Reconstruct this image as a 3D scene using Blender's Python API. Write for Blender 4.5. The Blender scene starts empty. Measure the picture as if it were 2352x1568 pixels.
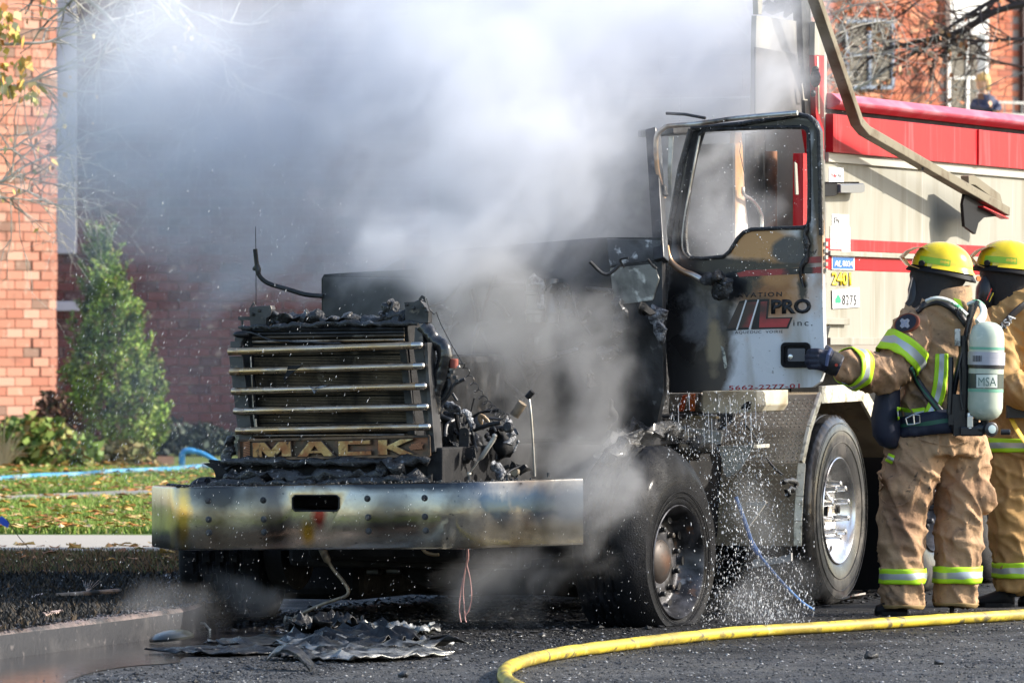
import bpy, bmesh, math, random
import numpy as np
from mathutils import Vector, Matrix, noise
from mathutils.geometry import tessellate_polygon

R = math.radians
random.seed(7)
scene = bpy.context.scene
COL = scene.collection

# ------------------------------------------------------------------ camera, light, exposure
F, CX, CY, CH = 13782.0, 1176.0, 784.0, 1.436      # focal length and centre in 2352-px units, camera height
cam_data = bpy.data.cameras.new('camera')
cam_data.sensor_width = 36.0
cam_data.lens = 36.0 * F / 2352.0
cam_data.clip_start = 1.0
cam_data.clip_end = 2000.0
cam_data.dof.use_dof = True
cam_data.dof.focus_distance = 30.6
cam_data.dof.aperture_fstop = 7.5
cam = bpy.data.objects.new('camera', cam_data)
cam.location = (0, 0, CH)
cam.rotation_euler = (R(90), 0, 0)
COL.objects.link(cam)
scene.camera = cam

SUN = Vector((0.865, 0.05, 0.50)).normalized()
world = bpy.data.worlds.new('World')
scene.world = world
world.use_nodes = True
wn = world.node_tree
bg = wn.nodes['Background']
sky = wn.nodes.new('ShaderNodeTexSky')
sky.sky_type = 'NISHITA'
sky.sun_disc = False
sky.sun_elevation = math.asin(SUN.z)
sky.sun_rotation = math.atan2(SUN.x, SUN.y)
sky.air_density = 1.0
sky.dust_density = 1.5
bg.inputs['Strength'].default_value = 0.15
wn.links.new(sky.outputs['Color'], bg.inputs['Color'])
sun_data = bpy.data.lights.new('sun', 'SUN')
sun_data.energy = 3.8
sun_data.angle = R(0.5)
sun_data.color = (1.0, 0.93, 0.82)
sun = bpy.data.objects.new('sun', sun_data)
sun.rotation_euler = SUN.to_track_quat('Z', 'Y').to_euler()
sun.location = SUN * 50
COL.objects.link(sun)
scene.view_settings.view_transform = 'Standard'
scene.view_settings.look = 'None'
scene.view_settings.exposure = 1.12
scene.view_settings.gamma = 1.0
scene.view_settings.use_curve_mapping = False
scene.cycles.volume_step_rate = 7.0
scene.cycles.volume_max_steps = 128
scene.cycles.volume_bounces = 6
scene.cycles.max_bounces = 8
scene.cycles.transparent_max_bounces = 16
scene.cycles.caustics_reflective = False
scene.cycles.caustics_refractive = False
scene.cycles.sample_clamp_indirect = 6.0

# ------------------------------------------------------------------ placing helpers
def at(u, v, Z):
    return Vector(((u - CX) / F * Z, Z, CH - (v - CY) / F * Z))
def gp(u, v, z=0.0):
    return at(u, v, (CH - z) * F / (v - CY))
TH = R(22)
D = Vector((math.sin(TH), math.cos(TH), 0))       # towards the truck's tail
N = Vector((math.cos(TH), -math.sin(TH), 0))      # towards the truck's outer side
T0 = Vector((1.788, 32.9, 0))
def T(a, b, z): return T0 + D * a + N * b + Vector((0, 0, z))
def plane(p0, nrm):
    def f(u, v):
        r = Vector(((u - CX) / F, 1, -(v - CY) / F))
        o = Vector((0, 0, CH))
        return o + r * ((p0 - o).dot(nrm) / r.dot(nrm))
    return f
def fr(a): return plane(T(a, 0, 0), D)            # cross planes of the truck
def sd(b): return plane(T(0, b, 0), N)            # long planes of the truck

# ------------------------------------------------------------------ mesh builder
class MB:
    def __init__(s): s.v = []; s.f = []; s.m = []; s.mi = 0
    def add(s, vs, fs):
        o = len(s.v); s.v += [tuple(p) for p in vs]
        for f in fs: s.f.append([i + o for i in f]); s.m.append(s.mi)
        return s
    def box(s, c, sx, sy, sz, ax=None, ay=None, az=None):
        c = Vector(c); ax = ax or Vector((1, 0, 0)); ay = ay or Vector((0, 1, 0)); az = az or Vector((0, 0, 1))
        vs = [c + ax * (sx / 2 * i) + ay * (sy / 2 * j) + az * (sz / 2 * k) for i in (-1, 1) for j in (-1, 1) for k in (-1, 1)]
        return s.add(vs, [(0, 1, 3, 2), (4, 6, 7, 5), (0, 4, 5, 1), (2, 3, 7, 6), (0, 2, 6, 4), (1, 5, 7, 3)])
    def seg(s, p, q, w, h, up=None):
        p = Vector(p); q = Vector(q); a = q - p; L = a.length; a.normalize()
        up = up or Vector((0, 0, 1))
        if abs(a.dot(up)) > .97: up = Vector((1, 0, 0))
        r = a.cross(up).normalized(); u = r.cross(a)
        return s.box((p + q) / 2, L, w, h, a, r, u)
    def loft(s, rings, cap=True, close=False):
        o = len(s.v); n = len(rings[0])
        for r in rings: s.v += [tuple(p) for p in r]
        m = len(rings)
        for i in range(m if close else m - 1):
            for j in range(n):
                k = (j + 1) % n; i2 = (i + 1) % m
                s.f.append([o + i * n + j, o + i * n + k, o + i2 * n + k, o + i2 * n + j]); s.m.append(s.mi)
        if cap and not close:
            s.f.append([o + j for j in range(n)][::-1]); s.m.append(s.mi)
            s.f.append([o + (m - 1) * n + j for j in range(n)]); s.m.append(s.mi)
        return s
    def tube(s, pts, r, n=8, cap=True, flat=1.0):
        pts = [Vector(p) for p in pts]
        rs = r if isinstance(r, (list, tuple)) else [r] * len(pts)
        t0 = (pts[1] - pts[0]).normalized()
        up = Vector((0, 0, 1)) if abs(t0.z) < .9 else Vector((1, 0, 0))
        x = t0.cross(up).normalized(); rings = []
        for i, p in enumerate(pts):
            t = (pts[min(i + 1, len(pts) - 1)] - pts[max(i - 1, 0)])
            t = t.normalized() if t.length > 1e-9 else t0
            x = (x - t * x.dot(t)).normalized(); y = t.cross(x)
            rings.append([p + (x * math.cos(2 * math.pi * j / n) + y * (math.sin(2 * math.pi * j / n) * flat)) * rs[i] for j in range(n)])
        return s.loft(rings, cap)
    def lathe(s, prof, c, ax, n=32, cap=True, rf=None):
        """prof: (distance along axis, radius)"""
        c = Vector(c); ax = Vector(ax).normalized()
        x = ax.cross(Vector((0, 0, 1)))
        x = x.normalized() if x.length > .1 else Vector((1, 0, 0))
        y = x.cross(ax) * -1 if False else Vector((0, 0, 1)) if abs(ax.z) < .05 else ax.cross(x)
        rings = []
        for (h, r) in prof:
            rings.append([c + ax * h + (x * math.cos(t) + y * math.sin(t)) * (rf(r, t, h) if rf else r)
                          for t in [2 * math.pi * j / n for j in range(n)]])
        return s.loft(rings, cap)
    def ell(s, c, rx, ry, rz, n=16, m=10, mat=None, lo=0.0, hi=math.pi):
        c = Vector(c); rings = []
        for i in range(m + 1):
            a = lo + (hi - lo) * i / m
            a = min(max(a, .02), math.pi - .02)
            ring = []
            for j in range(n):
                t = 2 * math.pi * j / n
                p = Vector((rx * math.sin(a) * math.cos(t), ry * math.sin(a) * math.sin(t), rz * math.cos(a)))
                if mat is not None: p = mat @ p
                ring.append(c + p)
            rings.append(ring)
        return s.loft(rings)
    def plate(s, outline, nrm, th, holes=()):
        """outline of 3-D points; extruded by th against nrm"""
        loops = [[Vector(p) for p in outline]] + [[Vector(p) for p in h] for h in holes]
        nrm = Vector(nrm).normalized()
        ax = nrm.cross(Vector((0, 0, 1)))
        ax = ax.normalized() if ax.length > .1 else Vector((1, 0, 0))
        ay = nrm.cross(ax).normalized()
        flat = [[Vector((p.dot(ax), p.dot(ay), 0)) for p in l] for l in loops]
        tris = tessellate_polygon(flat)
        allp = [p for l in loops for p in l]
        o = len(s.v); n = len(allp)
        s.v += [tuple(p) for p in allp] + [tuple(p - nrm * th) for p in allp]
        for t in tris:
            a, b, c = [allp[i] for i in t]
            t = list(t)
            if (b - a).cross(c - a).dot(nrm) < 0: t = t[::-1]
            s.f.append([o + i for i in t]); s.m.append(s.mi)
            s.f.append([o + n + i for i in t[::-1]]); s.m.append(s.mi)
        k = 0
        for l in loops:
            m = len(l)
            for i in range(m):
                j = (i + 1) % m
                s.f.append([o + k + i, o + k + j, o + n + k + j, o + n + k + i]); s.m.append(s.mi)
            k += m
        return s
    def mesh(s, name, mats, smooth=False, angle=None):
        me = bpy.data.meshes.new(name)
        me.from_pydata([tuple(p) for p in s.v], [], s.f)
        for m in (mats if isinstance(mats, (list, tuple)) else [mats]): me.materials.append(m)
        if max(s.m, default=0) > 0: me.polygons.foreach_set('material_index', s.m)
        bm = bmesh.new(); bm.from_mesh(me)
        bmesh.ops.recalc_face_normals(bm, faces=bm.faces)
        bm.to_mesh(me); bm.free()
        if smooth:
            me.shade_smooth()
            me.set_sharp_from_angle(angle=R(angle or 40))
        me.update()
        return me

ROOTLOC = {}
def link(o, parent=None):
    COL.objects.link(o)
    if parent is not None:
        o.parent = parent
        if parent.name in ROOTLOC: o.matrix_parent_inverse = Matrix.Translation(-ROOTLOC[parent.name])
    return o
def mk(name, mb, mat, parent=None, smooth=False, bevel=0, label=None, cat=None, group=None, kind=None, angle=None, seg=2):
    me = mb if isinstance(mb, bpy.types.Mesh) else mb.mesh(name, mat, smooth, angle)
    o = bpy.data.objects.new(name, me)
    link(o, parent)
    if bevel:
        b = o.modifiers.new('bevel', 'BEVEL'); b.width = bevel; b.segments = seg; b.limit_method = 'ANGLE'; b.angle_limit = R(35)
        b.harden_normals = False
    if label: o['label'] = label
    if cat: o['category'] = cat
    if group: o['group'] = group
    if kind: o['kind'] = kind
    return o
def thing(name, label, cat, loc, group=None):
    o = bpy.data.objects.new(name, None)
    o.empty_display_size = .2
    o.location = loc
    COL.objects.link(o)
    ROOTLOC[o.name] = Vector(loc)
    o['label'] = label; o['category'] = cat
    if group: o['group'] = group
    return o
def bake(o, mods):
    """apply modifiers to o's mesh"""
    for (t, kw) in mods:
        m = o.modifiers.new(t.lower(), t)
        for k, v in kw.items(): setattr(m, k, v)
    dg = bpy.context.evaluated_depsgraph_get()
    dg.update()
    me = bpy.data.meshes.new_from_object(o.evaluated_get(dg), depsgraph=dg)
    old = o.data; o.modifiers.clear(); o.data = me
    nm = old.name; bpy.data.meshes.remove(old); me.name = nm
    return o

# ------------------------------------------------------------------ materials
def M(name, col, rough=.6, metal=0.0, var=(), bump=None, spots=(), coat=0.0, trans=0.0, alpha=1.0, spec=.5,
      rnd=None, rvar=None, bump2=None, ior=1.45, world_pos=False):
    m = bpy.data.materials.new(name); m.use_nodes = True
    nt = m.node_tree; nd = nt.nodes; lk = nt.links
    bs = nd['Principled BSDF']
    tc = nd.new('ShaderNodeTexCoord')
    P = tc.outputs['Object']
    if world_pos:
        P = nd.new('ShaderNodeNewGeometry').outputs['Position']
    def nz(scale, detail=4, dist=0.0, off=0.0, rg=.55):
        mp = nd.new('ShaderNodeMapping')
        lk.new(P, mp.inputs['Vector'])
        if isinstance(scale, (tuple, list)):
            mp.inputs['Scale'].default_value = scale; sc = 1.0
        else: sc = scale
        mp.inputs['Location'].default_value = (off, off * .7, off * .3)
        n = nd.new('ShaderNodeTexNoise'); n.inputs['Scale'].default_value = sc
        n.inputs['Detail'].default_value = detail; n.inputs['Roughness'].default_value = rg
        n.inputs['Distortion'].default_value = dist
        lk.new(mp.outputs[0], n.inputs['Vector'])
        return n.outputs['Fac']
    def mr(x, lo, hi, a=0.0, b=1.0):
        r = nd.new('ShaderNodeMapRange'); r.inputs[1].default_value = lo; r.inputs[2].default_value = hi
        r.inputs[3].default_value = a; r.inputs[4].default_value = b
        lk.new(x, r.inputs[0]); return r.outputs[0]
    def mix(fac, a, b):
        x = nd.new('ShaderNodeMix'); x.data_type = 'RGBA'
        lk.new(fac, x.inputs[0])
        for s, i in ((a, 6), (b, 7)):
            if isinstance(s, (tuple, list)): x.inputs[i].default_value = (*s[:3], 1)
            else: lk.new(s, x.inputs[i])
        return x.outputs[2]
    cur = tuple(col)
    k = 0.0
    if rnd:                                   # a ramp of colours picked piece by piece
        if rnd[0] == 'island': src = nd.new('ShaderNodeNewGeometry').outputs['Random Per Island']
        else: src = nd.new('ShaderNodeObjectInfo').outputs['Random']
        rp = nd.new('ShaderNodeValToRGB'); cr = rp.color_ramp; cr.interpolation = 'CONSTANT' if len(rnd) < 3 else rnd[2]
        cs = rnd[1]
        while len(cr.elements) < len(cs): cr.elements.new(.5)
        for i, c in enumerate(cs):
            cr.elements[i].position = i / len(cs); cr.elements[i].color = (*c, 1)
        lk.new(src, rp.inputs[0]); cur = rp.outputs[0]
    for v in var:
        c2, sc, lo, hi = v[:4]; det = v[4] if len(v) > 4 else 4
        k += 3.7
        cur = mix(mr(nz(sc, det, 0.3, k), lo, hi), cur, c2)
    rcur = None
    for sp in spots:
        c, rad, c2, soft, amp = sp[:5]; nsc = sp[5] if len(sp) > 5 else 6.0
        k += 2.3
        sub = nd.new('ShaderNodeVectorMath'); sub.operation = 'SUBTRACT'; lk.new(P, sub.inputs[0]); sub.inputs[1].default_value = c
        dv = nd.new('ShaderNodeVectorMath'); dv.operation = 'DIVIDE'; lk.new(sub.outputs[0], dv.inputs[0]); dv.inputs[1].default_value = rad
        ln = nd.new('ShaderNodeVectorMath'); ln.operation = 'LENGTH'; lk.new(dv.outputs[0], ln.inputs[0])
        n_ = mr(nz(nsc, 6, .4, k), .25, .75, -amp, amp)
        ad = nd.new('ShaderNodeMath'); ad.operation = 'ADD'; lk.new(ln.outputs['Value'], ad.inputs[0]); lk.new(n_, ad.inputs[1])
        fac = mr(ad.outputs[0], 1 - soft, 1 + soft, sp[6] if len(sp) > 6 else 1.0, 0.0)
        cur = mix(fac, cur, c2)
    if isinstance(cur, tuple): bs.inputs['Base Color'].default_value = (*cur[:3], 1)
    else: lk.new(cur, bs.inputs['Base Color'])
    if rvar:                                  # roughness that wanders: (scale, lo value, hi value)
        lk.new(mr(nz(rvar[0], 5, .2, 9.1), .35, .65, rvar[1], rvar[2]), bs.inputs['Roughness'])
    else: bs.inputs['Roughness'].default_value = rough
    bs.inputs['Metallic'].default_value = metal
    bs.inputs['Coat Weight'].default_value = coat
    bs.inputs['Coat Roughness'].default_value = .12
    bs.inputs['Transmission Weight'].default_value = trans
    bs.inputs['Alpha'].default_value = alpha
    bs.inputs['Specular IOR Level'].default_value = spec
    bs.inputs['IOR'].default_value = ior
    last = None
    for b in (bump, bump2):
        if b:
            bn = nd.new('ShaderNodeBump'); bn.inputs['Strength'].default_value = b[1]
            bn.inputs['Distance'].default_value = b[2] if len(b) > 2 else .01
            lk.new(nz(b[0], 6, .2, 5.5), bn.inputs['Height'])
            if last: lk.new(last, bn.inputs['Normal'])
            last = bn.outputs[0]
    if last: lk.new(last, bs.inputs['Normal'])
    return m

BLK = (.012, .012, .013)
m_char = M('charred_crust', (.018, .018, .019), .5, var=[((.05, .05, .052), 9, .5, .75), ((.22, .23, .25), 38, .62, .74)], bump=(45, .9, .02), coat=.25, rvar=(14, .25, .7))
m_soot = M('soot_black', (.016, .016, .017), .75, var=[((.035, .034, .034), 6, .45, .7)], bump=(30, .5, .01), spec=.2)
m_dsteel = M('sooty_steel', (.05, .052, .056), .45, .6, var=[((.02, .02, .02), 7, .4, .62), ((.12, .1, .085), 15, .6, .75)], bump=(50, .3, .004), rvar=(12, .3, .6))
m_gsteel = M('grey_bracket_steel', (.07, .07, .073), .45, .5, var=[((.03, .03, .032), 8, .45, .68), ((.2, .17, .14), 18, .62, .75)], bump=(60, .25, .003))
m_mesh = M('radiator_tube', (.13, .10, .07), .45, .7, var=[((.03, .025, .02), 5, .42, .62), ((.2, .17, .13), 9, .6, .75)])
m_ash = M('melted_aluminium_ash', (.32, .33, .35), .45, .35, var=[((.05, .05, .055), 30, .4, .6)], bump=(70, 1.0, .02))
m_alu = M('weathered_aluminium', (.62, .60, .54), .38, .4, var=[((.25, .22, .17), 6, .45, .7), ((.1, .09, .08), 14, .62, .8)], bump=(40, .15, .003), rvar=(10, .28, .5))
m_white = M('scorched_white_paint', (.62, .62, .60), .35, var=[((.35, .25, .12), 4, .52, .7), ((.08, .06, .05), 7, .62, .75)], coat=.3)
m_cream = M('cream_box_paint', (.60, .56, .44), .4, var=[((.33, .27, .17), 5, .5, .75), ((.1, .08, .06), 12, .64, .78)], coat=.2, bump=(30, .1, .003))
m_chrome = M('polished_wheel_alloy', (.82, .82, .82), .24, .85, var=[((.5, .48, .44), 8, .5, .75)], bump=(60, .06, .002))
m_tyre = M('wet_tyre_rubber', (.026, .025, .025), .4, spec=.3, var=[((.11, .10, .09), 5, .45, .7), ((.015, .015, .016), 18, .5, .7)], bump=(90, .35, .004), coat=.35, rvar=(9, .22, .55))
m_btyre = M('burnt_tyre_rubber', (.006, .0065, .008), .5, var=[((.014, .015, .019), 7, .5, .72), ((.10, .105, .12), 60, .68, .76)], bump=(120, .6, .006), coat=.05, rvar=(8, .45, .75), spec=.15)
m_red = M('red_body_paint', (.42, .010, .018), .32, var=[((.33, .015, .02), (2, 2, .6), .45, .7), ((.46, .09, .10), (16, 16, 1.2), .54, .76), ((.16, .03, .03), (7, 7, 2.0), .66, .8)], coat=0, bump=(8, .05, .01), spec=.15)
m_pink = M('sunlit_red_rail_paint', (.50, .06, .09), .3, var=[((.6, .22, .25), (3, 3, 9), .45, .7)], coat=.15, spec=.3)  # pinker red puts the light on the rail's top face into its paint
m_beige = M('beige_body_paint', (.31, .30, .255), .5, var=[((.235, .215, .165), (5, 5, .8), .48, .72), ((.40, .385, .34), (22, 22, 1.0), .6, .75), ((.22, .15, .09), 26, .72, .78)], spec=.15, bump=(3, .06, .02))
m_guard = M('sooty_beige_guard', (.34, .325, .28), .5, var=[((.12, .12, .13), 1.5, .45, .62)], bump=(5, .1, .01))
m_bars = M('heat_tinted_bar', (.50, .40, .30), .3, .9, bump=(80, .15, .002), rvar=(20, .22, .48),
           var=[((.5, .33, .17), 5, .42, .62), ((.06, .05, .045), (4.5, 4.5, 9), .54, .68), ((.02, .018, .016), 55, .68, .74)])
m_letter = M('scorched_gold_letter', (.42, .28, .12), .36, .7, var=[((.26, .11, .05), 8, .40, .60), ((.60, .48, .25), 15, .56, .7), ((.05, .035, .03), 20, .56, .68), ((.04, .03, .03), 60, .62, .74)], bump=(70, .3, .002))
m_plate = M('scorched_name_plate', (.10, .075, .055), .45, .6, var=[((.22, .1, .06), 12, .45, .65), ((.02, .018, .016), 7, .5, .7)], bump=(60, .3, .003))
m_glassw = M('white_sticker', (.8, .8, .8), .4)
m_blue = M('blue_sticker', (.02, .13, .45), .4)
m_ink = M('black_ink', (.02, .02, .025), .5)
m_inkb = M('black_lettering', (.012, .012, .014), .4)
m_inkred = M('red_ink', (.55, .03, .04), .5)
m_yellowtxt = M('yellow_numeral', (.85, .62, .02), .45)
m_green = M('green_emblem', (.02, .45, .16), .5)
m_rubber = M('black_rubber', (.009, .009, .010), .6, spec=.2, bump=(40, .2, .004))
m_copper = M('bare_copper_wire', (.45, .14, .07), .45, .5)
m_orange = M('orange_reflector', (.55, .13, .03), .3, coat=.5)

# ================================================================== SETTING
m_road = M('wet_asphalt', (.045, .045, .048), .5, var=[((.085, .083, .08), 1.3, .4, .65), ((.02, .02, .022), 3.1, .5, .7), ((.30, .30, .30), 110, .62, .70), ((.012, .012, .012), 60, .56, .66)],
           bump=(90, 1.0, .02), bump2=(28, .35, .01), rvar=(2.2, .4, .85), spec=.3,
           spots=[((-.4, 33.0, 0), (3.3, 5.6, 1), (.012, .012, .013), .12, .2, 2.0)])
m_conc = M('concrete_slab', (.36, .33, .285), .8, var=[((.36, .33, .29), 3, .4, .7), ((.28, .25, .22), 14, .6, .75)], bump=(40, .3, .004))
m_kerb = M('dirty_kerb_concrete', (.17, .13, .12), .5, var=[((.03, .03, .032), 3.5, .4, .62), ((.26, .2, .18), 16, .62, .76), ((.02, .02, .02), 30, .6, .7)], bump=(60, .7, .01), rvar=(6, .25, .7))
m_lawn = M('lawn_soil', (.10, .155, .03), .9, var=[((.17, .16, .05), 5, .5, .7), ((.04, .055, .012), 14, .5, .7)], bump=(30, .6, .02),
           spots=[((-1.8, 30.2, .1), (3.6, 5.6, 2), (.012, .012, .013), .07, .12, 3.0)])
m_mulch = M('mulch_bed', (.13, .07, .04), .9, var=[((.22, .12, .06), 16, .45, .65), ((.03, .02, .015), 24, .55, .7)], bump=(30, .9, .03))

def sheet(name, pts, z, mat, sub=0):
    mb = MB(); mb.add([(p[0], p[1], z) for p in pts], [list(range(len(pts)))])
    return mk(name, mb, mat, kind='structure')
sheet('road', [(-500, -60), (500, -60), (500, 1500), (-500, 1500)], 0, m_road)

KP = [(-9.5, 16.5), (-5.2, 20.2), (-3.3, 24.2), (-2.31, 27.07), (-1.75, 28.85), (-1.56, 29.8), (-1.58, 31), (-1.75, 33), (-1.7, 37), (-.6, 41), (1.4, 46), (12, 70), (40, 130)]
def spl(pts, n):
    out = []
    P = [Vector(p) for p in pts]
    for i in range(len(P) - 1):
        p0 = P[max(i - 1, 0)]; p1 = P[i]; p2 = P[i + 1]; p3 = P[min(i + 2, len(P) - 1)]
        for k in range(n):
            t = k / n
            out.append(.5 * ((2 * p1) + (p2 - p0) * t + (2 * p0 - 5 * p1 + 4 * p2 - p3) * t * t + (3 * p1 - p0 - 3 * p2 + p3) * t ** 3))
    out.append(P[-1]); return out
K = spl(KP, 10)
kb = MB(); rings = []
for i, p in enumerate(K):
    t = (K[min(i + 1, len(K) - 1)] - K[max(i - 1, 0)]).normalized(); l = Vector((-t.y, t.x))
    w = .002 * math.sin(i * 3.1)
    def q(o, z): return Vector((p.x + l.x * o, p.y + l.y * o, z))
    rings.append([q(0 + w, -.05), q(.012 + w, .11), q(.03 + w, .128), q(.05, .135), q(.17, .137), q(.17, -.05)])
kb.loft(rings)
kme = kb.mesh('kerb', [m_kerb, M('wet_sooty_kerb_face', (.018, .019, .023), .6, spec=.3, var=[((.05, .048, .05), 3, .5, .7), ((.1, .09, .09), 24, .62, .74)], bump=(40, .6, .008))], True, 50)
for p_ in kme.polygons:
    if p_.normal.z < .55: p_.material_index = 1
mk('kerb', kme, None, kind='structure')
lawn = [(p.x + (-(K[min(i + 1, len(K) - 1)] - K[max(i - 1, 0)]).normalized().y) * .165, p.y + (K[min(i + 1, len(K) - 1)] - K[max(i - 1, 0)]).normalized().x * .165) for i, p in enumerate(K)]
sheet('lawn_ground', lawn + [(40, 400), (-300, 400), (-300, 16.5)], .13, m_lawn)
def gsheet(name, pix, z, mat):
    mb = MB(); th = .03
    mb.plate([gp(u, v, z) for u, v in pix], (0, 0, 1), th)
    return mk(name, mb, mat, kind='structure')
gsheet('driveway', [(-260, 1227), (640, 1229), (640, 1262), (-260, 1274)], .138, m_conc)
gsheet('footpath', [(-260, 1150), (640, 1110), (640, 1131), (-260, 1163)], .138, m_conc)
gsheet('garden_bed', [(-400, 1094), (230, 1079), (300, 1070), (400, 1066), (400, 1048), (260, 1030), (-400, 1030)], .136, m_mulch)

# grass, leaves, scorched stubble ------------------------------------------------
def scatter_blades(name, n, zone, h, mat, seed, w=.006, zb=.13, kind='stuff', lean=.5):
    rnd = random.Random(seed); mb = MB()
    vs = []; fs = []
    for i in range(n):
        p = zone(rnd)
        if p is None: continue
        hh = h * rnd.uniform(.5, 1.3); a = rnd.uniform(0, 6.28); ww = w * rnd.uniform(.7, 1.5)
        dx, dy = math.cos(a) * ww, math.sin(a) * ww
        lx, ly = rnd.gauss(0, lean) * hh, rnd.gauss(0, lean) * hh
        o = len(vs)
        vs += [(p[0] - dx, p[1] - dy, zb), (p[0] + dx, p[1] + dy, zb), (p[0] + lx, p[1] + ly, zb + hh)]
        fs.append((o, o + 1, o + 2))
    mb.v = vs; mb.f = fs; mb.m = [0] * len(fs)
    return mk(name, mb, mat, kind=kind)
m_grass = M('grass_blade', (.12, .2, .025), .7, rnd=('island', [(.15, .27, .03), (.2, .33, .04), (.26, .33, .06), (.12, .2, .025), (.34, .32, .10)]))
def zone_grass(v0, v1, u0=-60, u1=520):
    def z(r):
        v = r.uniform(v0, v1); u = r.uniform(u0, u1); p = gp(u, v, .13)
        # keep driveway and path clear
        if 1227 < v < 1274: return None
        e1 = 1150 - (u + 260) * 40 / 900; e2 = 1163 - (u + 260) * 32 / 900
        if e1 < v < e2: return None
        return p
    return z
scatter_blades('grass', 42000, zone_grass(1076, 1226), .055, m_grass, 3)
m_stub = M('scorched_stubble_blade', (.03, .025, .02), .8, rnd=('island', [(.015, .015, .015), (.02, .018, .016), (.05, .035, .02), (.012, .012, .012)]))
m_dead = M('dead_grass_blade', (.16, .1, .04), .8, rnd=('island', [(.16, .09, .04), (.10, .11, .03), (.07, .05, .03), (.24, .13, .06)]))
scatter_blades('dry_grass', 9000, lambda r: gp(r.uniform(-60, 560), 1274 + 46 * r.random() ** 1.6, .13), .045, m_dead, 5)
def zs(r):
    v = r.uniform(1285, 1470); u = r.uniform(-80, 520); p = gp(u, v, .13)
    if u > 440 - (v - 1391) * 7.0 - 25 and v > 1385: return None
    return p
scatter_blades('scorched_stubble', 14000, zs, .028, m_stub, 6, w=.01)

m_leaf = M('fallen_leaf', (.5, .25, .06), .6, rnd=('island', [(.55, .30, .06), (.42, .16, .04), (.62, .42, .16), (.30, .12, .05), (.65, .48, .26), (.50, .22, .03)]))
def leaves(name, n, zone, size, seed, zb=.15, mat=m_leaf):
    rnd = random.Random(seed); mb = MB()
    for i in range(n):
        p = zone(rnd)
        if p is None: continue
        s = size * rnd.uniform(.5, 1.3); a = rnd.uniform(0, 6.28); z = zb + rnd.uniform(0, .02)
        c, t = math.cos(a), math.sin(a); q = []
        for (x, y, zz) in ((-1, 0, 0), (-.35, -.55, .25), (.45, -.4, .2), (1, 0, .05), (.45, .45, .3), (-.3, .55, .15)):
            q.append((p[0] + (x * c - y * t) * s, p[1] + (x * t + y * c) * s, z + zz * s * rnd.uniform(.3, 1.6)))
        mb.add(q, [(0, 1, 2, 3), (0, 3, 4, 5)])
    return mk(name, mb, mat, kind='stuff')
def zl(r):
    v = r.choice((r.uniform(1074, 1100), r.uniform(1100, 1142), 1226 - 76 * r.random() ** 2.0, 1226 - 76 * r.random() ** 1.3))
    return gp(r.uniform(-60, 560), v, .13)
leaves('fallen_leaves', 800, zl, .05, 8, .17)
leaves('scattered_leaves', 80, lambda r: gp(r.uniform(-60, 520), 1262 + 40 * r.random() ** 2, .13), .05, 9, .15)

# puddle: wet film against the kerb ------------------------------------------------
m_water = M('puddle_water', (.03, .028, .03), .06, bump=((9, 30, 9), .25, .006), bump2=(3, .15, .01), spec=.9, coat=0)
pd = [(-500, 1700), (-500, 1560), (0, 1512), (150, 1492), (340, 1464), (470, 1440), (560, 1425), (640, 1440), (620, 1475), (520, 1502), (430, 1508), (400, 1522), (300, 1531), (210, 1545), (150, 1571), (60, 1640)]
pts = spl([gp(u, v).xy for u, v in pd], 5)
pts = [(p[0] + .02 * noise.noise(Vector((p[0] * 4, p[1] * 4, 0))), p[1] + .06 * noise.noise(Vector((p[0] * 4, p[1] * 3, 5)))) for p in pts]
sheet('puddle', pts, .004, m_water)

# ---------------------------------------------------------------- brick building on the left
m_mortar = M('mortar', (.42, .36, .32), .9, bump=(40, .3, .004))
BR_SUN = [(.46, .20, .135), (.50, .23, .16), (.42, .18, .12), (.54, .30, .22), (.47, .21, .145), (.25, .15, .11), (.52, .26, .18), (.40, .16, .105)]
BR_SH = [(.15, .042, .038), (.17, .05, .045), (.13, .036, .034), (.16, .046, .042), (.10, .04, .04), (.155, .048, .044)]  # sunlit and shaded tones of the house brick painted in as separate colours
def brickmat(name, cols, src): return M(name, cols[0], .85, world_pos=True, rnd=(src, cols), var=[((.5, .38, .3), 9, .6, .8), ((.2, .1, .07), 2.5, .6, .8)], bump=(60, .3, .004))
m_bs = brickmat('sunlit_brick', BR_SUN, 'object'); m_bsi = brickmat('sunlit_brick_mass', BR_SUN, 'island')
m_bd = brickmat('shaded_brick', BR_SH, 'object'); m_bdi = brickmat('shaded_brick_mass', BR_SH, 'island')
def inview(p, mg=30):
    if p.y < 1: return False
    u = CX + p.x / p.y * F; v = CY - (p.z - CH) / p.y * F
    return -mg < u < 2352 + mg and -mg < v < 1568 + mg
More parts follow.
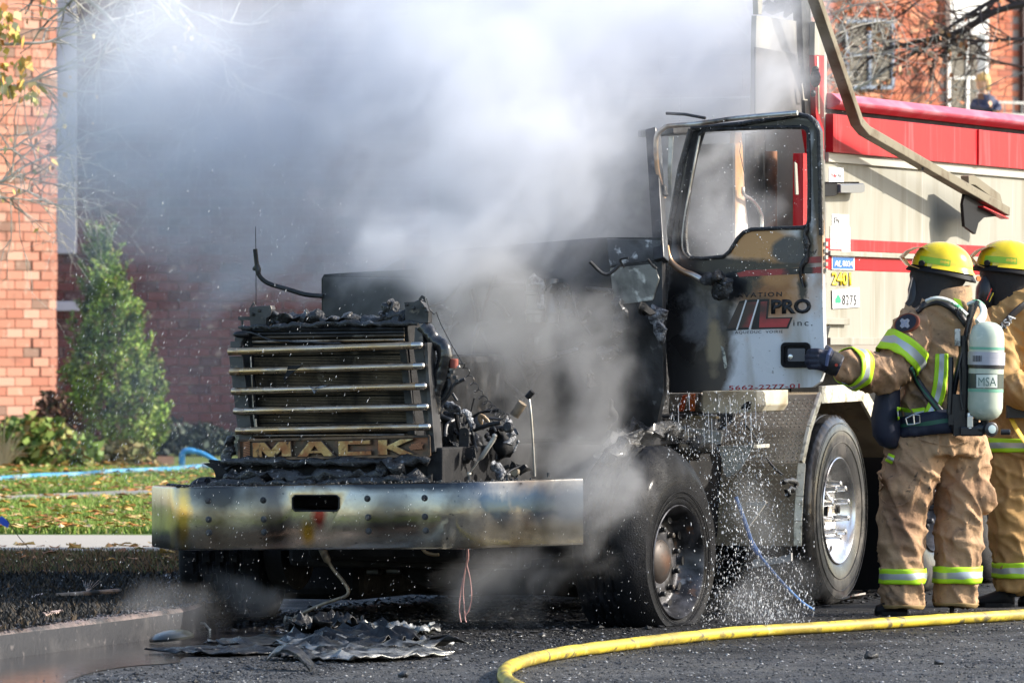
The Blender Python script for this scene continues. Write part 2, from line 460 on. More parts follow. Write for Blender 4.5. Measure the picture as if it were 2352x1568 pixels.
def brick_wall(wall, org, dr, nr, width, z0, z1, bl, bh, m1, m2, maxp=300, proud=None, skip=None, vpref=900):
    """one course after another; the bricks that show largest become parts, the others one mass"""
    dr = Vector(dr).normalized(); nr = Vector(nr).normalized(); org = Vector(org)
    g = .011; cells = []
    rows = int((z1 - z0) / bh)
    for r in range(rows):
        off = 0 if r % 2 else bl / 2
        x = -off
        while x < width:
            a = max(x, 0); b = min(x + bl, width)
            if b - a > .04:
                c = org + dr * ((a + b) / 2) + Vector((0, 0, z0 + (r + .5) * bh))
                if not (skip and skip((a + b) / 2, z0 + (r + .5) * bh)):
                    cells.append((c, b - a - g, (a + b) / 2, r))
            x += bl
    rnd = random.Random(5)
    def key(c):
        p = c[0]; v = CY - (p.z - CH) / p.y * F
        return (0 if inview(p, 15) else 1, abs(v - vpref))
    cells.sort(key=key)
    full = MB(); full.box((0, 0, 0), bl - g, .05, bh - g); fm = full.mesh('brick', m1)
    half = {}
    mass = MB(); ang = math.atan2(dr.y, dr.x); cnt = 0
    for (c, L, x, r) in cells:
        out = (proud(x, r) if proud else 0) + rnd.uniform(-.003, .003)
        cc = c + nr * (out - .008)
        if cnt < maxp and inview(c, 15):
            k = round(L, 2)
            if abs(L - (bl - g)) < .01: me = fm
            else:
                if k not in half:
                    h_ = MB(); h_.box((0, 0, 0), L, .05, bh - g); half[k] = h_.mesh('brick', m1)
                me = half[k]
            o = bpy.data.objects.new('brick', me)
            COL.objects.link(o); o.parent = wall
            o.location = cc
            o.rotation_euler = (rnd.uniform(-.01, .01), 0, ang + rnd.uniform(-.008, .008)); cnt += 1
        else:
            mass.box(cc, L, .05, bh - g, dr, nr, Vector((0, 0, 1)))
    if mass.v:
        mk('brick_courses', mass, m2, wall, kind='stuff')

house = thing('brick_house', 'brick house behind the smoke with sunlit orange pier and shaded maroon wall', 'house', (0, 0, 0))
w1o = at(128, 784, 70.0); w1o.z = 0
d1 = Vector((-.72, -.694, 0)); n1 = Vector((.694, -.72, 0))
pier = MB(); pier.box(w1o + d1 * 2.5 - n1 * .25 + Vector((0, 0, 3.6)), 5.0, .44, 7.2, d1, n1, Vector((0, 0, 1)))
wl = mk('wall', pier, m_mortar, house, label='sunlit orange brick wall at the left edge')
def quoin(x, r):
    return .018 if (x < .29 and (r % 9) < 5) else 0.0
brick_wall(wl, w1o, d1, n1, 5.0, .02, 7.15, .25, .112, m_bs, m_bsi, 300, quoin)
w2o = at(100, 784, 72.0); w2o.z = 0
w2 = MB(); w2.box(w2o + Vector((4.55, .25, 3.6)), 9.1, .44, 7.2)
wl2 = mk('wall', w2, m_mortar, house, label='shaded maroon brick wall behind the smoke')
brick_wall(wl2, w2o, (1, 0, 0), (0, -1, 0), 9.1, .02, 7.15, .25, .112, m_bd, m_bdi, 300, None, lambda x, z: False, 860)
m_trim = M('lilac_white_trim', (.55, .52, .60), .6, bump=(20, .1, .003))
def at_z(u, v, Z): return at(u, v, Z)
tb = MB(); a_ = at(131, 0, 71.9); b_ = at(176, 583, 71.9)
tb.box(((a_.x + b_.x) / 2, 71.9, (b_.z + 7.1) / 2), b_.x - a_.x, .16, 7.1 - b_.z)
mk('corner_board', tb, m_trim, house, bevel=.01)
tb = MB(); a_ = at(128, 692, 71.9); b_ = at(182, 714, 71.9)
tb.box((a_ + b_) / 2, b_.x - a_.x, .22, a_.z - b_.z); mk('window_sill', tb, m_trim, house, bevel=.01)
m_roof = M('dark_roof_shingle', (.05, .045, .045), .9, bump=(20, .5, .02))
rb = MB(); rb.plate([(-9, 71.6, 7.2), (3.7, 71.6, 7.2), (3.7, 79, 10.6), (-9, 79, 10.6)], (0, -.42, .9), .2)
mk('roof', rb, m_roof, house)
sb = MB(); sb.box((-2.4, 77, 3.5), 11.6, 9, 7.0); mk('wall', sb, m_mortar, house)

# ---------------------------------------------------------------- conifer and shrubs
def foliage(mb, n, inside, size, rnd, up=.8, aspect=.35):
    for i in range(n):
        c = inside(rnd)
        if c is None: continue
        s = size * rnd.uniform(.6, 1.4)
        a = Vector((rnd.gauss(0, 1), rnd.gauss(0, 1), rnd.gauss(0, .6) + up)).normalized()
        b = a.cross(Vector((rnd.gauss(0, 1), rnd.gauss(0, 1), rnd.gauss(0, 1)))).normalized()
        p = [c - a * s * .2, c + b * s * aspect + a * s * .3, c + a * s, c - b * s * aspect + a * s * .3]
        mb.add(p, [(0, 1, 2, 3)])
m_cedar = M('cedar_spray', (.16, .26, .04), .7, rnd=('island', [(.24, .38, .06), (.17, .28, .04), (.30, .44, .07), (.10, .17, .03), (.36, .44, .10), (.18, .15, .05)]), var=[((.05, .08, .025), 3.0, .48, .62)])
m_bark = M('bark', (.09, .065, .045), .9, bump=(30, .8, .02))
cb = gp(268, 1075, .13); cb = Vector((at(268, 900, 66).x, 66.0, .13))
cedar = thing('cedar_tree', 'pointed green cedar tree standing against the brick house', 'tree', cb)
rnd = random.Random(11)
HC = (1057 - 530) / F * 66
lobes = [(rnd.uniform(0, 6.28), rnd.uniform(.1, .9), rnd.uniform(.5, 1.0)) for _ in range(60)]
def ced(r):
    t = r.random() ** 1.25                      # height fraction
    th = r.uniform(0, 6.28)
    pr = (1 - t) ** .92 * .66 * min(1, .55 + t * 3.2) + .02
    b = noise.noise(Vector((math.cos(th) * 1.6, math.sin(th) * 1.6, t * 6.0))) * .42
    clump = noise.noise(Vector((math.cos(th) * 4, math.sin(th) * 4, t * 15 + 3)))
    rr = pr * (1 + b) * (r.uniform(.55, 1.0) ** .5) * (1 + .16 * clump)
    if clump < -.12 and r.random() < .85: return None
    rr *= 1 + .25 * max(0, noise.noise(Vector((math.cos(th) * 9, math.sin(th) * 9, t * 40)))) 
    return Vector((cb.x + rr * math.cos(th) - .22 * t + .05, cb.y + rr * math.sin(th), cb.z + t * HC))
fb = MB(); foliage(fb, 30000, ced, .05, rnd, .9, .26)
for k in range(90):
    t = rnd.random() ** 1.1; th = rnd.uniform(0, 6.28); rr = (1 - t) ** .82 * .62 * min(1, .55 + t * 3.2)
    c0 = Vector((cb.x + rr * math.cos(th) - .22 * t + .05, cb.y + rr * math.sin(th), cb.z + t * HC)); dr_ = Vector((math.cos(th) * .5, math.sin(th) * .5, 1)).normalized()
    foliage(fb, 60, lambda r: c0 + dr_ * r.uniform(0, .24) + Vector((r.gauss(0, .018), r.gauss(0, .018), 0)), .04, rnd, .9, .26)
mk('crown', fb, m_cedar, cedar)
tk = MB(); tk.tube([cb, cb + Vector((-.05, 0, HC * .5)), cb + Vector((-.2, 0, HC * .95))], [.06, .04, .008], 8)
mk('trunk', tk, m_bark, cedar, smooth=True)

def shrub(name, label, u, v, Z, rx, rz, cols, n, size, seed, up=.4, asp=.4, stems=5, wide=.6):
    b = Vector((at(u, v, Z).x, Z, .13)); t = thing(name, label, 'shrub', b)
    r = random.Random(seed)
    def ins(q):
        th = q.uniform(0, 6.28); ph = math.acos(q.uniform(0, 1)); k = q.uniform(.35, 1) ** .5
        s = 1 + .35 * noise.noise(Vector((th * 1.2, ph * 2.5, seed)))
        return b + Vector((rx * k * s * math.sin(ph) * math.cos(th), rx * wide * k * s * math.sin(ph) * math.sin(th), rz * k * s * math.cos(ph) + .02))
    mb = MB(); foliage(mb, n, ins, size, r, up, asp)
    mk('leaves', mb, M(name + '_leaf', cols[0], .7, rnd=('island', cols)), t)
    sb = MB()
    for k in range(stems):
        a = r.uniform(0, 6.28); e = b + Vector((math.cos(a) * rx * .6, math.sin(a) * rx * .3, rz * .8))
        sb.tube([b, (b + e) / 2 + Vector((0, 0, .1 * rz)), e], [.012, .008, .004], 5)
    mk('stem', sb, m_bark, t)
    return t
shrub('brown_shrub', 'dry reddish brown shrub beside the orange brick pier', 128, 1060, 65.5, .36, .72, [(.14, .07, .045), (.2, .09, .05), (.09, .05, .035), (.10, .09, .04)], 2600, .06, 21)
shrub('leafy_shrub', 'low bright green leafy bush in the bed at the left edge', 60, 1080, 61.5, .62, .48, [(.14, .22, .04), (.2, .28, .06), (.09, .14, .03), (.30, .30, .08), (.25, .16, .05)], 3000, .085, 22, .2, .45)
shrub('low_plant', 'small broad-leaved green plant beside the leafy bush', 170, 1075, 62.0, .26, .24, [(.2, .3, .08), (.14, .22, .05), (.3, .38, .14)], 500, .13, 23, .3, .4)
shrub('yellowing_shrub', 'small yellowing shrub at the foot of the cedar', 285, 1075, 62.5, .34, .22, [(.2, .17, .06), (.26, .2, .07), (.14, .15, .04), (.32, .24, .1)], 900, .07, 24)
shrub('dark_shrub', 'dark low shrub right of the cedar near the blue hose', 430, 1040, 68.5, .7, .32, [(.03, .045, .03), (.05, .07, .045), (.02, .03, .02)], 2000, .07, 25)
# dry reed blades at the left edge
rb_ = Vector((at(5, 1000, 61).x, 61, .13)); reed = thing('ornamental_grass', 'clump of dry straw-coloured blades at the left edge of the bed', 'plant', rb_)
mb = MB(); r = random.Random(4)
for k in range(40):
    a = r.uniform(-.9, 1.5); L = r.uniform(.3, .62); e = rb_ + Vector((math.sin(a) * L * .8, r.uniform(-.1, .1), math.cos(a * .8) * L)); m_ = (rb_ + e) / 2 + Vector((0, 0, .08))
    w = Vector((.006, 0, .003)); mb.add([rb_ - w, rb_ + w, m_ + w, e, m_ - w], [(0, 1, 2, 4), (4, 2, 3)])
mk('blade', mb, M('straw_blade', (.5, .4, .22), .7), reed, kind='stuff')

# ---------------------------------------------------------------- blue hose across the lawn with its standpipe
m_bhose = M('blue_hose_cloth', (.06, .30, .52), .6, var=[((.45, .55, .6), 3, .5, .7), ((.03, .18, .36), 12, .5, .7)], bump=(60, .3, .004))
bh = thing('blue_supply_hose', 'light blue fire hose lying across the lawn in the left background', 'fire hose', gp(200, 1098, .13))
pp = [gp(u, v, .13) + Vector((0, 0, .03)) for u, v in [(-300, 1128), (-120, 1112), (0, 1108), (90, 1101), (180, 1098), (260, 1091), (340, 1088), (410, 1084), (470, 1079), (520, 1086), (640, 1100), (800, 1105)]]
mb = MB(); mb.tube(spl(pp, 8), .032, 10); mk('hose_jacket', mb, m_bhose, bh, smooth=True)
mb = MB(); mb.tube([gp(468, 1079, .13) + Vector((0, 0, .03)), gp(492, 1080, .13) + Vector((0, 0, .03))], .045, 10); mk('coupling', mb, M('pale_hose_coupling', (.6, .62, .62), .4), bh, smooth=True)
bs2 = thing('blue_hose_branch', 'raised bend of bright blue hose beside the bumper end', 'hose', gp(420, 1076, .13))
Zb = gp(420, 1076, .13).y
pp = [at(u, v, Zb) for u, v in [(419, 1072), (418, 1055), (420, 1042), (428, 1035), (445, 1036), (462, 1040), (480, 1049), (500, 1062), (530, 1074)]]
mb = MB(); mb.tube(spl(pp, 6), [.034] * 25 + [.026] * 24, 10); mk('hose_bend', mb, M('bright_blue_hose', (.03, .25, .55), .5, coat=.3), bs2, smooth=True)

# survey flag
fl = thing('marker_flag', 'small blue marker flag on a thin wire by the left edge', 'flag', gp(68, 1262, .13))
Zf = gp(68, 1262, .13).y
mb = MB(); mb.tube([at(70, 1262, Zf), at(45, 1235, Zf), at(14, 1190, Zf)], .0025, 5); mk('wire', mb, m_rubber, fl)
mb = MB(); mb.plate([at(-4, 1190, Zf), at(4, 1184, Zf), at(22, 1200, Zf), at(18, 1212, Zf), at(0, 1202, Zf)], (0, -1, 0), .002)
mk('pennant', mb, M('blue_plastic_film', (.02, .08, .5), .4), fl)

# ---------------------------------------------------------------- far building on the right
far = thing('brick_apartment_building', 'sunlit orange brick building with white posts beyond the dump body', 'building', at(2150, 784, 80))
nf = Vector((.60, -.80, 0)); df = Vector((.80, .60, 0)); pf = plane(at(2150, 784, 80), nf)
m_fb = M('far_brick', (.50, .17, .09), .85, var=[((.38, .12, .07), 3, .4, .6), ((.6, .3, .2), 12, .6, .8)], bump=(20, .3, .01))
def fbox(name, u0, v0, u1, v1, out, th, mat, parent=far, **kw):
    a, b, c, d = pf(u0, v0), pf(u1, v0), pf(u1, v1), pf(u0, v1)
    zt = (a.z + b.z) / 2; zb_ = (c.z + d.z) / 2
    mb = MB(); mb.plate([Vector((a.x, a.y, zt)) + nf * out, Vector((b.x, b.y, zt)) + nf * out, Vector((b.x, b.y, zb_)) + nf * out, Vector((a.x, a.y, zb_)) + nf * out], nf, th)
    return mk(name, mb, mat, parent, **kw)
wallf = fbox('wall', 1650, -700, 3400, 900, 0, .3, m_mortar)
# courses of the wall, joined
mb = MB(); rr = random.Random(3)
A0 = pf(1650, 784); A0.z = 0
lenw = (pf(3400, 784) - pf(1650, 784)).length
wins = [(1935, 46, 2047, 205), (2170, 60, 2262, 300), (2339, -40, 2400, 300)]
for r_ in range(24, 68):
    z = r_ * .09
    x = 0 if r_ % 2 else -.13
    while x < lenw - .3:
        c = A0 + df * (x + .13) + Vector((0, 0, z)); uu = CX + c.x / c.y * F; vv = CY - (z - CH) / c.y * F
        if 1800 < uu < 2420 and vv > -40 and vv < 420 and not any(w[0] - 4 < uu < w[2] + 4 and w[1] < vv < w[3] for w in wins):
            mb.box(c + nf * (.004 + rr.uniform(0, .006)), .247, .02, .078, df, nf, Vector((0, 0, 1)))
        x += .26
mk('brick_courses', mb, M('far_orange_brick', (.5, .17, .09), .85, rnd=('island', [(.5, .16, .085), (.44, .13, .07), (.56, .2, .11), (.36, .12, .075), (.6, .26, .15)])), wallf, kind='stuff')
m_glass = M('window_glass', (.03, .04, .06), .06, spec=.9)
m_wht = M('white_window_trim', (.82, .82, .80), .5)
m_shade_blue = M('blue_grey_blind', (.22, .27, .36), .6)
for (a, b, c, d) in wins[:2]:
    w_ = fbox('window', a, b, c, d, .04, .06, m_glass)
    fr_ = MB()
    for (u0, v0, u1, v1) in ((a, b, c, b + 7), (a, d - 7, c, d), (a, b, a + 6, d), (c - 6, b, c, d), ((a + c) / 2 - 3, b, (a + c) / 2 + 3, d), (a, (b + d) / 2 - 3, c, (b + d) / 2 + 3)):
        q = [pf(u0, v0), pf(u1, v0), pf(u1, v1), pf(u0, v1)]
        fr_.plate([p + nf * .07 for p in q], nf, .03)
    mk('window_frame', fr_, m_shade_blue if a < 2000 else m_wht, w_)
fbox('white_panel', 2170, -60, 2258, 80, .12, .1, m_wht)
fbox('dark_downpipe', 2339, -200, 2356, 400, .1, .08, M('dark_pipe', (.05, .03, .03), .5))
ps = MB(); p0 = pf(2197, 600) + nf * .5; p1 = Vector((p0.x, p0.y, pf(2197, 85).z)); ps.box((p0 + p1) / 2, .11, .11, p1.z - p0.z)
p2 = pf(2197, 600)
mk('porch_post', ps, m_wht, far)
bal = thing('balcony_railing', 'pale balcony railing in front of the far brick building', 'railing', pf(2250, 250) + nf * 1.2)
mb = MB()
for z_ in (pf(2200, 243).z, pf(2200, 262).z - .05):
    p = pf(2150, 300) + nf * 1.2; q = pf(2420, 300) + nf * 1.2
    mb.seg((p.x, p.y, z_), (q.x, q.y, z_), .03, .03)
for k in range(14):
    p = pf(2150 + k * 20, 300) + nf * 1.2; mb.seg((p.x, p.y, pf(2200, 243).z), (p.x, p.y, pf(2200, 290).z), .02, .02, Vector((1, 0, 0)))
mk('rail', mb, M('pale_rail', (.5, .5, .48), .5), bal)
mb = MB(); p = pf(2150, 300) + nf * .65; q = pf(2420, 300) + nf * .65; zz = pf(2200, 290).z - .06
mb.seg((p.x, p.y, zz), (q.x, q.y, zz), 1.3, .12)
mk('balcony_deck', mb, m_conc, far)

# ---------------------------------------------------------------- bare trees
def branch(mb, p, d, L, r, depth, rnd, tips, bend=.22):
    n = 5; pts = [p]; rs = [r]; dd = d.normalized()
    for i in range(n):
        dd = (dd + Vector((rnd.gauss(0, bend), rnd.gauss(0, bend), rnd.gauss(0, bend))) * .5).normalized()
        pts.append(pts[-1] + dd * L / n); rs.append(r * (1 - .7 * (i + 1) / n))
    mb.tube(pts, rs, 6 if r > .008 else 4)
    if depth == 0: tips += pts[2:]; return
    for k in range(rnd.choice((3, 4, 4))):
        i = rnd.randint(1, n); a = (dd + Vector((rnd.gauss(0, .7), rnd.gauss(0, .5), rnd.gauss(0, .6)))).normalized()
        branch(mb, pts[i], a, L * rnd.uniform(.45, .7), rs[i] * .7 + .001, depth - 1, rnd, tips, bend)
m_twigs = M('pale_grey_bark', (.46, .43, .38), .85, bump=(40, .4, .01), var=[((.12, .1, .09), 6, .5, .65)])
m_twigd = M('dark_brown_bark', (.07, .05, .045), .85, bump=(40, .4, .01))
def tleaves(mb, tips, n, s, rnd):
    for i in range(n):
        c = rnd.choice(tips) + Vector((rnd.gauss(0, .03), rnd.gauss(0, .03), rnd.gauss(-.04, .03)))
        a = Vector((rnd.gauss(0, .5), rnd.gauss(0, .5), -1)).normalized(); b = a.cross(Vector((rnd.gauss(0, 1), rnd.gauss(0, 1), .1))).normalized()
        k = s * rnd.uniform(.6, 1.3)
        mb.add([c, c + b * k * .4 + a * k * .4, c + a * k, c - b * k * .4 + a * k * .4], [(0, 1, 2, 3)])
# left tree: trunk stands outside the picture, limbs reach in
lt = thing('maple_tree', 'bare pale-limbed tree with a few yellow leaves reaching in from the upper left', 'tree', (-8.2, 47, .13))
rnd = random.Random(31); tips = []; mb = MB()
tr = MB(); tr.tube([(-8.2, 47, .1), (-8.1, 47.1, 1.8), (-7.9, 47, 3.4), (-7.8, 46.8, 5.6), (-7.6, 46.7, 7.8)], [.22, .17, .14, .09, .03], 12)
mk('trunk', tr, m_twigd, lt, smooth=True)
Zl = 47
limb_px = [([(-600, -330), (-300, -260), (100, -190), (370, -30), (410, 25), (450, 75), (500, 130), (560, 205)], .022),
           ([(-650, -200), (-300, -150), (40, -90), (215, 10), (280, 75), (350, 125), (440, 185), (500, 290)], .013),
           ([(-650, -60), (-300, 30), (-50, 95), (60, 100), (130, 90), (200, 40), (240, -10)], .010),
           ([(-600, 150), (-300, 120), (0, 200), (120, 160), (200, 135), (250, 122)], .010),
           ([(-600, 300), (-300, 320), (-10, 345), (60, 320), (125, 290)], .008),
           ([(-600, 390), (-300, 380), (-30, 420), (60, 380), (150, 350), (170, 420)], .008),
           ([(-400, 500), (-150, 470), (0, 455), (70, 460), (110, 455)], .006)]
for pl, rd in limb_px:
    pts = spl([at(u, v, Zl + i * .06) for i, (u, v) in enumerate(pl)], 4)
    pts[0] = Vector((-8.0, 46.9, pts[0].z))
    rs = [rd * 1.25 * (1.9 - 1.5 * i / (len(pts) - 1)) for i in range(len(pts))]
    mb.tube(pts, rs, 6)
    for k in range(17):
        i = rnd.randint(len(pts) // 3, len(pts) - 1)
        t = (pts[min(i + 1, len(pts) - 1)] - pts[i - 1]).normalized()
        d_ = (t + Vector((rnd.gauss(0, .8), rnd.gauss(0, .4), rnd.gauss(-.1, .7)))).normalized()
        branch(mb, pts[i], d_, rnd.uniform(.35, .9), rs[i] * .55 + .001, 1, rnd, tips, .35)
mk('branches', mb, m_twigs, lt, smooth=True)
ll = MB()
tips_l = [t for t in tips if CX + t.x / t.y * F < 120 and CY - (t.z - CH) / t.y * F < 470]
tleaves(ll, tips_l, 60, .07, rnd)
for (u, v) in [(8, 20), (15, 45), (2, 75), (10, 130), (20, 190), (60, 175), (75, 205), (40, 60), (62, 125), (12, 175)]:
    tleaves(ll, [at(u + rnd.uniform(-8, 8), v + rnd.uniform(-10, 10), Zl) for _ in range(4)], 14, .085, rnd)
tleaves(ll, [at(400, 95, Zl), at(440, 60, Zl), at(455, 75, Zl), at(430, 100, Zl), at(405, 120, Zl)], 22, .08, rnd)
tleaves(ll, tips, 30, .05, rnd)
mk('leaves', ll, M('yellow_leaf', (.62, .45, .12), .6, rnd=('island', [(.65, .5, .14), (.6, .35, .08), (.72, .6, .3), (.45, .42, .1), (.55, .22, .06)])), lt)
# right tree, between the truck and the far building
rt = thing('oak_tree', 'bare dark-branched tree with rusty leaves in front of the far brick building', 'tree', (7.9, 58, 0))
rnd = random.Random(77); tips = []; mb = MB(); tr = MB()
tr.tube([(7.9, 58, 0), (7.85, 58, 2.0), (7.7, 58, 3.6), (7.4, 58.2, 6.5), (7.2, 58.2, 9)], [.26, .2, .16, .1, .03], 12)
mk('trunk', tr, m_twigd, rt, smooth=True)
Zr = 58
rl = [([(3050, -60), (2700, 20), (2450, 0), (2352, 10), (2280, 30), (2190, 78), (2100, 98), (2020, 120), (1960, 170)], .028),
      ([(3050, -160), (2600, -100), (2400, -60), (2300, -10), (2200, 50), (2120, 110), (2060, 150)], .020),
      ([(3000, 60), (2600, 100), (2352, 90), (2260, 95), (2150, 90), (2080, 130), (2000, 180)], .013),
      ([(3000, 140), (2600, 130), (2400, 160), (2250, 135), (2150, 150), (2060, 210)], .010),
      ([(3000, -300), (2500, -200), (2300, -130), (2150, -30), (2060, 40), (1980, 60), (1910, 90)], .012),
      ([(2900, -400), (2300, -250), (2100, -120), (2000, -30), (1930, 20)], .012)]
for pl, rd in rl:
    pts = spl([at(u, v, Zr + i * .05) for i, (u, v) in enumerate(pl)], 4)
    pts[0] = Vector((7.75, 58, pts[0].z))
    rs = [rd * (2.0 - 1.6 * i / (len(pts) - 1)) for i in range(len(pts))]
    mb.tube(pts, rs, 6)
    for k in range(16):
        i = rnd.randint(len(pts) // 3, len(pts) - 1)
        t = (pts[min(i + 1, len(pts) - 1)] - pts[i - 1]).normalized()
        d_ = (t + Vector((rnd.gauss(0, .8), rnd.gauss(0, .5), rnd.gauss(0, .8)))).normalized()
        branch(mb, pts[i], d_, rnd.uniform(.5, 1.1), rs[i] * .5 + .001, 1 if k < 11 else 2, rnd, tips, .3)
mk('branches', mb, m_twigd, rt, smooth=True)
ll = MB(); tleaves(ll, tips, 420, .065, rnd)
mk('leaves', ll, M('rusty_leaf', (.45, .16, .05), .6, rnd=('island', [(.5, .18, .05), (.4, .12, .04), (.62, .4, .25), (.3, .14, .08)])), rt)
# paler twiggy tree behind the smoke and the arm
pt = thing('bare_grey_tree', 'tangle of pale bare twigs behind the tarp arm, left of the oak', 'tree', (2.4, 52, 0))
rnd = random.Random(78); tips = []; mb = MB(); tr = MB()
tr.tube([(2.4, 52, 0), (2.35, 52, 2), (2.4, 52, 4), (2.3, 52, 7)], [.16, .12, .08, .03], 10); mk('trunk', tr, m_twigs, pt, smooth=True)
for k in range(26):
    h = rnd.uniform(2.0, 6.2); p = Vector((2.37, 52, h))
    branch(mb, p, Vector((rnd.uniform(-.5, 1.3), rnd.uniform(-.5, .5), rnd.uniform(.1, .9))), rnd.uniform(.8, 1.7), .013, 2, rnd, tips, .35)
mk('branches', mb, m_twigs, pt, smooth=True)
ll = MB(); tleaves(ll, tips, 260, .06, rnd)
mk('leaves', ll, M('brown_leaf', (.35, .15, .07), .6, rnd=('island', [(.4, .16, .07), (.3, .12, .06), (.5, .3, .18)])), pt)

# ================================================================== THE BURNT TRUCK
truck = thing('burnt_dump_truck', 'burnt-out white and red dump truck with bare radiator, smoking engine bay and opened door', 'dump truck', T0)
X_, Y_, Z_ = Vector((1, 0, 0)), Vector((0, 1, 0)), Vector((0, 0, 1))
def P3(u, v): return (312.4 + .4531 * u, 1010.7 + .4531 * v)          # reading helpers: enlarged views back to picture units
def P2(u, v): return (496.1 + .35157 * u, 643.1 + .35157 * v)
def P6(u, v): return (964.7 + .20509 * u, 826.9 + .20509 * v)
def PQ(u, v): return (1341.4 + .3808 * u, 872.8 + .3808 * v)
def P4(u, v): return (1433.3 + .2929 * u, 183.8 + .2929 * v)
def P5(u, v): return (1433.3 + .2929 * u, 505.3 + .2929 * v)
def text(name, s, base, right, top, mat, parent, out, bold=0.0, ext=.0015, space=1.0, shear=0.0):
    """lettering laid on a surface: base = lower left, right = lower right, top = above base; out = surface normal"""
    c = bpy.data.curves.new(name, 'FONT'); c.body = s; c.size = 1; c.extrude = 0; c.offset = bold; c.space_character = space; c.shear = shear
    c.resolution_u = 3
    o = bpy.data.objects.new(name, c); COL.objects.link(o)
    dg = bpy.context.evaluated_depsgraph_get()
    me = bpy.data.meshes.new_from_object(o.evaluated_get(dg), depsgraph=dg)
    bpy.data.objects.remove(o); bpy.data.curves.remove(c)
    me.name = name
    co = np.empty(len(me.vertices) * 3, 'f'); me.vertices.foreach_get('co', co); co = co.reshape(-1, 3)
    x0, x1 = co[:, 0].min(), co[:, 0].max(); y0, y1 = co[:, 1].min(), co[:, 1].max()
    base = Vector(base); ex = Vector(right) - base; ey = Vector(top) - base; out = Vector(out).normalized()
    new = []
    for p in co:
        w = base + ex * float((p[0] - x0) / (x1 - x0)) + ey * float((p[1] - y0) / (y1 - y0)) + out * ext
        new += [w.x, w.y, w.z]
    me.vertices.foreach_set('co', new); me.materials.clear(); me.materials.append(mat); me.update()
    b = bmesh.new(); b.from_mesh(me)
    r_ = bmesh.ops.extrude_face_region(b, geom=b.faces[:])
    for v_ in [g for g in r_['geom'] if isinstance(g, bmesh.types.BMVert)]: v_.co -= out * (ext + .0015)
    bmesh.ops.recalc_face_normals(b, faces=b.faces); b.to_mesh(me); b.free()
    return mk(name, me, mat, parent)

# ---------------------------------------------------------------- bumper
aB = -4.02
fB = fr(aB)
bl_ = (fB(403, 1180) - T(aB, 0, 0)).dot(N); br_ = (fB(1062, 1180) - T(aB, 0, 0)).dot(N)
bm_ = (bl_ + br_) / 2
lw, ls = .385, .64
path = []
def arc(p0, p1, p2, n=8, k=.16):
    p0, p1, p2 = Vector(p0), Vector(p1), Vector(p2)
    a = p1 + (p0 - p1).normalized() * k; b = p1 + (p2 - p1).normalized() * k
    return [(a * (1 - t) ** 2 + p1 * 2 * t * (1 - t) + b * t * t) for t in [i / n for i in range(n + 1)]]
pl = [Vector((bl_ - lw - .05, aB + ls))] + arc((bl_ - lw - .05, aB + ls), (bl_, aB), (br_, aB)) + [Vector((bl_ + (br_ - bl_) * i / 8, aB)) for i in range(2, 7)] + arc((bl_, aB), (br_, aB), (br_ + lw, aB + ls)) + [Vector((br_ + lw, aB + ls))]
def tilt(b): return .024 * (b - bm_)
m_bump = M('soot_reflection_bumper_steel', (.46, .425, .36), .36, .95, rvar=(9, .09, .24), bump=(60, .10, .002), bump2=(4, .05, .01),
           var=[((.20, .155, .105), 3.5, .5, .68), ((.03, .028, .028), 55, .66, .72)],
           spots=[(fB(500, 1135), (.22, .3, .12), (.05, .047, .045), .5, .3, 4), (fB(630, 1180), (.07, .3, .20), (.09, .08, .075), .5, .3, 5),
                  (fB(890, 1185), (.15, .3, .14), (.12, .11, .10), .5, .3, 4), (fB(930, 1112), (.42, .3, .035), (.05, .05, .05), .4, .3, 5),
                  (fB(380, 1190), (.05, .3, .2), (.48, .36, .14), .4, .35, 9), (fB(420, 1190), (.035, .3, .2), (.45, .3, .1), .5, .4, 16),
                  (fB(733, 1182), (.03, .3, .05), (.32, .06, .05), .5, .5, 9), (fB(708, 1222), (.035, .3, .06), (.42, .28, .05), .5, .5, 7),
                  (T(aB + .45, br_ + .3, .64), (.55, .55, .12), (.04, .06, .09), .5, .5, 3.2), (T(aB + .5, br_ + .3, .5), (.28, .3, .04), (.11, .095, .06), .8, .7, 5)])  # dark blue patch paints a reflection on the right wing
bmp = MB(); rings = []
z0b, z1b = .405, .73
for i, p in enumerate(pl):
    t = (pl[min(i + 1, len(pl) - 1)] - pl[max(i - 1, 0)]).normalized(); inn = Vector((-t.y, t.x))
    if inn.y < 0: inn = -inn
    zt = z1b + tilt(p.x); zb = z0b + tilt(p.x) * .7
    def q(o, z): w = p + inn * o; return T(w.y, w.x, z)
    rings.append([q(.07, zt), q(.014, zt), q(.004, zt - .004), q(0, zt - .014), q(0, zb + .014), q(.004, zb + .004), q(.014, zb), q(.07, zb),
                  q(.07, zb + .008), q(.012, zb + .01), q(.008, zb + .018), q(.008, zt - .018), q(.012, zt - .01), q(.07, zt - .008)])
bmp.loft(rings)
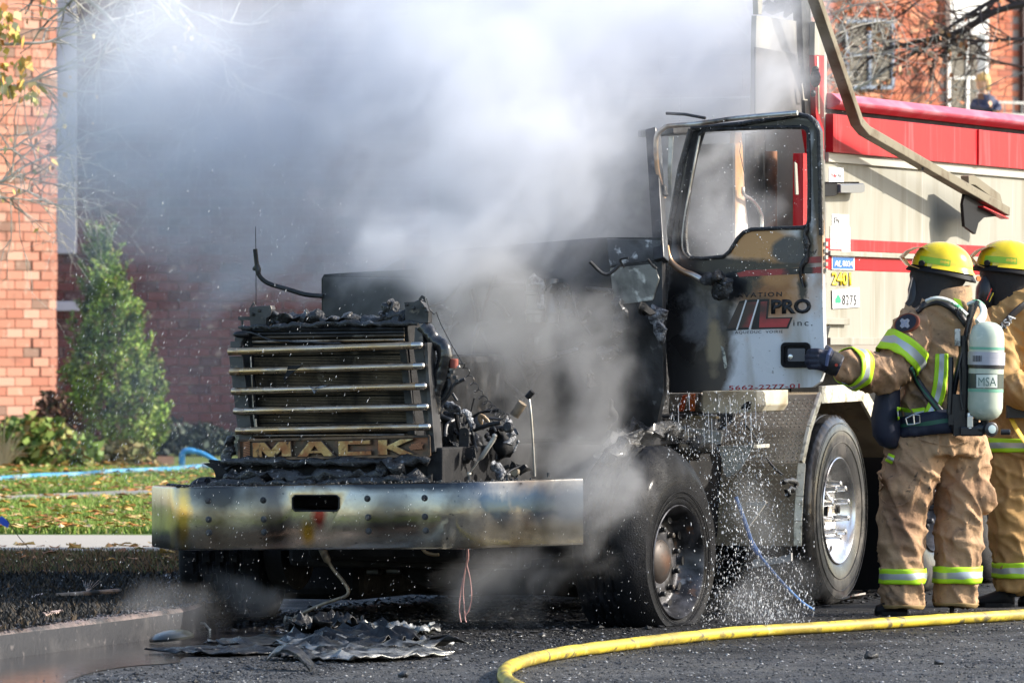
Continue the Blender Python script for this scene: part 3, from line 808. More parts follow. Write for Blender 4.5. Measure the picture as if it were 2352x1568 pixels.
# the tow opening is cut right through
cut = MB(); oc = [fB(*p) for p in [(678, 1137), (773, 1137), (779, 1143), (779, 1167), (773, 1173), (678, 1173), (672, 1167), (672, 1143)]]
cut.plate([p - D * .05 for p in oc], -D, .25)
co_ = mk('cutter', cut, m_bump)
bo = mk('bumper', bmp, m_bump, truck, smooth=True, angle=30, label='dented chrome steel bumper streaked with soot and heat colours')
bake(bo, [('BOOLEAN', dict(object=co_, operation='DIFFERENCE', solver='EXACT'))])
bpy.data.objects.remove(co_)
cp = MB()
rim_ = [p for p in oc]; rim_.append(oc[0]); cp.tube([p - D * .001 for p in rim_], .004, 6); mk('tow_opening_rim', cp, m_dsteel, bo, smooth=True)
for (x, y) in [(365, 305), (368, 401), (370, 468), (645, 303), (648, 400), (650, 466), (1173, 295), (1177, 390), (1180, 460), (1463, 292), (1465, 387), (1470, 457)]:
    c = fB(*P3(x, y)); mb = MB(); mb.lathe([(0, .0165), (.003, .0165), (.004, .012), (.004, .0105), (.012, .0105), (.014, .008)], c, -D, 6 if False else 12)
    mb.lathe([(.004, .0118), (.013, .0118), (.0145, .009)], c, -D, 6)
    mk('bolt', mb, m_gsteel if (x + y) % 3 else m_dsteel, bo)
for (u, v) in [(1165, 1098), (1260, 1093), (1078, 1102)]:
    p = T(aB + .3, (sd(0)(u, v) - T0).dot(N), 0)
    c = fr(aB + .32)(u, v - 3); mb = MB(); mb.lathe([(-.012, .008), (.01, .008), (.012, .006)], c, Z_, 8); mk('bolt', mb, m_gsteel, bo)

# ---------------------------------------------------------------- grille and radiator
aG = -3.72; fG = fr(aG); fG1 = fr(aG + .06); fG2 = fr(aG - .03)
gr = MB(); gr.plate([fG(*P2(*p)) for p in [(85, 498), (172, 495), (240, 1045), (150, 1045)]], -D, .012)
grl = mk('grille', gr, m_gsteel, truck, bevel=.002, label='heat-tinted grille with five bars and a name plate')
gb = MB()
gb.plate([fG1(*P2(*p)) for p in [(1300, 310), (1345, 318), (1352, 395), (1420, 1130), (1390, 1130), (1290, 450)]], -D, .05)
gb.plate([fG(*P2(*p)) for p in [(1362, 408), (1383, 408), (1390, 600), (1432, 1120), (1400, 1130), (1372, 700)]], -D, .10)
mk('side_bracket', gb, m_gsteel, grl, bevel=.002)
gb = MB(); gb.plate([fG(*P2(*p)) for p in [(92, 400), (160, 400), (160, 438), (150, 445), (92, 440)]], -D, .03); gb.plate([fG1(*P2(*p)) for p in [(120, 380), (140, 345), (165, 345), (180, 380), (160, 425), (120, 400)]], -D, .04)
mk('top_lug', gb, m_gsteel, grl, bevel=.003)
for (x0, y0, x1, y1) in [(82, 468, 1350, 425), (92, 598, 1362, 560), (105, 727, 1376, 692), (119, 857, 1388, 827), (132, 985, 1400, 957)]:
    a, b = fG2(*P2(x0, y0)), fG2(*P2(x1, y1)); t = (b - a).normalized(); r = .0182
    mb = MB(); pts = [a, a + t * .002, a + t * .055, a + t * .056, a + t * .0575, b - t * .0575, b - t * .056, b - t * .02, b - t * .008, b]
    mb.tube(pts, [r * .85, r, r, r * .93, r, r, r, r, r * .8, r * .3], 16)
    mk('grille_bar', mb, m_bars, grl, smooth=True, angle=60)
    mb = MB(); mb.tube([b - t * .055, b - t * .012, b - t * .003, b + t * .002], [r * 1.03, r * 1.03, r * .8, r * .3], 16); mk('bar_cap', mb, M('bar_end_cap', (.62, .57, .5), .25, 1.0, bump=(50, .1, .002)), grl, smooth=True, angle=60)
    for f in (.03, .96):
        c = a + (b - a) * f + D * .02; mb = MB(); mb.box(c, .03, .03, .02, N, D, Z_); mk('bar_clip', mb, m_dsteel, grl)
# melted scraps on the bars
mb = MB(); sc_ = [fG2(*P2(*p)) - D * .018 for p in [(610, 688), (650, 705), (690, 690), (742, 686), (700, 705), (668, 718), (650, 742), (635, 712)]]
mb.plate(sc_, -D, .004); mk('foil_scrap', mb, m_ash, grl, label='crumpled pale foil scrap stuck on the third bar')
mb = MB(); mb.plate([fG2(*P2(*p)) - D * .018 for p in [(480, 560), (570, 555), (530, 590), (490, 620), (460, 660), (450, 640), (470, 600)]], -D, .004); mk('melted_flap', mb, m_soot, grl)
# name plate with four letters
pn = MB(); pn.plate([fG(*P2(*p)) for p in [(148, 1046), (1392, 1018), (1396, 1145), (152, 1170)]], -D, .012)
npl = mk('name_plate', pn, m_plate, grl, bevel=.003)
fL = fr(aG - .016)
def lift(pts, o): return [p - D * o for p in pts]
L_M = [(240, 1060), (318, 1058), (362, 1108), (410, 1055), (488, 1052), (494, 1150), (432, 1152), (430, 1112), (388, 1153), (342, 1154), (300, 1112), (303, 1156), (243, 1158)]
L_A = [(530, 1155), (610, 1052), (690, 1050), (778, 1148), (706, 1150), (690, 1130), (612, 1132), (598, 1154)]
L_A2 = [(624, 1114), (668, 1113), (646, 1084)]
L_C = [(800, 1050), (1012, 1043), (1013, 1069), (864, 1073), (864, 1118), (1015, 1113), (1018, 1140), (802, 1147)]
L_K = [(1060, 1043), (1120, 1041), (1120, 1080), (1205, 1038), (1296, 1036), (1185, 1086), (1300, 1137), (1205, 1140), (1121, 1100), (1122, 1142), (1062, 1144)]
for L_, H_ in ((L_M, None), (L_A, L_A2), (L_C, None), (L_K, None)):
    mb = MB(); o_ = lift([fL(*P2(*p)) for p in L_], .006)
    mb.plate(o_, -D, .014, [lift([fL(*P2(*p)) for p in H_], .006)] if H_ else ())
    lo = mk('letter', mb, m_letter, npl, bevel=.0025)
    cx = sum((p for p in o_), Vector()) / len(o_)
    mb = MB(); lo2 = [p + D * .004 for p in o_] + [o_[0] + D * .004]; mb.tube(lo2, .0042, 5); mk('letter_outline', mb, m_plate, npl)
# hatch marks at both ends of the plate
mb = MB()
for k in range(9):
    y = 1058 + k * 11; mb.seg(fL(*P2(180, y + 4)), fL(*P2(222, y - 5)), .006, .004)
for k in range(8):
    x = 1262 + k * 10; mb.seg(fL(*P2(x, 1085 - k * 4)), fL(*P2(x + 16, 1110 - k * 1)), .005, .004); mb.seg(fL(*P2(x + 4, 1100)), fL(*P2(x + 20, 1068)), .005, .004)
mk('hatched_emblem', mb, M('copper_hatch', (.35, .16, .09), .45, .6), npl, kind='stuff')
mb = MB()
ed = [fL(*P2(*p)) for p in [(148, 1046), (1392, 1018), (1396, 1145), (152, 1170), (148, 1046)]]
for i in range(4): mb.seg(ed[i], ed[i + 1], .012, .008, -D)
mk('plate_rim', mb, M('rust_rim', (.17, .11, .07), .5, .6, var=[((.05, .04, .035), 12, .45, .65)]), npl)
# radiator
aR = aG + .10; fR = fr(aR)
mb = MB(); mb.plate([fR(*P2(*p)) for p in [(165, 300), (1250, 290), (1310, 1015), (240, 1035)]], -D, .16)
rad = mk('radiator', mb, m_soot, truck, label='bare charred radiator core behind the grille bars')
mb = MB(); rnd = random.Random(2)
for k in range(62):
    t = k / 61; y0 = 432 + t * 590; y1 = y0 - 14 + 8 * t
    if rnd.random() < .05: continue
    a, b = fR(*P2(250 + 45 * t, y0 + rnd.uniform(-.8, .8))) - D * .012, fR(*P2(1215 + 85 * t, y1 + rnd.uniform(-.8, .8))) - D * .012
    mb.seg(a, b, .008, .0032, Z_)
mk('cooling_tube', mb, m_mesh, rad, kind='stuff')
for (y0, y1, r, m_) in ((330, 318, .008, m_dsteel), (352, 340, .007, m_gsteel), (376, 362, .008, m_mesh), (404, 390, .007, m_bars), (1018, 1010, .006, m_bars)):
    mb = MB(); mb.tube([fR(*P2(250, y0)) - D * .02, fR(*P2(1240, y1)) - D * .02], r, 8); mk('cross_tube', mb, m_, rad, smooth=True)
mb = MB(); mb.plate([fR(*P2(*p)) - D * .02 for p in [(170, 440), (238, 440), (290, 1030), (235, 1030)]], -D, .02); mk('side_tank', mb, m_soot, rad, bevel=.004)
mb = MB(); mb.plate([fR(*P2(*p)) - D * .02 for p in [(1205, 430), (1250, 430), (1312, 1010), (1262, 1010)]], -D, .02); mk('side_tank', mb, m_dsteel, rad, bevel=.004)
mb = MB(); mb.tube([fR(*P2(*p)) - D * .03 for p in [(242, 500), (262, 900), (285, 1010)]], .0035, 6); mb.tube([fR(*P2(*p)) - D * .03 for p in [(272, 905), (276, 965)]], .008, 6); mk('side_rail', mb, m_alu, rad, smooth=True)
def lump(name, pts, r, mat, parent, seed=0, amp=.5, n=10, sub=3, fr_=10):
    """melted crust: a tube roughened with noise"""
    pts = spl(pts, sub) if len(pts) > 2 else [Vector(pts[0]).lerp(Vector(pts[1]), t / 6) for t in range(7)]
    mb = MB(); rs = []
    for i in range(len(pts)):
        k = noise.noise(Vector((i * .7, seed, 0))); rs.append(r * (1 + amp * k))
    rs[0] *= .5; rs[-1] *= .5
    mb.tube(pts, rs, n); vs = []
    for v in mb.v:
        v = Vector(v); vs.append(v + Vector((noise.noise(v * fr_ * 2 + Vector((seed, 0, 0))), noise.noise(v * fr_ * 2 + Vector((9, seed, 0))), noise.noise(v * fr_ * 2 + Vector((0, 5, seed))))) * r * amp * 1.6)
    mb.v = vs
    return mk(name, mb, mat, parent, smooth=True, angle=70)
lump('melted_crust', [fR(*P2(*p)) for p in [(330, 250), (420, 240), (520, 248), (600, 235), (720, 262), (850, 245), (960, 262), (1100, 262), (1200, 262), (1260, 250)]], .022, m_char, rad, 1, .9, 12, 6)
lump('melted_crust', [fR(*P2(*p)) - D * .05 for p in [(170, 315), (330, 305), (500, 300), (700, 290), (900, 285), (1100, 280), (1350, 290)]], .013, m_char, rad, 2, .8, 10, 6)
lump('melted_crust', [fR(*P2(*p)) + D * .06 for p in [(320, 290), (500, 275), (760, 290), (1000, 280), (1230, 290)]], .035, m_char, rad, 3, .6, 12, 6)
lump('melted_crust', [fR(*P2(*p)) for p in [(1080, 215), (1110, 175), (1130, 150), (1150, 175), (1175, 190), (1150, 230)]], .018, m_char, rad, 4, 1.1, 10, 4)
lump('melted_crust', [fR(*P2(*p)) for p in [(1120, 240), (1150, 225), (1190, 230), (1230, 240)]], .02, m_char, rad, 14, 1.1, 10, 4)
lump('melted_crust', [fR(*P2(*p)) - D * .06 for p in [(200, 335), (290, 350), (370, 385), (500, 400), (700, 410), (850, 412)]], .0055, m_gsteel, rad, 5, .6, 8, 5)
mb = MB(); mb.ell(fR(*P2(200, 355)) - D * .06, .045, .03, .018); mk('melted_clamp', mb, m_dsteel, rad, smooth=True)
for q_, nm in (([(232, 180), (300, 170), (372, 165), (380, 190), (372, 235), (345, 250), (340, 300), (240, 310)], 0), ([(1243, 145), (1310, 142), (1345, 125), (1362, 150), (1405, 200), (1402, 280), (1350, 285), (1250, 285), (1250, 195)], 1)):
    mb = MB(); mb.plate([fR(*P2(*p)) - D * .03 for p in q_], -D, .05)
    br = mk('mounting_bracket', mb, m_gsteel, rad, bevel=.003)
    for (x, y) in ([(258, 224), (300, 200)] if nm == 0 else [(1262, 160), (1305, 182), (1372, 172), (1393, 200)]):
        mb = MB(); mb.lathe([(0, .008), (.008, .008), (.01, .005)], fR(*P2(x, y)) - D * .03, -D, 8); mk('bolt', mb, m_dsteel, br)
mb = MB(); mb.plate([fR(*P2(*p)) - D * .02 for p in [(232, 182), (255, 140), (270, 172), (285, 178)]], -D, .006, [[fR(*P2(*p)) - D * .02 for p in [(246, 176), (257, 155), (266, 174)]]]); mk('hook_plate', mb, m_gsteel, rad)
mb = MB(); mb.plate([fR(*P2(*p)) - D * .035 for p in [(1340, 125), (1362, 98), (1382, 110), (1390, 150)]], -D, .006, [[fR(*P2(*p)) - D * .035 for p in [(1355, 135), (1364, 115), (1376, 135)]]]); mk('hook_plate', mb, m_gsteel, rad)
mb = MB(); mb.seg(fR(*P2(150, 250)), fR(*P2(232, 250)), .02, .018); mb.tube([fR(*P2(155, 245)), fR(*P2(172, 262)), fR(*P2(175, 300)), fR(*P2(178, 325))], [.012, .008, .006, .009], 8); mk('strut_stub', mb, m_gsteel, rad)

# under-grille beam, crusts and torn flaps
fU = fr(aG + .03)
mb = MB(); mb.plate([fU(*P2(*p)) for p in [(90, 1185), (1440, 1150), (1480, 1330), (60, 1345)]], -D, .35)
mk('front_crossmember', mb, m_soot, truck, bevel=.01)
lump('burnt_crust', [fU(*P2(*p)) - D * .06 for p in [(70, 1190), (300, 1180), (520, 1190), (800, 1185), (1100, 1190), (1230, 1180), (1420, 1170)]], .022, m_char, truck, 6, .7, 10, 5)
lump('burnt_crust', [fU(*P2(*p)) - D * .08 for p in [(110, 1290), (350, 1270), (600, 1300), (900, 1275), (1080, 1290), (1150, 1215), (1235, 1220), (1240, 1290), (1440, 1290)]], .03, m_char, truck, 7, .8, 12, 5)
lump('burnt_crust', [fU(*P2(*p)) - D * .14 for p in [(20, 1335), (300, 1322), (600, 1328), (900, 1318), (1200, 1310), (1450, 1300)]], .02, m_char, truck, 8, .8, 10, 6)
lump('burnt_crust', [fU(*P2(*p)) for p in [(100, 1010), (95, 1060), (85, 1130), (75, 1190), (90, 1240)]], .026, m_char, truck, 9, .6, 12, 4)
mb = MB(); mb.plate([fU(*P2(*p)) - D * .02 for p in [(-30, 1170), (60, 1180), (110, 1245), (60, 1290), (20, 1340), (5, 1270), (-5, 1215), (-40, 1180)]], -D, .006)
mb.plate([fU(*P2(*p)) - D * .06 for p in [(-55, 1195), (0, 1190), (70, 1215), (120, 1270), (40, 1285), (10, 1230)]], -D, .006)
mk('torn_panel_flap', mb, m_soot, truck)
rnd = random.Random(9)
mb = MB()
for k in range(240):                                     # crumbs along the bumper lip
    b = rnd.uniform(bl_ - .2, bl_ + .5) if k < 90 else rnd.uniform(bl_, br_ + .2)
    if k % 3 == 0: b = rnd.uniform(bl_ - .3, bl_ + .3)
    off = max(0, bl_ - b) * ls / lw + max(0, b - br_) * ls / lw
    c = T(aB + .03 + off + rnd.uniform(0, .05), b, z1b + tilt(b) + .002); s = rnd.uniform(.003, .013)
    mb.ell(c, s, s, s * .8, 5, 3)
mk('ash_crumbs', mb, m_char, truck, kind='stuff')

# ---------------------------------------------------------------- hoses, wires and engine remains
fE = fr(aG + .10); fE2 = fr(aG + .35); fE3 = fr(aG + .6)
eng = lump('air_duct', [fE(*P2(*p)) for p in [(1345, 300), (1390, 345), (1430, 400), (1485, 440), (1495, 520), (1475, 600), (1448, 700), (1430, 790), (1425, 880)]], .040, M('glossy_charred_duct', (.012, .012, .013), .25, coat=.7, bump=(50, .4, .006), var=[((.25, .26, .28), 60, .68, .76)]), truck, 10, .12, 16, 6)
eng['label'] = 'glossy charred air duct beside the radiator'
mb = MB(); mb.tube(spl([fE(*P2(*p)) for p in [(1392, 530), (1450, 550), (1510, 582), (1540, 580), (1592, 562)]], 5), .0065, 8); mk('coolant_pipe', mb, m_alu, truck, smooth=True)
mb = MB(); mb.tube(spl([fE(*P2(*p)) for p in [(1415, 900), (1470, 820), (1530, 735), (1560, 680), (1625, 645)]], 5), .009, 8); mk('coolant_pipe', mb, m_gsteel, truck, smooth=True)
mb = MB(); c = fE(*P2(1555, 535)); mb.lathe([(-.03, .02), (.012, .022), (.016, .018)], c, (0, 0, 1), 14); mk('sensor_cap', mb, M('rusty_red_cap', (.25, .06, .04), .6, bump=(50, .3, .003)), truck, smooth=True)
for (x, y) in [(1545, 600), (1565, 635), (1580, 660), (1530, 620)]:
    mb = MB(); mb.box(fE(*P2(x, y)), .022, .03, .018, N, D, Z_); mk('hose_clamp', mb, m_gsteel, truck, bevel=.003)
mb = MB(); mb.tube([fE(*P2(1545, 740)), fE(*P2(1575, 788))], .0075, 8); mk('broken_stub', mb, m_gsteel, truck, smooth=True)
lump('melted_wiring', [fE(*P2(*p)) for p in [(1500, 640), (1520, 690), (1490, 760), (1470, 800)]], .014, m_char, truck, 12, .9)
# retaining wire, with the stretched coil
mb = MB(); fw = fr(aG + .02)
mb.tube([fw(*P2(*p)) for p in [(1375, 120), (1385, 160), (1395, 195), (1425, 225), (1440, 210), (1450, 240), (1470, 290), (1540, 425), (1608, 540)]], .0028, 6)
cs, ce = fw(*P2(1610, 545)), fr(aG + .5)(*P2(1905, 905)); pts = []
ax = (ce - cs).normalized(); p1 = ax.cross(D).normalized(); p2 = ax.cross(p1)
for k in range(221):
    t = k / 220; tt = t ** 1.15
    rr = .013 + .012 * t; a = tt * 10.5 * 2 * math.pi
    pts.append(cs + (ce - cs) * tt + Vector((0, 0, -.05 * math.sin(math.pi * tt))) + (p1 * math.cos(a) + p2 * math.sin(a) * .8) * rr)
mb.tube(pts, .0022, 5)
for k in range(3):
    mb.tube([cs + (p1 * math.cos(a) + D * math.sin(a)) * (.012 - .003 * k) for a in [i * math.pi / 6 for i in range(13)]], .002, 5)
mk('hood_cable_spring', mb, m_dsteel, truck, smooth=True, label='thin wire with a stretched coil spring running down from the radiator')
# parts lying in the engine bay
def w6(p, a=.35): return fr(aG + a)(*P6(*p))
mb = MB(); mb.tube([w6((838, 850)), w6((832, 870)), w6((690, 1085)), w6((668, 1105))], [.010, .0125, .0125, .009], 12); mb.tube([w6((668, 1105)), w6((565, 1250))], .005, 8)
mb.ell(w6((835, 848)), .013, .013, .013); mb.ell(w6((540, 1275)), .016, .012, .014)
mk('gas_strut', mb, m_alu, truck, smooth=True)
mb = MB(); a, b = w6((1150, 480), .6), w6((1062, 612), .6); mb.tube([a, b], [.024, .024], 18); mb.tube([b, b + (b - a).normalized() * .004], [.026, .026], 18); mk('pipe_stub', mb, M('sooty_brass_pipe', (.3, .24, .17), .5, .5, var=[((.08, .07, .06), 8, .45, .65)]), truck, smooth=True, label='short brownish pipe stub leaning in the engine bay')
mb = MB(); mb.tube([w6((1260, 350), .7), w6((1200, 420), .7)], [.016, .016], 14); mk('pipe_elbow', mb, m_dsteel, truck, smooth=True)
mb = MB()
mb.tube(spl([w6(p, .7) for p in [(1195, 400), (1220, 440), (1236, 540), (1252, 720), (1268, 980), (1285, 1300)]], 4), .006, 8); mk('oil_dipstick_tube', mb, m_alu, truck, smooth=True)
mb = MB(); mb.plate([w6(p) for p in [(440, 780), (455, 760), (500, 752), (535, 765), (548, 790), (545, 970), (430, 985)]], -D, .008); pb = mk('pump_bracket', mb, m_gsteel, truck, bevel=.002)
mb = MB(); mb.lathe([(0, .008), (.01, .008)], w6((502, 828)), -D, 6); mk('bolt', mb, m_dsteel, pb)
mb = MB(); mb.box(w6((370, 800), .5), .09, .1, .22, N, D, Z_); mk('steering_gearbox', mb, m_char, truck, bevel=.02)
for i, (q_, r, sd_) in enumerate([([(230, 560), (270, 500), (340, 520), (400, 560), (450, 620)], .016, 1), ([(430, 610), (470, 575), (530, 590), (545, 650), (570, 730), (590, 790)], .012, 2), ([(180, 640), (210, 690), (170, 740)], .012, 3), ([(440, 620), (440, 740), (436, 760)], .004, 4), ([(495, 640), (500, 750)], .004, 5)]):
    lump('melted_metal', [w6(p, .3) for p in q_], r, m_ash, truck, 20 + i, 1.0, 9, 4)
mb = MB(); mb.tube([w6((600, 780), .4), w6((780, 720), .4), w6((905, 700), .4)], [.012, .012, .010], 10); mb.tube([w6((830, 680), .4), w6((815, 730), .4), w6((850, 800), .4)], .007, 8); mk('linkage_rod', mb, m_dsteel, truck, smooth=True)
lump('linkage_arm', [w6(p, .45) for p in [(690, 720), (665, 640), (690, 615), (730, 650), (770, 700)]], .011, M('tan_scorched_metal', (.35, .24, .14), .6, .3, var=[((.5, .45, .38), 20, .5, .7)], bump=(40, .4, .004)), truck, 31, .4)
lump('melted_metal', [w6(p, .5) for p in [(960, 700), (1010, 720), (1035, 800), (1020, 880), (985, 960)]], .018, m_ash, truck, 32, .9, 10, 4)
lump('melted_metal', [w6(p, .5) for p in [(1100, 880), (1085, 950), (1060, 1040)]], .007, m_ash, truck, 33, 1.0, 9, 4)
lump('burnt_block', [w6(p, .6) for p in [(860, 760), (900, 850), (930, 950), (960, 1080)]], .045, m_soot, truck, 34, .5, 12, 4)
lump('burnt_block', [w6(p, .5) for p in [(200, 870), (240, 960), (290, 1080), (330, 1180)]], .022, M('rust_brown_crust', (.14, .07, .05), .7, var=[((.03, .03, .03), 12, .4, .6)], bump=(40, .8, .01)), truck, 35, .6, 10, 4)
lump('burnt_block', [w6(p, .3) for p in [(380, 1000), (450, 1060), (520, 1100), (620, 1090)]], .02, m_char, truck, 36, .9, 10, 4)
mb = MB()
rnd = random.Random(12)
for k in range(14):
    a = w6((520 + rnd.uniform(-20, 30), 985 + k * 9), .25); b = w6((600 + rnd.uniform(-15, 30), 985 + k * 9 + rnd.uniform(-10, 20)), .22); mb.seg(a, b, .004, .01)
mk('frayed_fins', mb, m_gsteel, truck, kind='stuff')
mb = MB(); c = w6((1065, 1250), .45)
for rr in (.021, .014): mb.tube([c + N * (math.cos(t) * rr * .75) + Z_ * (math.sin(t) * rr * 1.4) for t in [i * math.pi / 12 for i in range(25)]], .0035, 6)
mk('belt_pulley_ring', mb, m_dsteel, truck, smooth=True)
mb = MB(); mb.lathe([(-.02, .018), (.01, .02)], c, -D, 18); mk('belt_pulley', mb, M('pulley_tan', (.3, .25, .18), .5, .4, bump=(40, .3, .004)), truck, smooth=True)
lump('burnt_block', [w6(p, .4) for p in [(820, 1160), (870, 1180), (900, 1260), (960, 1320)]], .022, m_ash, truck, 37, .8, 12, 4)
lump('burnt_block', [w6(p, .7) for p in [(560, 860), (620, 870), (650, 960), (640, 1060)]], .03, m_dsteel, truck, 38, .3, 12, 4)
mb = MB()
for k in range(9):
    x = 265 + k * 12; mb.tube(spl([w6(p, .25) for p in [(x, 1245 + rnd.uniform(-8, 8)), (x + 45 + rnd.uniform(-15, 15), 1280), (x + 80 + rnd.uniform(-20, 25), 1345)]], 4), .0022, 5)
mk('bare_wires', mb, m_copper, truck, smooth=True, label='tangle of bare reddish copper wires at the bumper edge')
# engine block mass in the bay, mostly veiled by smoke
for (a, b, z, sx, sy, sz, m_) in [(-2.9, -1.45, .85, .75, 1.3, .5, m_soot), (-2.75, -1.3, 1.2, .55, .9, .34, m_dsteel), (-2.9, -1.3, .58, 1.3, .7, .2, m_soot)]:
    mb = MB(); mb.box(T(a, b, z), sx, sy, sz, N, D, Z_); mk('engine_block', mb, m_, truck, bevel=.04)
mb = MB(); c = T(-2.5, -.62, 1.15)
for z_ in np.arange(.85, 1.5, .09): pass
for (u, w_) in ((1232, .055), (1268, .035)):
    p = fr(-2.15)(u, 640); q = fr(-2.15)(u, 740); mb = MB()
    mb.lathe([(0, w_), (.04, w_), (.045, w_ * 1.12), (.06, w_ * 1.12), (.065, w_), (.14, w_), (.145, w_ * 1.1), (.16, w_ * 1.1), (.165, w_), (.225, w_)], (p.x, p.y, q.z), Z_, 20)
    mk('filter_canister', mb, M('wet_grey_canister', (.12, .12, .125), .3, .6, bump=(20, .2, .004)), truck, smooth=True)

rnd = random.Random(99)
for k in range(34):                       # clutter of burnt fittings around the engine
    x, y = rnd.uniform(200, 1150), rnd.uniform(650, 1300); dp = rnd.uniform(.35, .75); j = rnd.random()
    c = w6((x, y), dp)
    if j < .4:
        e = c + Vector((rnd.gauss(0, .09), rnd.gauss(0, .05), rnd.gauss(0, .07))); m_ = (c + e) / 2 + Vector((rnd.gauss(0, .02), 0, rnd.gauss(0, .03)))
        mb = MB(); mb.tube(spl([c, m_, e], 4), rnd.uniform(.004, .014), 8); mk('burnt_pipe', mb, rnd.choice((m_dsteel, m_char, m_gsteel)), truck, smooth=True)
    elif j < .7:
        e = c + Vector((rnd.gauss(0, .07), 0, rnd.gauss(0, .05)))
        lump('burnt_fitting', [c, (c + e) / 2 + Z_ * .02, e], rnd.uniform(.010, .03), rnd.choice((m_char, m_char, m_ash, m_dsteel)), truck, k * 1.3, .9, 9, 4)
    else:
        mb = MB(); ax_ = Vector((rnd.gauss(0, 1), -1.2, rnd.gauss(0, .6))); r_ = rnd.uniform(.012, .03); mb.lathe([(-.02, r_), (0, r_), (.004, r_ * .8), (.012, r_ * .8), (.014, r_ * .5)], c, Vector((ax_.x, ax_.y, .3)), 14); mk('burnt_flange', mb, rnd.choice((m_dsteel, m_gsteel, m_char)), truck, smooth=True, angle=40)
for (a, z0_, z1_, b0, b1) in ((-.55, .035, .95, -2.3, -.55), (1.15, .03, 1.1, -2.4, -.1)):  # full-width dark sheets added to black out the bright road behind
    mb = MB(); q_ = [T(a, b0, z1_), T(a, b1, z1_)] + [T(a, b1 + (b0 - b1) * k / 9, z0_ + .02 * noise.noise(Vector((k * 1.7, a, 0)))) for k in range(10)]
    mb.plate(q_, -D, .03); mk('underbody_dark_sheet', mb, m_rubber, truck)
# frame rails, axle, added dark boxes
for b in (-.85, -1.72):
    mb = MB(); mb.box(T(.6, b, .78), .09, 8.6, .26, N, D, Z_); mk('frame_rail', mb, m_soot, truck, bevel=.01)
mb = MB(); mb.tube([T(-2.62, -.3, .42), T(-2.62, -1.0, .36), T(-2.62, -1.7, .36), T(-2.62, -2.3, .42)], .06, 10); mk('front_axle', mb, m_soot, truck, smooth=True)
mb = MB(); mb.box(T(-2.95, -1.3, .36), 1.3, .16, .16, N, D, Z_); mk('drag_link_beam', mb, m_soot, truck, bevel=.03)
mb = MB(); mb.ell(T(-2.6, -1.25, .34), .28, .22, .18); mk('oil_pan', mb, m_soot, truck, smooth=True)

for (a, b, z, sx, sy, sz) in [(-1.35, -2.2, .38, .55, 1.5, .62), (-1.6, -1.3, .55, .8, 1.6, .5), (-3.2, -1.3, .42, .9, .14, .2), (-2.0, -1.9, .55, .5, .9, .5), (.2, -1.3, .5, 1.0, .4, .5)]:  # dark boxes added to block the bright road seen under the truck
    mb = MB(); mb.box(T(a, b, z), sx, sy, sz, N, D, Z_); mk('underbody_blocker', mb, m_soot, truck, bevel=.06, seg=3)
# ---------------------------------------------------------------- cab shell
aC = -2.05; fC = fr(aC)
cabm = M('charred_cab_metal', (.045, .046, .05), .5, .35, var=[((.012, .012, .013), 3, .40, .60), ((.22, .23, .24), 7, .64, .78)], bump=(14, .4, .01), rvar=(5, .3, .6))
mb = MB(); cab_o = [(738, 640), (744, 630), (800, 626), (960, 618), (1020, 575), (1380, 545), (1520, 545), (1524, 900), (1500, 1010), (740, 1000)]
mb.plate([fC(*p) for p in cab_o], -D, .05)
cab = mk('cab', mb, cabm, truck, bevel=.006, label='gutted cab with its charred firewall and empty window openings')
mb = MB(); mb.plate([fC(*p) - D * .004 for p in [(1392, 548), (1519, 552), (1519, 598), (1400, 612)]], -D, .03); mk('cowl_panel', mb, M('ash_grey_cowl', (.08, .085, .095), .5, .3, var=[((.03, .03, .033), 5, .45, .62), ((.5, .52, .54), 18, .60, .72)], bump=(20, .5, .01)), cab, bevel=.006)
mb = MB(); mb.plate([fC(*p) - D * .012 for p in [(1402, 616), (1504, 606), (1516, 640), (1500, 690), (1420, 700), (1410, 690)]], -D, .03); mk('blistered_panel', mb, M('blistered_pale_panel', (.20, .20, .18), .45, .2, var=[((.05, .05, .05), 4, .42, .58), ((.62, .62, .56), 11, .58, .70)], bump=(16, .5, .01)), cab, bevel=.006)
mb = MB(); mb.plate([fC(*p) - D * .004 for p in [(741, 636), (980, 640), (980, 740), (741, 728)]], -D, .02); mk('firewall_plate', mb, M('grey_firewall', (.10, .10, .10), .7, .2, var=[((.03, .03, .03), 3, .45, .65)], bump=(10, .2, .01)), cab, bevel=.006)
rnd = random.Random(404)
for k in range(46):                        # burnt fittings hanging on the firewall
    x, y = rnd.uniform(1010, 1500), rnd.uniform(590, 960); c = fr(aC - rnd.uniform(.06, .3))(x, y); j = rnd.random()
    if j < .5:
        e = c + Vector((rnd.gauss(0, .10), rnd.gauss(0, .03), rnd.gauss(-.08, .10))); mb = MB(); mb.tube(spl([c, (c + e) / 2 + Vector((rnd.gauss(0, .03), 0, rnd.gauss(0, .03))), e], 4), rnd.uniform(.006, .016), 8); mk('burnt_pipe', mb, rnd.choice((m_soot, m_char, m_dsteel)), cab, smooth=True)
    else:
        e = c + Vector((rnd.gauss(0, .06), 0, rnd.gauss(-.06, .08))); lump('burnt_fitting', [c, (c + e) / 2 + Vector((.02, 0, 0)), e], rnd.uniform(.012, .035), rnd.choice((m_char, m_soot, m_char, m_ash)), cab, 60 + k, .9, 9, 4)
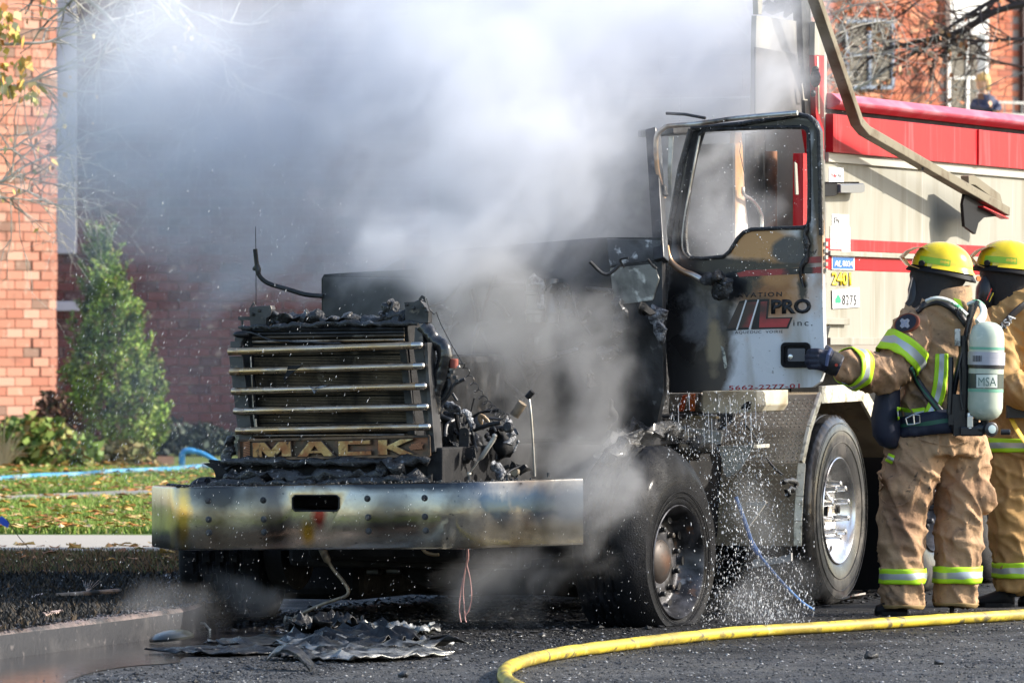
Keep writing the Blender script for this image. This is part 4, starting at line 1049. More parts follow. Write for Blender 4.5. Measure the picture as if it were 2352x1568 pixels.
# pillars, roof, back wall: the gutted shell
def bar_(name, p, q, w, h, m_=cabm, par=cab): mb = MB(); mb.seg(p, q, w, h, D); return mk(name, mb, m_, par, bevel=.006)
bar_('pillar', fC(1519, 600), fr(-1.75)(1500, 300), .06, .07)
rz = fr(-1.75)(1500, 290).z
mb = MB(); mb.plate([T(-1.3, -.6, rz), T(-1.7, -.33, rz), T(-.72, -.33, rz + .04), T(-.72, -.9, rz + .02)], (0, 0, 1), .04); mk('roof_panel', mb, cabm, cab, bevel=.008)
mb = MB(); mb.plate([T(-.78, -2.25, 1.0), T(-.78, -.33, 1.0), T(-.78, -.33, 2.5), T(-.78, -.6, 2.5), T(-.78, -.7, 1.75), T(-.78, -1.85, 1.6), T(-.78, -2.0, 1.9), T(-.78, -2.25, 1.9)], -D, .04); mk('back_wall', mb, m_soot, cab, bevel=.006)
mb = MB(); mb.plate([T(-2.0, -2.25, .95), T(-.8, -2.25, .95), T(-.8, -2.25, 1.9), T(-1.2, -2.25, 1.8), T(-1.2, -2.25, 1.6), T(-1.7, -2.25, 1.6), T(-2.0, -2.25, 1.5)], N, .04); mk('side_wall', mb, cabm, cab, bevel=.006)
mb = MB(); mb.box(T(-1.4, -1.29, .93), 1.9, 1.25, .06, N, D, Z_); mk('cab_floor', mb, m_soot, cab)
for b in (-.85, -1.75):
    mb = MB(); mb.box(T(-1.15, b, 1.15), .45, .45, .35, N, D, Z_); mb.box(T(-.93, b, 1.55), .42, .1, .6, N, D, Z_); mk('seat_frame', mb, m_char, cab, bevel=.05)
# what shows through the door's window
sB = sd(-.34)
mb = MB(); mb.plate([sB(*p) for p in [P4(875, 410), P4(925, 410), P4(945, 830), P4(975, 1180), P4(985, 1500), P4(870, 1500), P4(850, 1050), P4(848, 700)]], N, .03)
pw = mk('side_pillar', mb, M('scorched_white_pillar', (.78, .76, .70), .4, coat=.3, spots=[(sB(*P4(890, 420)), (.2, .2, .42), (.5, .24, .08), .4, .3, 4), (sB(*P4(855, 700)), (.03, .2, .4), (.3, .15, .05), .5, .3, 6)]), cab, bevel=.004, label='sunlit white door pillar scorched brown at the top')
mb = MB(); mb.tube(spl([sB(*P4(*p)) + N * .035 for p in [(885, 840), (890, 900), (940, 930), (990, 980), (1025, 1050), (1033, 1100), (1033, 1200), (1030, 1400)]], 4), .011, 10); mk('grab_handle', mb, m_chrome, pw, smooth=True)
mb = MB(); mb.tube([sB(*P4(*p)) + N * .012 for p in [(900, 495), (890, 560), (915, 680), (935, 760), (948, 880)]], .0025, 5); mk('loose_wire', mb, m_rubber, pw)
s2 = sd(-.42)
mb = MB(); mb.plate([s2(*p) for p in [P4(985, 420), P4(1110, 400), P4(1140, 1500), P4(985, 1500)]], N, .03); mk('sleeper_side_panel', mb, m_soot, cab, bevel=.004)
mb = MB(); c = s2(*P4(1085, 700)); mb.tube([s2(*P4(1085, 560)) + N * .05, s2(*P4(1085, 1500)) + N * .05], .035, 12); mk('rusty_stack_pipe', mb, M('rust_brown_pipe', (.28, .13, .07), .6, .3, var=[((.04, .035, .03), 4, .42, .62)], bump=(30, .3, .004)), cab, smooth=True)

# ---------------------------------------------------------------- mirror bracket and left mirror arm
mA = fr(-1.88)
chp = M('scorched_mirror_tube', (.6, .58, .54), .3, .8, var=[((.32, .2, .12), 3.5, .45, .6), ((.04, .035, .035), 5, .52, .66)])
mb = MB()
mb.tube(spl([mA(*P4(*p)) for p in [(1360, 258), (1100, 280), (850, 305), (620, 338), (480, 352), (350, 362), (305, 385), (260, 430), (250, 520), (262, 700), (290, 820), (312, 930)]], 4), .0135, 10)
mr_ = mk('mirror_bracket', mb, chp, truck, smooth=True, label='bent scorched tube of the missing mirror around the door window')
mb = MB(); mb.tube(spl([mA(*P4(*p)) for p in [(330, 1300), (350, 1390), (390, 1450), (460, 1500), (540, 1530), (640, 1580), (720, 1590)]], 4), .0175, 10); mk('lower_mirror_tube', mb, chp, mr_, smooth=True)
lump('melted_mirror', [mA(*P4(*p)) - D * .02 for p in [(610, 1590), (680, 1560), (760, 1560), (830, 1600), (800, 1650), (700, 1660)]], .03, m_char, mr_, 41, .7, 12, 4)
mb = MB(); mb.tube([mA(*P4(*p)) for p in [(330, 262), (480, 270), (640, 300)]], .008, 8); mk('cross_stay', mb, m_gsteel, mr_, smooth=True)
lump('melted_clip', [mA(*P4(*p)) for p in [(300, 830), (318, 870), (320, 910)]], .016, m_char, mr_, 42, .6); lump('melted_clip', [mA(*P4(*p)) for p in [(300, 1240), (290, 1280), (300, 1320)]], .016, m_char, mr_, 43, .6)
mb = MB(); mb.plate([mA(*P4(*p)) + D * .05 for p in [(325, 440), (360, 440), (345, 700), (345, 940), (320, 950), (315, 700)]], -D, .006); mk('hinge_strip', mb, m_alu, mr_)
lf = fr(-2.1)
mb = MB(); mb.tube(spl([lf(*p) for p in [(586, 572), (589, 600), (594, 630), (615, 650), (660, 664), (700, 676), (742, 680)]], 4), .0125, 10)
lm = mk('left_mirror_arm', mb, m_dsteel, truck, smooth=True, label='bare bent mirror arm sticking out left of the cab')
mb = MB(); mb.tube([lf(587, 520), lf(588, 600), lf(588, 705)], .002, 5); mk('antenna_wire', mb, m_rubber, lm)
lump('melted_clip', [lf(*p) for p in [(580, 620), (590, 610), (594, 635)]], .014, m_char, lm, 44, .5)

# ---------------------------------------------------------------- the open door
aD = -1.80; fD = fr(aD)
outl = [(1591, 294), (1700, 283), (1835, 261), (1858, 265), (1874, 279), (1884, 302), (1888, 420), (1890, 700), (1893, 800), (1892, 850), (1884, 876), (1866, 889), (1680, 896), (1541, 901), (1533, 850), (1528, 780), (1524, 710), (1530, 640), (1536, 594), (1542, 521), (1565, 389)]
hole = [P4(*p) for p in [(630, 395), (800, 385), (1200, 372), (1400, 372), (1432, 385), (1447, 420), (1455, 800), (1452, 1100), (1440, 1140), (1400, 1158), (1200, 1162), (1000, 1172), (940, 1195), (895, 1240), (830, 1345), (780, 1385), (620, 1400), (520, 1393), (490, 1350), (478, 1250), (480, 1100), (520, 800), (575, 520), (595, 430)]]
def dsp(q, r, c, soft, amp, sc=7): p = fD(*q); return (tuple(p), (r[0], .5, r[1]), c, soft, amp, sc)
BK = (.014, .014, .016)
m_door = M('burnt_white_door_paint', (.66, .68, .70), .3, coat=.35, bump=(25, .12, .004), rvar=(5, .22, .5),
           var=[((.42, .40, .36), (7, 7, 1.0), .5, .72, 5), ((.2, .19, .18), 55, .66, .72)],
           spots=[dsp((1772, 680), (.19, .15), (.50, .24, .07), .5, .35), dsp((1770, 684), (.13, .10), (.26, .10, .03), .5, .5, 9), dsp((1745, 700), (.06, .05), (.05, .03, .02), .5, .5, 9),
                  dsp((1735, 612), (.25, .05), (.34, .17, .06), .5, .5), dsp((1740, 560), (.20, .09), (.52, .27, .10), .2, .12),
                  dsp((1600, 800), (.19, .42), (.05, .042, .035), .12, .14, 7), dsp((1605, 700), (.19, .26), BK, .14, .22, 6), dsp((1560, 850), (.13, .35), (.02, .018, .018), .25, .3, 6), dsp((1640, 640), (.25, .12), BK, .12, .22, 8),
                  dsp((1820, 590), (.09, .06), BK, .2, .35, 9), dsp((1842, 630), (.022, .12), (.03, .025, .02), .3, .7, 14), dsp((1800, 625), (.10, .05), (.42, .2, .07), .5, .6, 9), dsp((1850, 560), (.045, .12), (.05, .04, .03), .3, .4, 10),
                  dsp((1816, 575), (.105, .075), (.06, .06, .065), .16, .3, 6), dsp((1885, 520), (.03, .28), (.33, .18, .08), .5, .5, 6),
                  dsp((1610, 730), (.10, .12), (.13, .13, .135), .35, .7, 8), dsp((1640, 800), (.035, .16), (.28, .22, .13), .4, .7, 8), dsp((1700, 290), (.5, .06), BK, .2, .1), dsp((1590, 440), (.14, .42), BK, .2, .1),
                  dsp((1650, 610), (.28, .045), BK, .2, .3, 8), dsp((1885, 380), (.055, .36), (.02, .019, .019), .25, .2), dsp((1760, 612), (.22, .018), (.03, .025, .022), .3, .4, 10)])
mb = MB(); mb.plate([fD(*p) for p in outl], -D, .045, [[fD(*p) for p in hole]])
door = mk('door', mb, m_door, truck, bevel=.006, label='open white door scorched black, with red stripes and company lettering')
# rubber round the window, vent bar
mb = MB(); hp = [fD(*p) - D * .004 for p in hole]; mb.tube(hp + [hp[0], hp[1]], .011, 8); wf = mk('window_frame', mb, m_char, door, smooth=True)
mb = MB(); hp = [fD(*p) - D * .004 for p in [(1588, 296), (1700, 285), (1835, 264), (1857, 268), (1872, 281), (1881, 303), (1885, 420), (1887, 540)]]; mb.tube(hp, .014, 8)
mb.tube([fD(*p) - D * .003 for p in [(1588, 297), (1563, 389), (1540, 521), (1534, 594), (1527, 700)]], .016, 8); mk('door_frame_tube', mb, m_char, door, smooth=True)
vb = MB(); a, b = fD(*P4(590, 470)), fD(*P4(465, 1340)); vb.tube(spl([fD(*P4(*p)) - D * .01 for p in [(600, 440), (575, 560), (520, 850), (480, 1080), (462, 1250), (470, 1340), (520, 1395)]], 4), .006, 6); mk('vent_window_bar', vb, m_alu, door, smooth=True)
vb = MB(); vb.plate([fD(*P4(*p)) - D * .004 for p in [(535, 375), (640, 385), (600, 520), (560, 640), (505, 960), (480, 1150), (480, 1330), (500, 1385), (440, 1330), (425, 1150), (470, 800), (520, 480)]], -D, .02); mk('vent_window_frame', vb, m_soot, door, bevel=.004)
# stripes (painted bands, thin raised film)
m_stripe = M('dark_red_stripe', (.34, .03, .035), .35, coat=.3, var=[((.12, .03, .03), 9, .55, .75)], spots=[dsp((1833, 615), (.07, .2), BK, .2, .4, 12)])
for q_ in ([P5(885, 415), P5(960, 395), P5(1350, 378), P5(1548, 365), P5(1548, 415), P5(1350, 425), P5(960, 442), P5(905, 447)], [P5(1440, 292), P5(1548, 283), P5(1548, 335), P5(1440, 340)], [P5(975, 345), P5(1340, 330), P5(1380, 345), P5(960, 358)]):
    mb = MB(); mb.plate([fD(*p) - D * .0015 for p in q_], -D, .0012); mk('red_stripe', mb, m_stripe if q_[0] != P5(975, 345) else m_door, door)
# lettering
def dtext(name, s, x0, x1, yb, yt, mat, slope=0.0, **kw):
    k = (x1 - x0)
    return text(name, s, fD(*P5(x0, yb)), fD(*P5(x1, yb + slope * k)), fD(*P5(x0, yt)), mat, door, -D, **kw)
dtext('lettering', 'AVATION', 888, 1238, 608, 573, m_inkb, -.03, bold=.01, space=1.35)
dtext('lettering', 'PRO', 1155, 1468, 738, 622, m_inkb, -.02, bold=.045, ext=.0035)
dtext('lettering', 'inc.', 1328, 1478, 830, 785, m_inkb, -.01, bold=.0, space=1.3)
dtext('lettering', 'AQUEDUC  VOIRIE', 870, 1245, 896, 870, m_inkb, -.02, bold=.0, space=1.2)
dtext('lettering', '5662-2277-01', 822, 1378, 1333, 1298, M('faded_red_lettering', (.38, .03, .035), .4), -.03, bold=.012, space=1.1)
dtext('lettering', 'nel', 1438, 1512, 272, 232, m_inkb, -.02, shear=.4)
m_logo = M('logo_red', (.42, .025, .035), .35, coat=.3, spots=[dsp((1735, 710), (.16, .055), (.05, .012, .015), .5, .4, 9), dsp((1690, 720), (.08, .14), (.03, .015, .015), .3, .3, 9)])
for q_ in ([(905, 640), (960, 628), (885, 860), (800, 865)], [(965, 628), (1055, 625), (985, 855), (893, 860)], [(1062, 625), (1140, 622), (1128, 765), (1318, 760), (1285, 848), (1000, 855)]):
    mb = MB(); q = [fD(*P5(*p)) - D * .001 for p in q_]; c = sum(q, Vector()) / len(q)
    mb.plate([c + (p - c) * 1.03 for p in q], -D, .001); mk('logo_outline', mb, m_inkb, door)
    mb = MB()
    if len(q_) == 4: ins = [c + (p - c) * .86 for p in q]
    else:
        ins = [fD(*P5(*p)) for p in [(1072, 640), (1126, 636), (1112, 775), (1305, 770), (1276, 838), (1060, 842), (1066, 740)]]
    mb.plate([p - D * .0018 for p in ins], -D, .001); mk('logo_bar', mb, m_logo, door)
    if len(q_) == 4:
        mb = MB(); mb.seg(q[1] - D * .002, q[2] - D * .002, .008, .002, -D); mk('logo_line', mb, m_glassw, door)
# handle
def rrect(x0, y0, x1, y1, r, f, off):
    pts = []
    for (cx, cy, a0) in ((x1 - r, y0 + r, -90), (x1 - r, y1 - r, 0), (x0 + r, y1 - r, 90), (x0 + r, y0 + r, 180)):
        for k in range(5): a = R(a0 + k * 22.5); pts.append(f(cx + r * math.cos(a), cy + r * math.sin(a)) - D * off)
    return pts
mb = MB(); mb.plate(rrect(1795, 786, 1862, 844, 11, fD, .014), -D, .014, [rrect(1802, 793, 1856, 837, 7, fD, .014)]); hd = mk('door_handle', mb, m_rubber, door, bevel=.004)
mb = MB(); mb.plate(rrect(1802, 793, 1856, 837, 7, fD, .0015), -D, .001); mk('handle_recess', mb, m_rubber, hd)
mb = MB(); mb.plate(rrect(1810, 800, 1850, 830, 4, fD, .006), -D, .005); mk('handle_paddle', mb, M('grey_handle_paddle', (.10, .10, .11), .4), hd, bevel=.002)
mb = MB(); mb.lathe([(0, .013), (.004, .013), (.005, .010)], fD(1817, 819) - D * .006, -D, 14); mk('lock_cylinder', mb, m_chrome, hd, smooth=True)
lump('melted_trim', [fD(*p) - D * .012 for p in [(1852, 520), (1854, 560), (1848, 600), (1840, 625), (1845, 655)]], .012, m_char, door, 51, .9, 9, 4)
mb = MB(); mb.plate([fD(*P5(*p)) - D * .004 for p in [(760, 985), (785, 1000), (800, 1080), (810, 1150), (790, 1165), (775, 1080)]], -D, .004); mk('peeling_paint', mb, M('peeling_pale_paint', (.6, .6, .5), .6, var=[((.1, .1, .09), 20, .5, .6)]), door)
mb = MB()
for (x, y) in [(1555, 470), (1560, 540), (1565, 610), (1555, 680), (1560, 745)]: mb.box(fD(1893, 560 + (y - 470) * .22) + D * .03, .012, .03, .02, N, D, Z_)
mk('door_latch', mb, m_alu, door)

# ---------------------------------------------------------------- wheels
def yawed(ang): return Vector((math.cos(ang), -math.sin(ang), 0))
def wheel(c, ax, Rr, Rt, W, mt, mrim, parent, flat=0.0, lugs=True, burnt=False, dish=.13, name='wheel', label=None, tread=True, sh_=0.0):
    """c: centre of the outer rim plane; ax: outward axis; Rr rim radius, Rt tyre radius, W width"""
    root = MB(); rim = MB()
    fwd = Vector((-ax.y, ax.x, 0)); n = 56
    zc = c.z
    sh = flat
    def tyre_pt(h, r, t):
        # t measured from fwd axis; flattened where it would sink into the ground
        dz = math.sin(t) * r; dx = math.cos(t) * r
        if r > Rr * 1.08:
            k = (r - Rr) / (Rt - Rr)
            dz += sh * k
            low = -(zc - .004)
            if dz < low:
                ex = low - dz; dz = low + .0; h2 = h + (1 if h > -W / 2 else -1) * min(.05, ex * .35); return c + ax * h2 + fwd * dx * (1 + ex * .15) + Z_ * dz
        return c + ax * h + fwd * dx + Z_ * dz
    prof = [(-W - .0, Rr * .97), (-W - .01, Rr * 1.08), (-W - .015, Rr + (Rt - Rr) * .5), (-W + .005, Rr + (Rt - Rr) * .86), (-W + .03, Rt * .985)]
    m = 40 if tread else 6
    for i in range(m + 1):
        s = i / m; h = -W + .035 + (W - .06 - sh_) * s
        prof.append((h, Rt * (1 - .012 * (2 * s - 1) ** 2)))
    prof += [(-.02 - sh_, Rt * .985), (.0 - sh_ * .75, Rr + (Rt - Rr) * .87), (.012 - sh_ * .42, Rr + (Rt - Rr) * .72), (.018, Rr + (Rt - Rr) * .5), (.012, Rr + (Rt - Rr) * .25), (.004, Rr * 1.07), (.0, Rr * 1.02), (-.012, Rr * .98)]
    rings = []; nn = 200 if tread else n
    for i, (h, r) in enumerate(prof):
        ring = []
        for j in range(nn):
            t = 2 * math.pi * j / nn; rr = r; hh = h
            if tread and 5 <= i <= 5 + m:
                s = (i - 5) / m
                if burnt:       # zig-zag grooves
                    zz = .022 * (1 if (j // 5) % 2 else -1)
                    g = min(abs(((s + zz) * 5) % 1 - .5) * 2, 1)
                    if g > .70 and 0.06 < s < .94: rr -= .018
                    else: rr += .002 * math.sin(j * 1.3)
                else:
                    g = abs((s * 5) % 1 - .5) * 2
                    if g > .75 and .06 < s < .94: rr -= .010
            if tread and i in (4, 5, 5 + m, 6 + m) and not burnt: rr += .0025 * (1 if j % 4 < 2 else -1)
            if burnt: rr += (noise.noise(Vector((math.cos(t) * 2.5, math.sin(t) * 2.5, h * 6))) * .008)
            ring.append(tyre_pt(hh, rr, t))
        rings.append(ring)
    w_ = MB(); w_.lathe([(-W * .6, Rr * .9), (-W * .98, Rr * 1.0), (-W * .99, .001)], c, ax, 24)
    hubm = m_soot if burnt else mrim
    o = mk(name, w_, m_soot, parent, label=label)
    tm = MB(); tm.loft(rings, cap=False, close=True); to = mk('tyre', tm, mt, o, smooth=True, angle=35)
    if tread:   # sidewall rings
        tb_ = MB()
        for k, rr in enumerate((.35, .62, .8) if not burnt else (.14, .22, .48)):
            q = [tyre_pt(.017 - .004 * (k == 2), Rr + (Rt - Rr) * rr, 2 * math.pi * j / 60) for j in range(61)]
            tb_.tube(q, .0022, 5)
        mk('sidewall_ring', tb_, mt, o, smooth=True)
    # rim: flange, barrel, dish
    rp = [(-.014, Rr * .99), (.004, Rr * 1.0), (.008, Rr * .985), (.002, Rr * .965), (-.015, Rr * .93), (-.04, Rr * .885), (-dish * .6, Rr * .84), (-dish, Rr * .79), (-dish - .012, Rr * .72), (-dish - .004, Rr * .62), (-dish + .004, Rr * .4), (-dish - .01, Rr * .34)]
    rm = MB(); rings = [[c + ax * h + fwd * (math.cos(t) * r) + Z_ * (math.sin(t) * r) for t in [2 * math.pi * j / 64 for j in range(64)]] for h, r in rp]
    rm.loft(rings, cap=False); ro = mk('rim', rm, mrim, o, smooth=True, angle=50)
    hb = MB(); hb.loft([[c + ax * h + fwd * (math.cos(t) * r) + Z_ * (math.sin(t) * r) for t in [2 * math.pi * j / 28 for j in range(28)]] for h, r in ([(-dish - .012, Rr * .35), (-dish - .03, Rr * .31), (-dish - .12, Rr * .30), (-dish - .12, .001)] if not burnt else [(-dish - .02, Rr * .44), (-dish + .01, Rr * .36), (-dish + .02, Rr * .30), (-dish + .035, Rr * .15), (-dish + .036, .001)])], cap=False)
    mk('hub', hb, M('hub_hole_dark', (.008, .008, .008), .6) if not burnt else M('scorched_rusty_hub', (.05, .04, .035), .5, .4, spots=[(tuple(c - ax * .03), (.05, .05, .05), (.10, .05, .03), .6, .6, 14)]), o, smooth=True)  # unburnt hub: near black painted in for the darkness of the recessed hole
    rl = Rr * (.50 if not burnt else .56)
    for k in range(10):
        t = 2 * math.pi * (k + .5) / 10; p = c + fwd * (math.cos(t) * rl) + Z_ * (math.sin(t) * rl) + ax * (-dish)
        lg = MB()
        pr = [(-.004, .026), (.006, .026), (.010, .020), (.055, .021), (.064, .018), (.098, .016), (.104, .010)] if not burnt else [(-.004, .018), (.004, .018), (.006, .014), (.03, .014), (.034, .009)]
        lg.lathe(pr, p, ax, 10); mk('lug_nut', lg, mrim if not burnt else m_dsteel, o, smooth=True, angle=40)
    for k in range(10):
        t = 2 * math.pi * k / 10; p = c + fwd * (math.cos(t) * Rr * .765) + Z_ * (math.sin(t) * Rr * .765) + ax * (-dish * .86)
        u1 = fwd * math.cos(t) + Z_ * math.sin(t); u2 = -fwd * math.sin(t) + Z_ * math.cos(t)
        nrm_ = (ax + u1 * -.45).normalized()
        hh = MB(); hh.loft([[p + nrm_ * e + (u1 * math.cos(q) * .016 + u2 * math.sin(q) * .024) for q in [i * math.pi / 6 for i in range(12)]] for e in (.006, .008)])
        mk('hand_hole', hh, m_soot, o)
    return o
# second wheel: polished alloy
ax2 = yawed(R(21)); cz2 = 1.436 - (1172 - 784) / 13782 * 32.85
c2 = plane(T(0, .02, 0), ax2)(1926, 1172)
wheel(c2, ax2, .292, .527, .27, m_tyre, m_chrome, truck, name='rear_wheel', label='big wet tyre on a polished alloy rim under the chequer-plate fender', dish=.085)
# front wheel, burnt and sagging
ax1 = yawed(R(28)); c1 = plane(T(-2.5, .10, 0), ax1)(1557, 1290)
m_brim = M('scorched_wheel_rim', (.10, .10, .11), .4, .7, var=[((.02, .02, .022), 6, .42, .6), ((.42, .44, .46), 5, .62, .74), ((.25, .13, .07), 7, .62, .78)], bump=(30, .3, .005))
wheel(c1, ax1, .290, .505, .36, m_btyre, m_brim, truck, flat=.085, sh_=.065, name='front_wheel', label='burnt sagging front tyre on a blackened rim', burnt=True, dish=.10)
for (a_, r_, q_) in ((-.16, .035, [(1392, 1062), (1420, 1030), (1462, 1004), (1510, 992), (1560, 994), (1600, 1010)]), (-.42, .05, [(1380, 1080), (1410, 1030), (1455, 990), (1500, 978), (1530, 985)])):
    lump('burnt_fender_remnant', [sd(a_)(*p) for p in q_], r_, m_char, truck, 80 + r_ * 100, .9, 12, 6)
# far front wheel, behind the bumper
ax3 = -yawed(R(10))
for (a, b, z, r, w) in ((-2.75, -2.12, .38, .23, .12), (-2.6, -2.02, .42, .12, .25), (-2.9, -1.9, .5, .08, .35)):  # black drums added to keep the far wheel's inner face from showing sunlit
    mb = MB(); mb.lathe([(0, r * .8), (.01, r), (w - .01, r), (w, r * .8)], T(a, b, z), N, 24); mk('shading_drum', mb, m_soot, truck, smooth=True)
wheel(T(-2.75, -2.60, .36), ax3, .25, .37, .42, m_btyre, m_brim, truck, flat=.0, name='front_wheel', label='blackened tyre under the left end of the bumper', burnt=True)
# tandem wheels further back
for a in (1.75, 3.05):
    wheel(T(a, -.02, .52), yawed(R(22)), .292, .52, .27, m_tyre, m_brim, truck, name='rear_wheel', tread=False)
for a in (0.05, 1.75, 3.05):
    wheel(T(a, -2.38, .52), -yawed(R(22)), .292, .52, .27, m_tyre, m_brim, truck, name='rear_wheel', tread=False)
    mb = MB(); mb.tube([T(a, -.3, .52), T(a, -2.1, .52)], .09, 10); mk('rear_axle', mb, m_soot, truck, smooth=True)

# ---------------------------------------------------------------- chequer-plate fender
m_chq = M('chequer_plate', (.46, .37, .26), .4, .3, var=[((.30, .24, .17), 4, .45, .68), ((.08, .07, .06), 9, .64, .8)], bump=(60, .2, .003), rvar=(6, .25, .5))
so = sd(.0)
fp = [so(*PQ(*p)) for p in [(1275, 1000), (1277, 850), (1285, 700), (1300, 500), (1345, 292), (1412, 88), (1660, 74), (1748, 235), (1800, 370), (1840, 460)]]
fa = [((p - T0).dot(D), p.z) for p in fp]
mb = MB(); rings = []
inner = -.47
rings_o = [T(a, 0, z) for a, z in fa]; 
vs = []
for a, z in fa:
    vs.append([T(a, 0, z), T(a, inner, z)])
th = .006
for i in range(len(fa) - 1):
    p, q = fa[i], fa[i + 1]
    A, B, C_, E = T(p[0], 0, p[1]), T(q[0], 0, q[1]), T(q[0], inner, q[1]), T(p[0], inner, p[1])
    nr_ = (B - A).cross(E - A).normalized()
    mb.plate([A, B, C_, E], nr_, th)
fen = mk('fender', mb, m_chq, truck, label='angular chequer-plate fender over the polished wheel')
lp = MB(); 
for i in range(len(fp) - 1):
    w = .095 if 4 < i < 7 else .045
    lp.seg(T(fa[i][0], .012, fa[i][1]), T(fa[i + 1][0], .012, fa[i + 1][1]), .02, w)
mk('fender_lip', lp, M('fender_lip_plate', (.72, .68, .56), .36, .4, var=[((.35, .32, .25), 20, .5, .65)], bump=(45, .8, .006)), fen, bevel=.003)
# raised diamonds on the fender's front face
dm = MB(); rnd = random.Random(1)
for i in range(1, 5):
    p, q = fa[i], fa[i + 1]; A = T(p[0], 0, p[1]); e2 = T(q[0], 0, q[1]) - A; Lz = e2.length; e2.normalize(); e1 = -N
    nr_ = e2.cross(e1).normalized()
    if nr_.dot(-D) < 0 and nr_.z < .5: nr_ = -nr_
    rows = int(Lz / .026)
    for r_ in range(rows):
        for k in range(17):
            c = A + e2 * ((r_ + .5) * .026) + e1 * (.02 + k * .026 + (0 if r_ % 2 else .0)) + nr_ * .001
            d = (e1 + e2 * (1 if (r_ + k) % 2 else -1)).normalized(); s = d.cross(nr_)
            dm.add([c - d * .012, c + s * .0038, c + d * .012, c - s * .0045, c + nr_ * .006], [(0, 1, 4), (1, 2, 4), (2, 3, 4), (3, 0, 4)])
m_dia = M('raised_diamond', (.80, .72, .58), .3, .3, var=[((.35, .27, .18), 9, .55, .7)])
mk('tread_diamonds', dm, m_dia, fen, kind='stuff')
# dark panel added for the inner darkness behind the wheel
mb = MB(); mb.box(T(.0, -.55, 1.0), .08, 1.5, .8, N, D, Z_); mk('wheel_shade_panel', mb, m_soot, truck)

# ---------------------------------------------------------------- boxes and steps under the door
fS = fr(-1.5)
def qb(name, pts, th, mat, a, lab=None, bev=.006, par=truck):
    f = fr(a); mb = MB(); mb.plate([f(*PQ(*p)) for p in pts], -D, th)
    return mk(name, mb, mat, par, bevel=bev, label=lab)
cb_ = qb('tool_box', [(712, 66), (1042, 62), (1042, 150), (1015, 190), (985, 196), (712, 200)], .5, m_cream, -1.45, 'cream tool box hanging under the door')
qb('box_latch', [(950, 150), (985, 126), (1008, 128), (1002, 172), (985, 178), (945, 176)], .01, m_rubber, -1.462, bev=.003, par=cb_)
qb('box_fold', [(806, 70), (812, 70), (812, 196), (806, 196)], .006, m_alu, -1.456, bev=.001, par=cb_)
lb = qb('lamp_bar', [(505, 78), (712, 74), (712, 192), (520, 200)], .25, M('wet_burnt_panel', (.35, .3, .24), .3, .3, var=[((.1, .08, .06), 5, .45, .65), ((.7, .68, .62), 22, .62, .72)], coat=.5, bump=(25, .4, .006)), -1.4, 'scorched lamp panel with two orange reflectors')
qb('reflector', [(592, 92), (622, 90), (600, 186), (566, 188)], .006, M('red_orange_reflector', (.5, .08, .02), .3, coat=.5), -1.41, bev=.002, par=lb)
qb('reflector', [(640, 84), (668, 84), (668, 186), (636, 186)], .006, m_orange, -1.41, bev=.002, par=lb)
qb('lower_rail', [(600, 214), (800, 216), (800, 232), (600, 234)], .06, M('brass_tinted_rail', (.4, .3, .15), .4, .6), -1.4, bev=.003)
tray = qb('step_tray', [(540, 296), (700, 290), (835, 310), (826, 385), (700, 378), (560, 352)], .02, m_alu, -1.55, 'bright wet metal tray under the door sill')
f_ = fr(-1.35)
mb = MB(); a, b = PQ(812, 398), PQ(1025, 388)
mb.plate([f_(*a), f_(*b), f_(*b) + D * .25, f_(*a) + D * .25], (0, 0, 1), .02)
st = mk('cab_step', mb, m_alu, truck, bevel=.003, label='chequer-plate step bracket beside the burnt wheel')
mb = MB(); mb.plate([f_(*PQ(*p)) for p in [(816, 412), (1022, 402), (1000, 440), (950, 530), (870, 590), (842, 560)]], -D, .01); mk('step_bracket', mb, m_alu, st, bevel=.003)
dm = MB()
for r_ in range(6):
    for k in range(9):
        x = 836 + k * 20 + (r_ % 2) * 8; y = 425 + r_ * 22
        if x + (y - 412) * .75 > 1005 or (y > 520 and x < 850): continue
        c = f_(*PQ(x, y)) - D * .001; d = (N + Z_ * (1 if (r_ + k) % 2 else -1)).normalized(); s = d.cross(D)
        dm.add([c - d * .012, c + s * .004, c + d * .012, c - s * .004, c - D * .004], [(0, 1, 4), (1, 2, 4), (2, 3, 4), (3, 0, 4)])
mk('tread_diamonds', dm, m_dia, st, kind='stuff')
mb = MB(); f2 = fr(-1.1)
mb.plate([f2(*PQ(*p)) for p in [(975, 732), (1100, 732), (1085, 758), (990, 890), (982, 880), (1060, 760), (975, 752)]], -D, .02); mk('lower_step', mb, m_alu, truck, bevel=.002)
mb = MB(); mb.plate([f2(*PQ(*p)) for p in [(1085, 1060), (1250, 1040), (1250, 1090), (1020, 1128), (1018, 1085)]], -D, .02, [[f2(*PQ(x + 5 * math.cos(t), 1075 - (x - 1100) * .12 + 5 * math.sin(t))) for t in [i * 1.05 for i in range(6)]] for x in (1120, 1150, 1180, 1210)]); mk('drilled_foot_plate', mb, M('grey_foot_plate', (.45, .45, .44), .5, .3, var=[((.2, .2, .2), 10, .5, .7)]), truck, bevel=.002)
mb = MB(); mb.box(T(-1.0, -.62, .62), .35, .95, .5, N, D, Z_); mk('battery_tank', mb, m_soot, truck, bevel=.03)
mb = MB(); mb.box(T(-.95, -.75, .34), .5, 1.1, .42, N, D, Z_); mk('dark_filler_box', mb, m_soot, truck, bevel=.05)  # dark box added to darken the gap between the wheels
mb = MB(); mb.box(T(-1.25, -.5, .95), .3, .6, .2, N, D, Z_); mk('air_tank_shelf', mb, m_dsteel, truck, bevel=.02)
lump('burnt_cable', [f2(*PQ(*p)) - D * .05 for p in [(985, 260), (1030, 310), (1060, 360), (1080, 415)]], .006, m_char, truck, 61, .4)
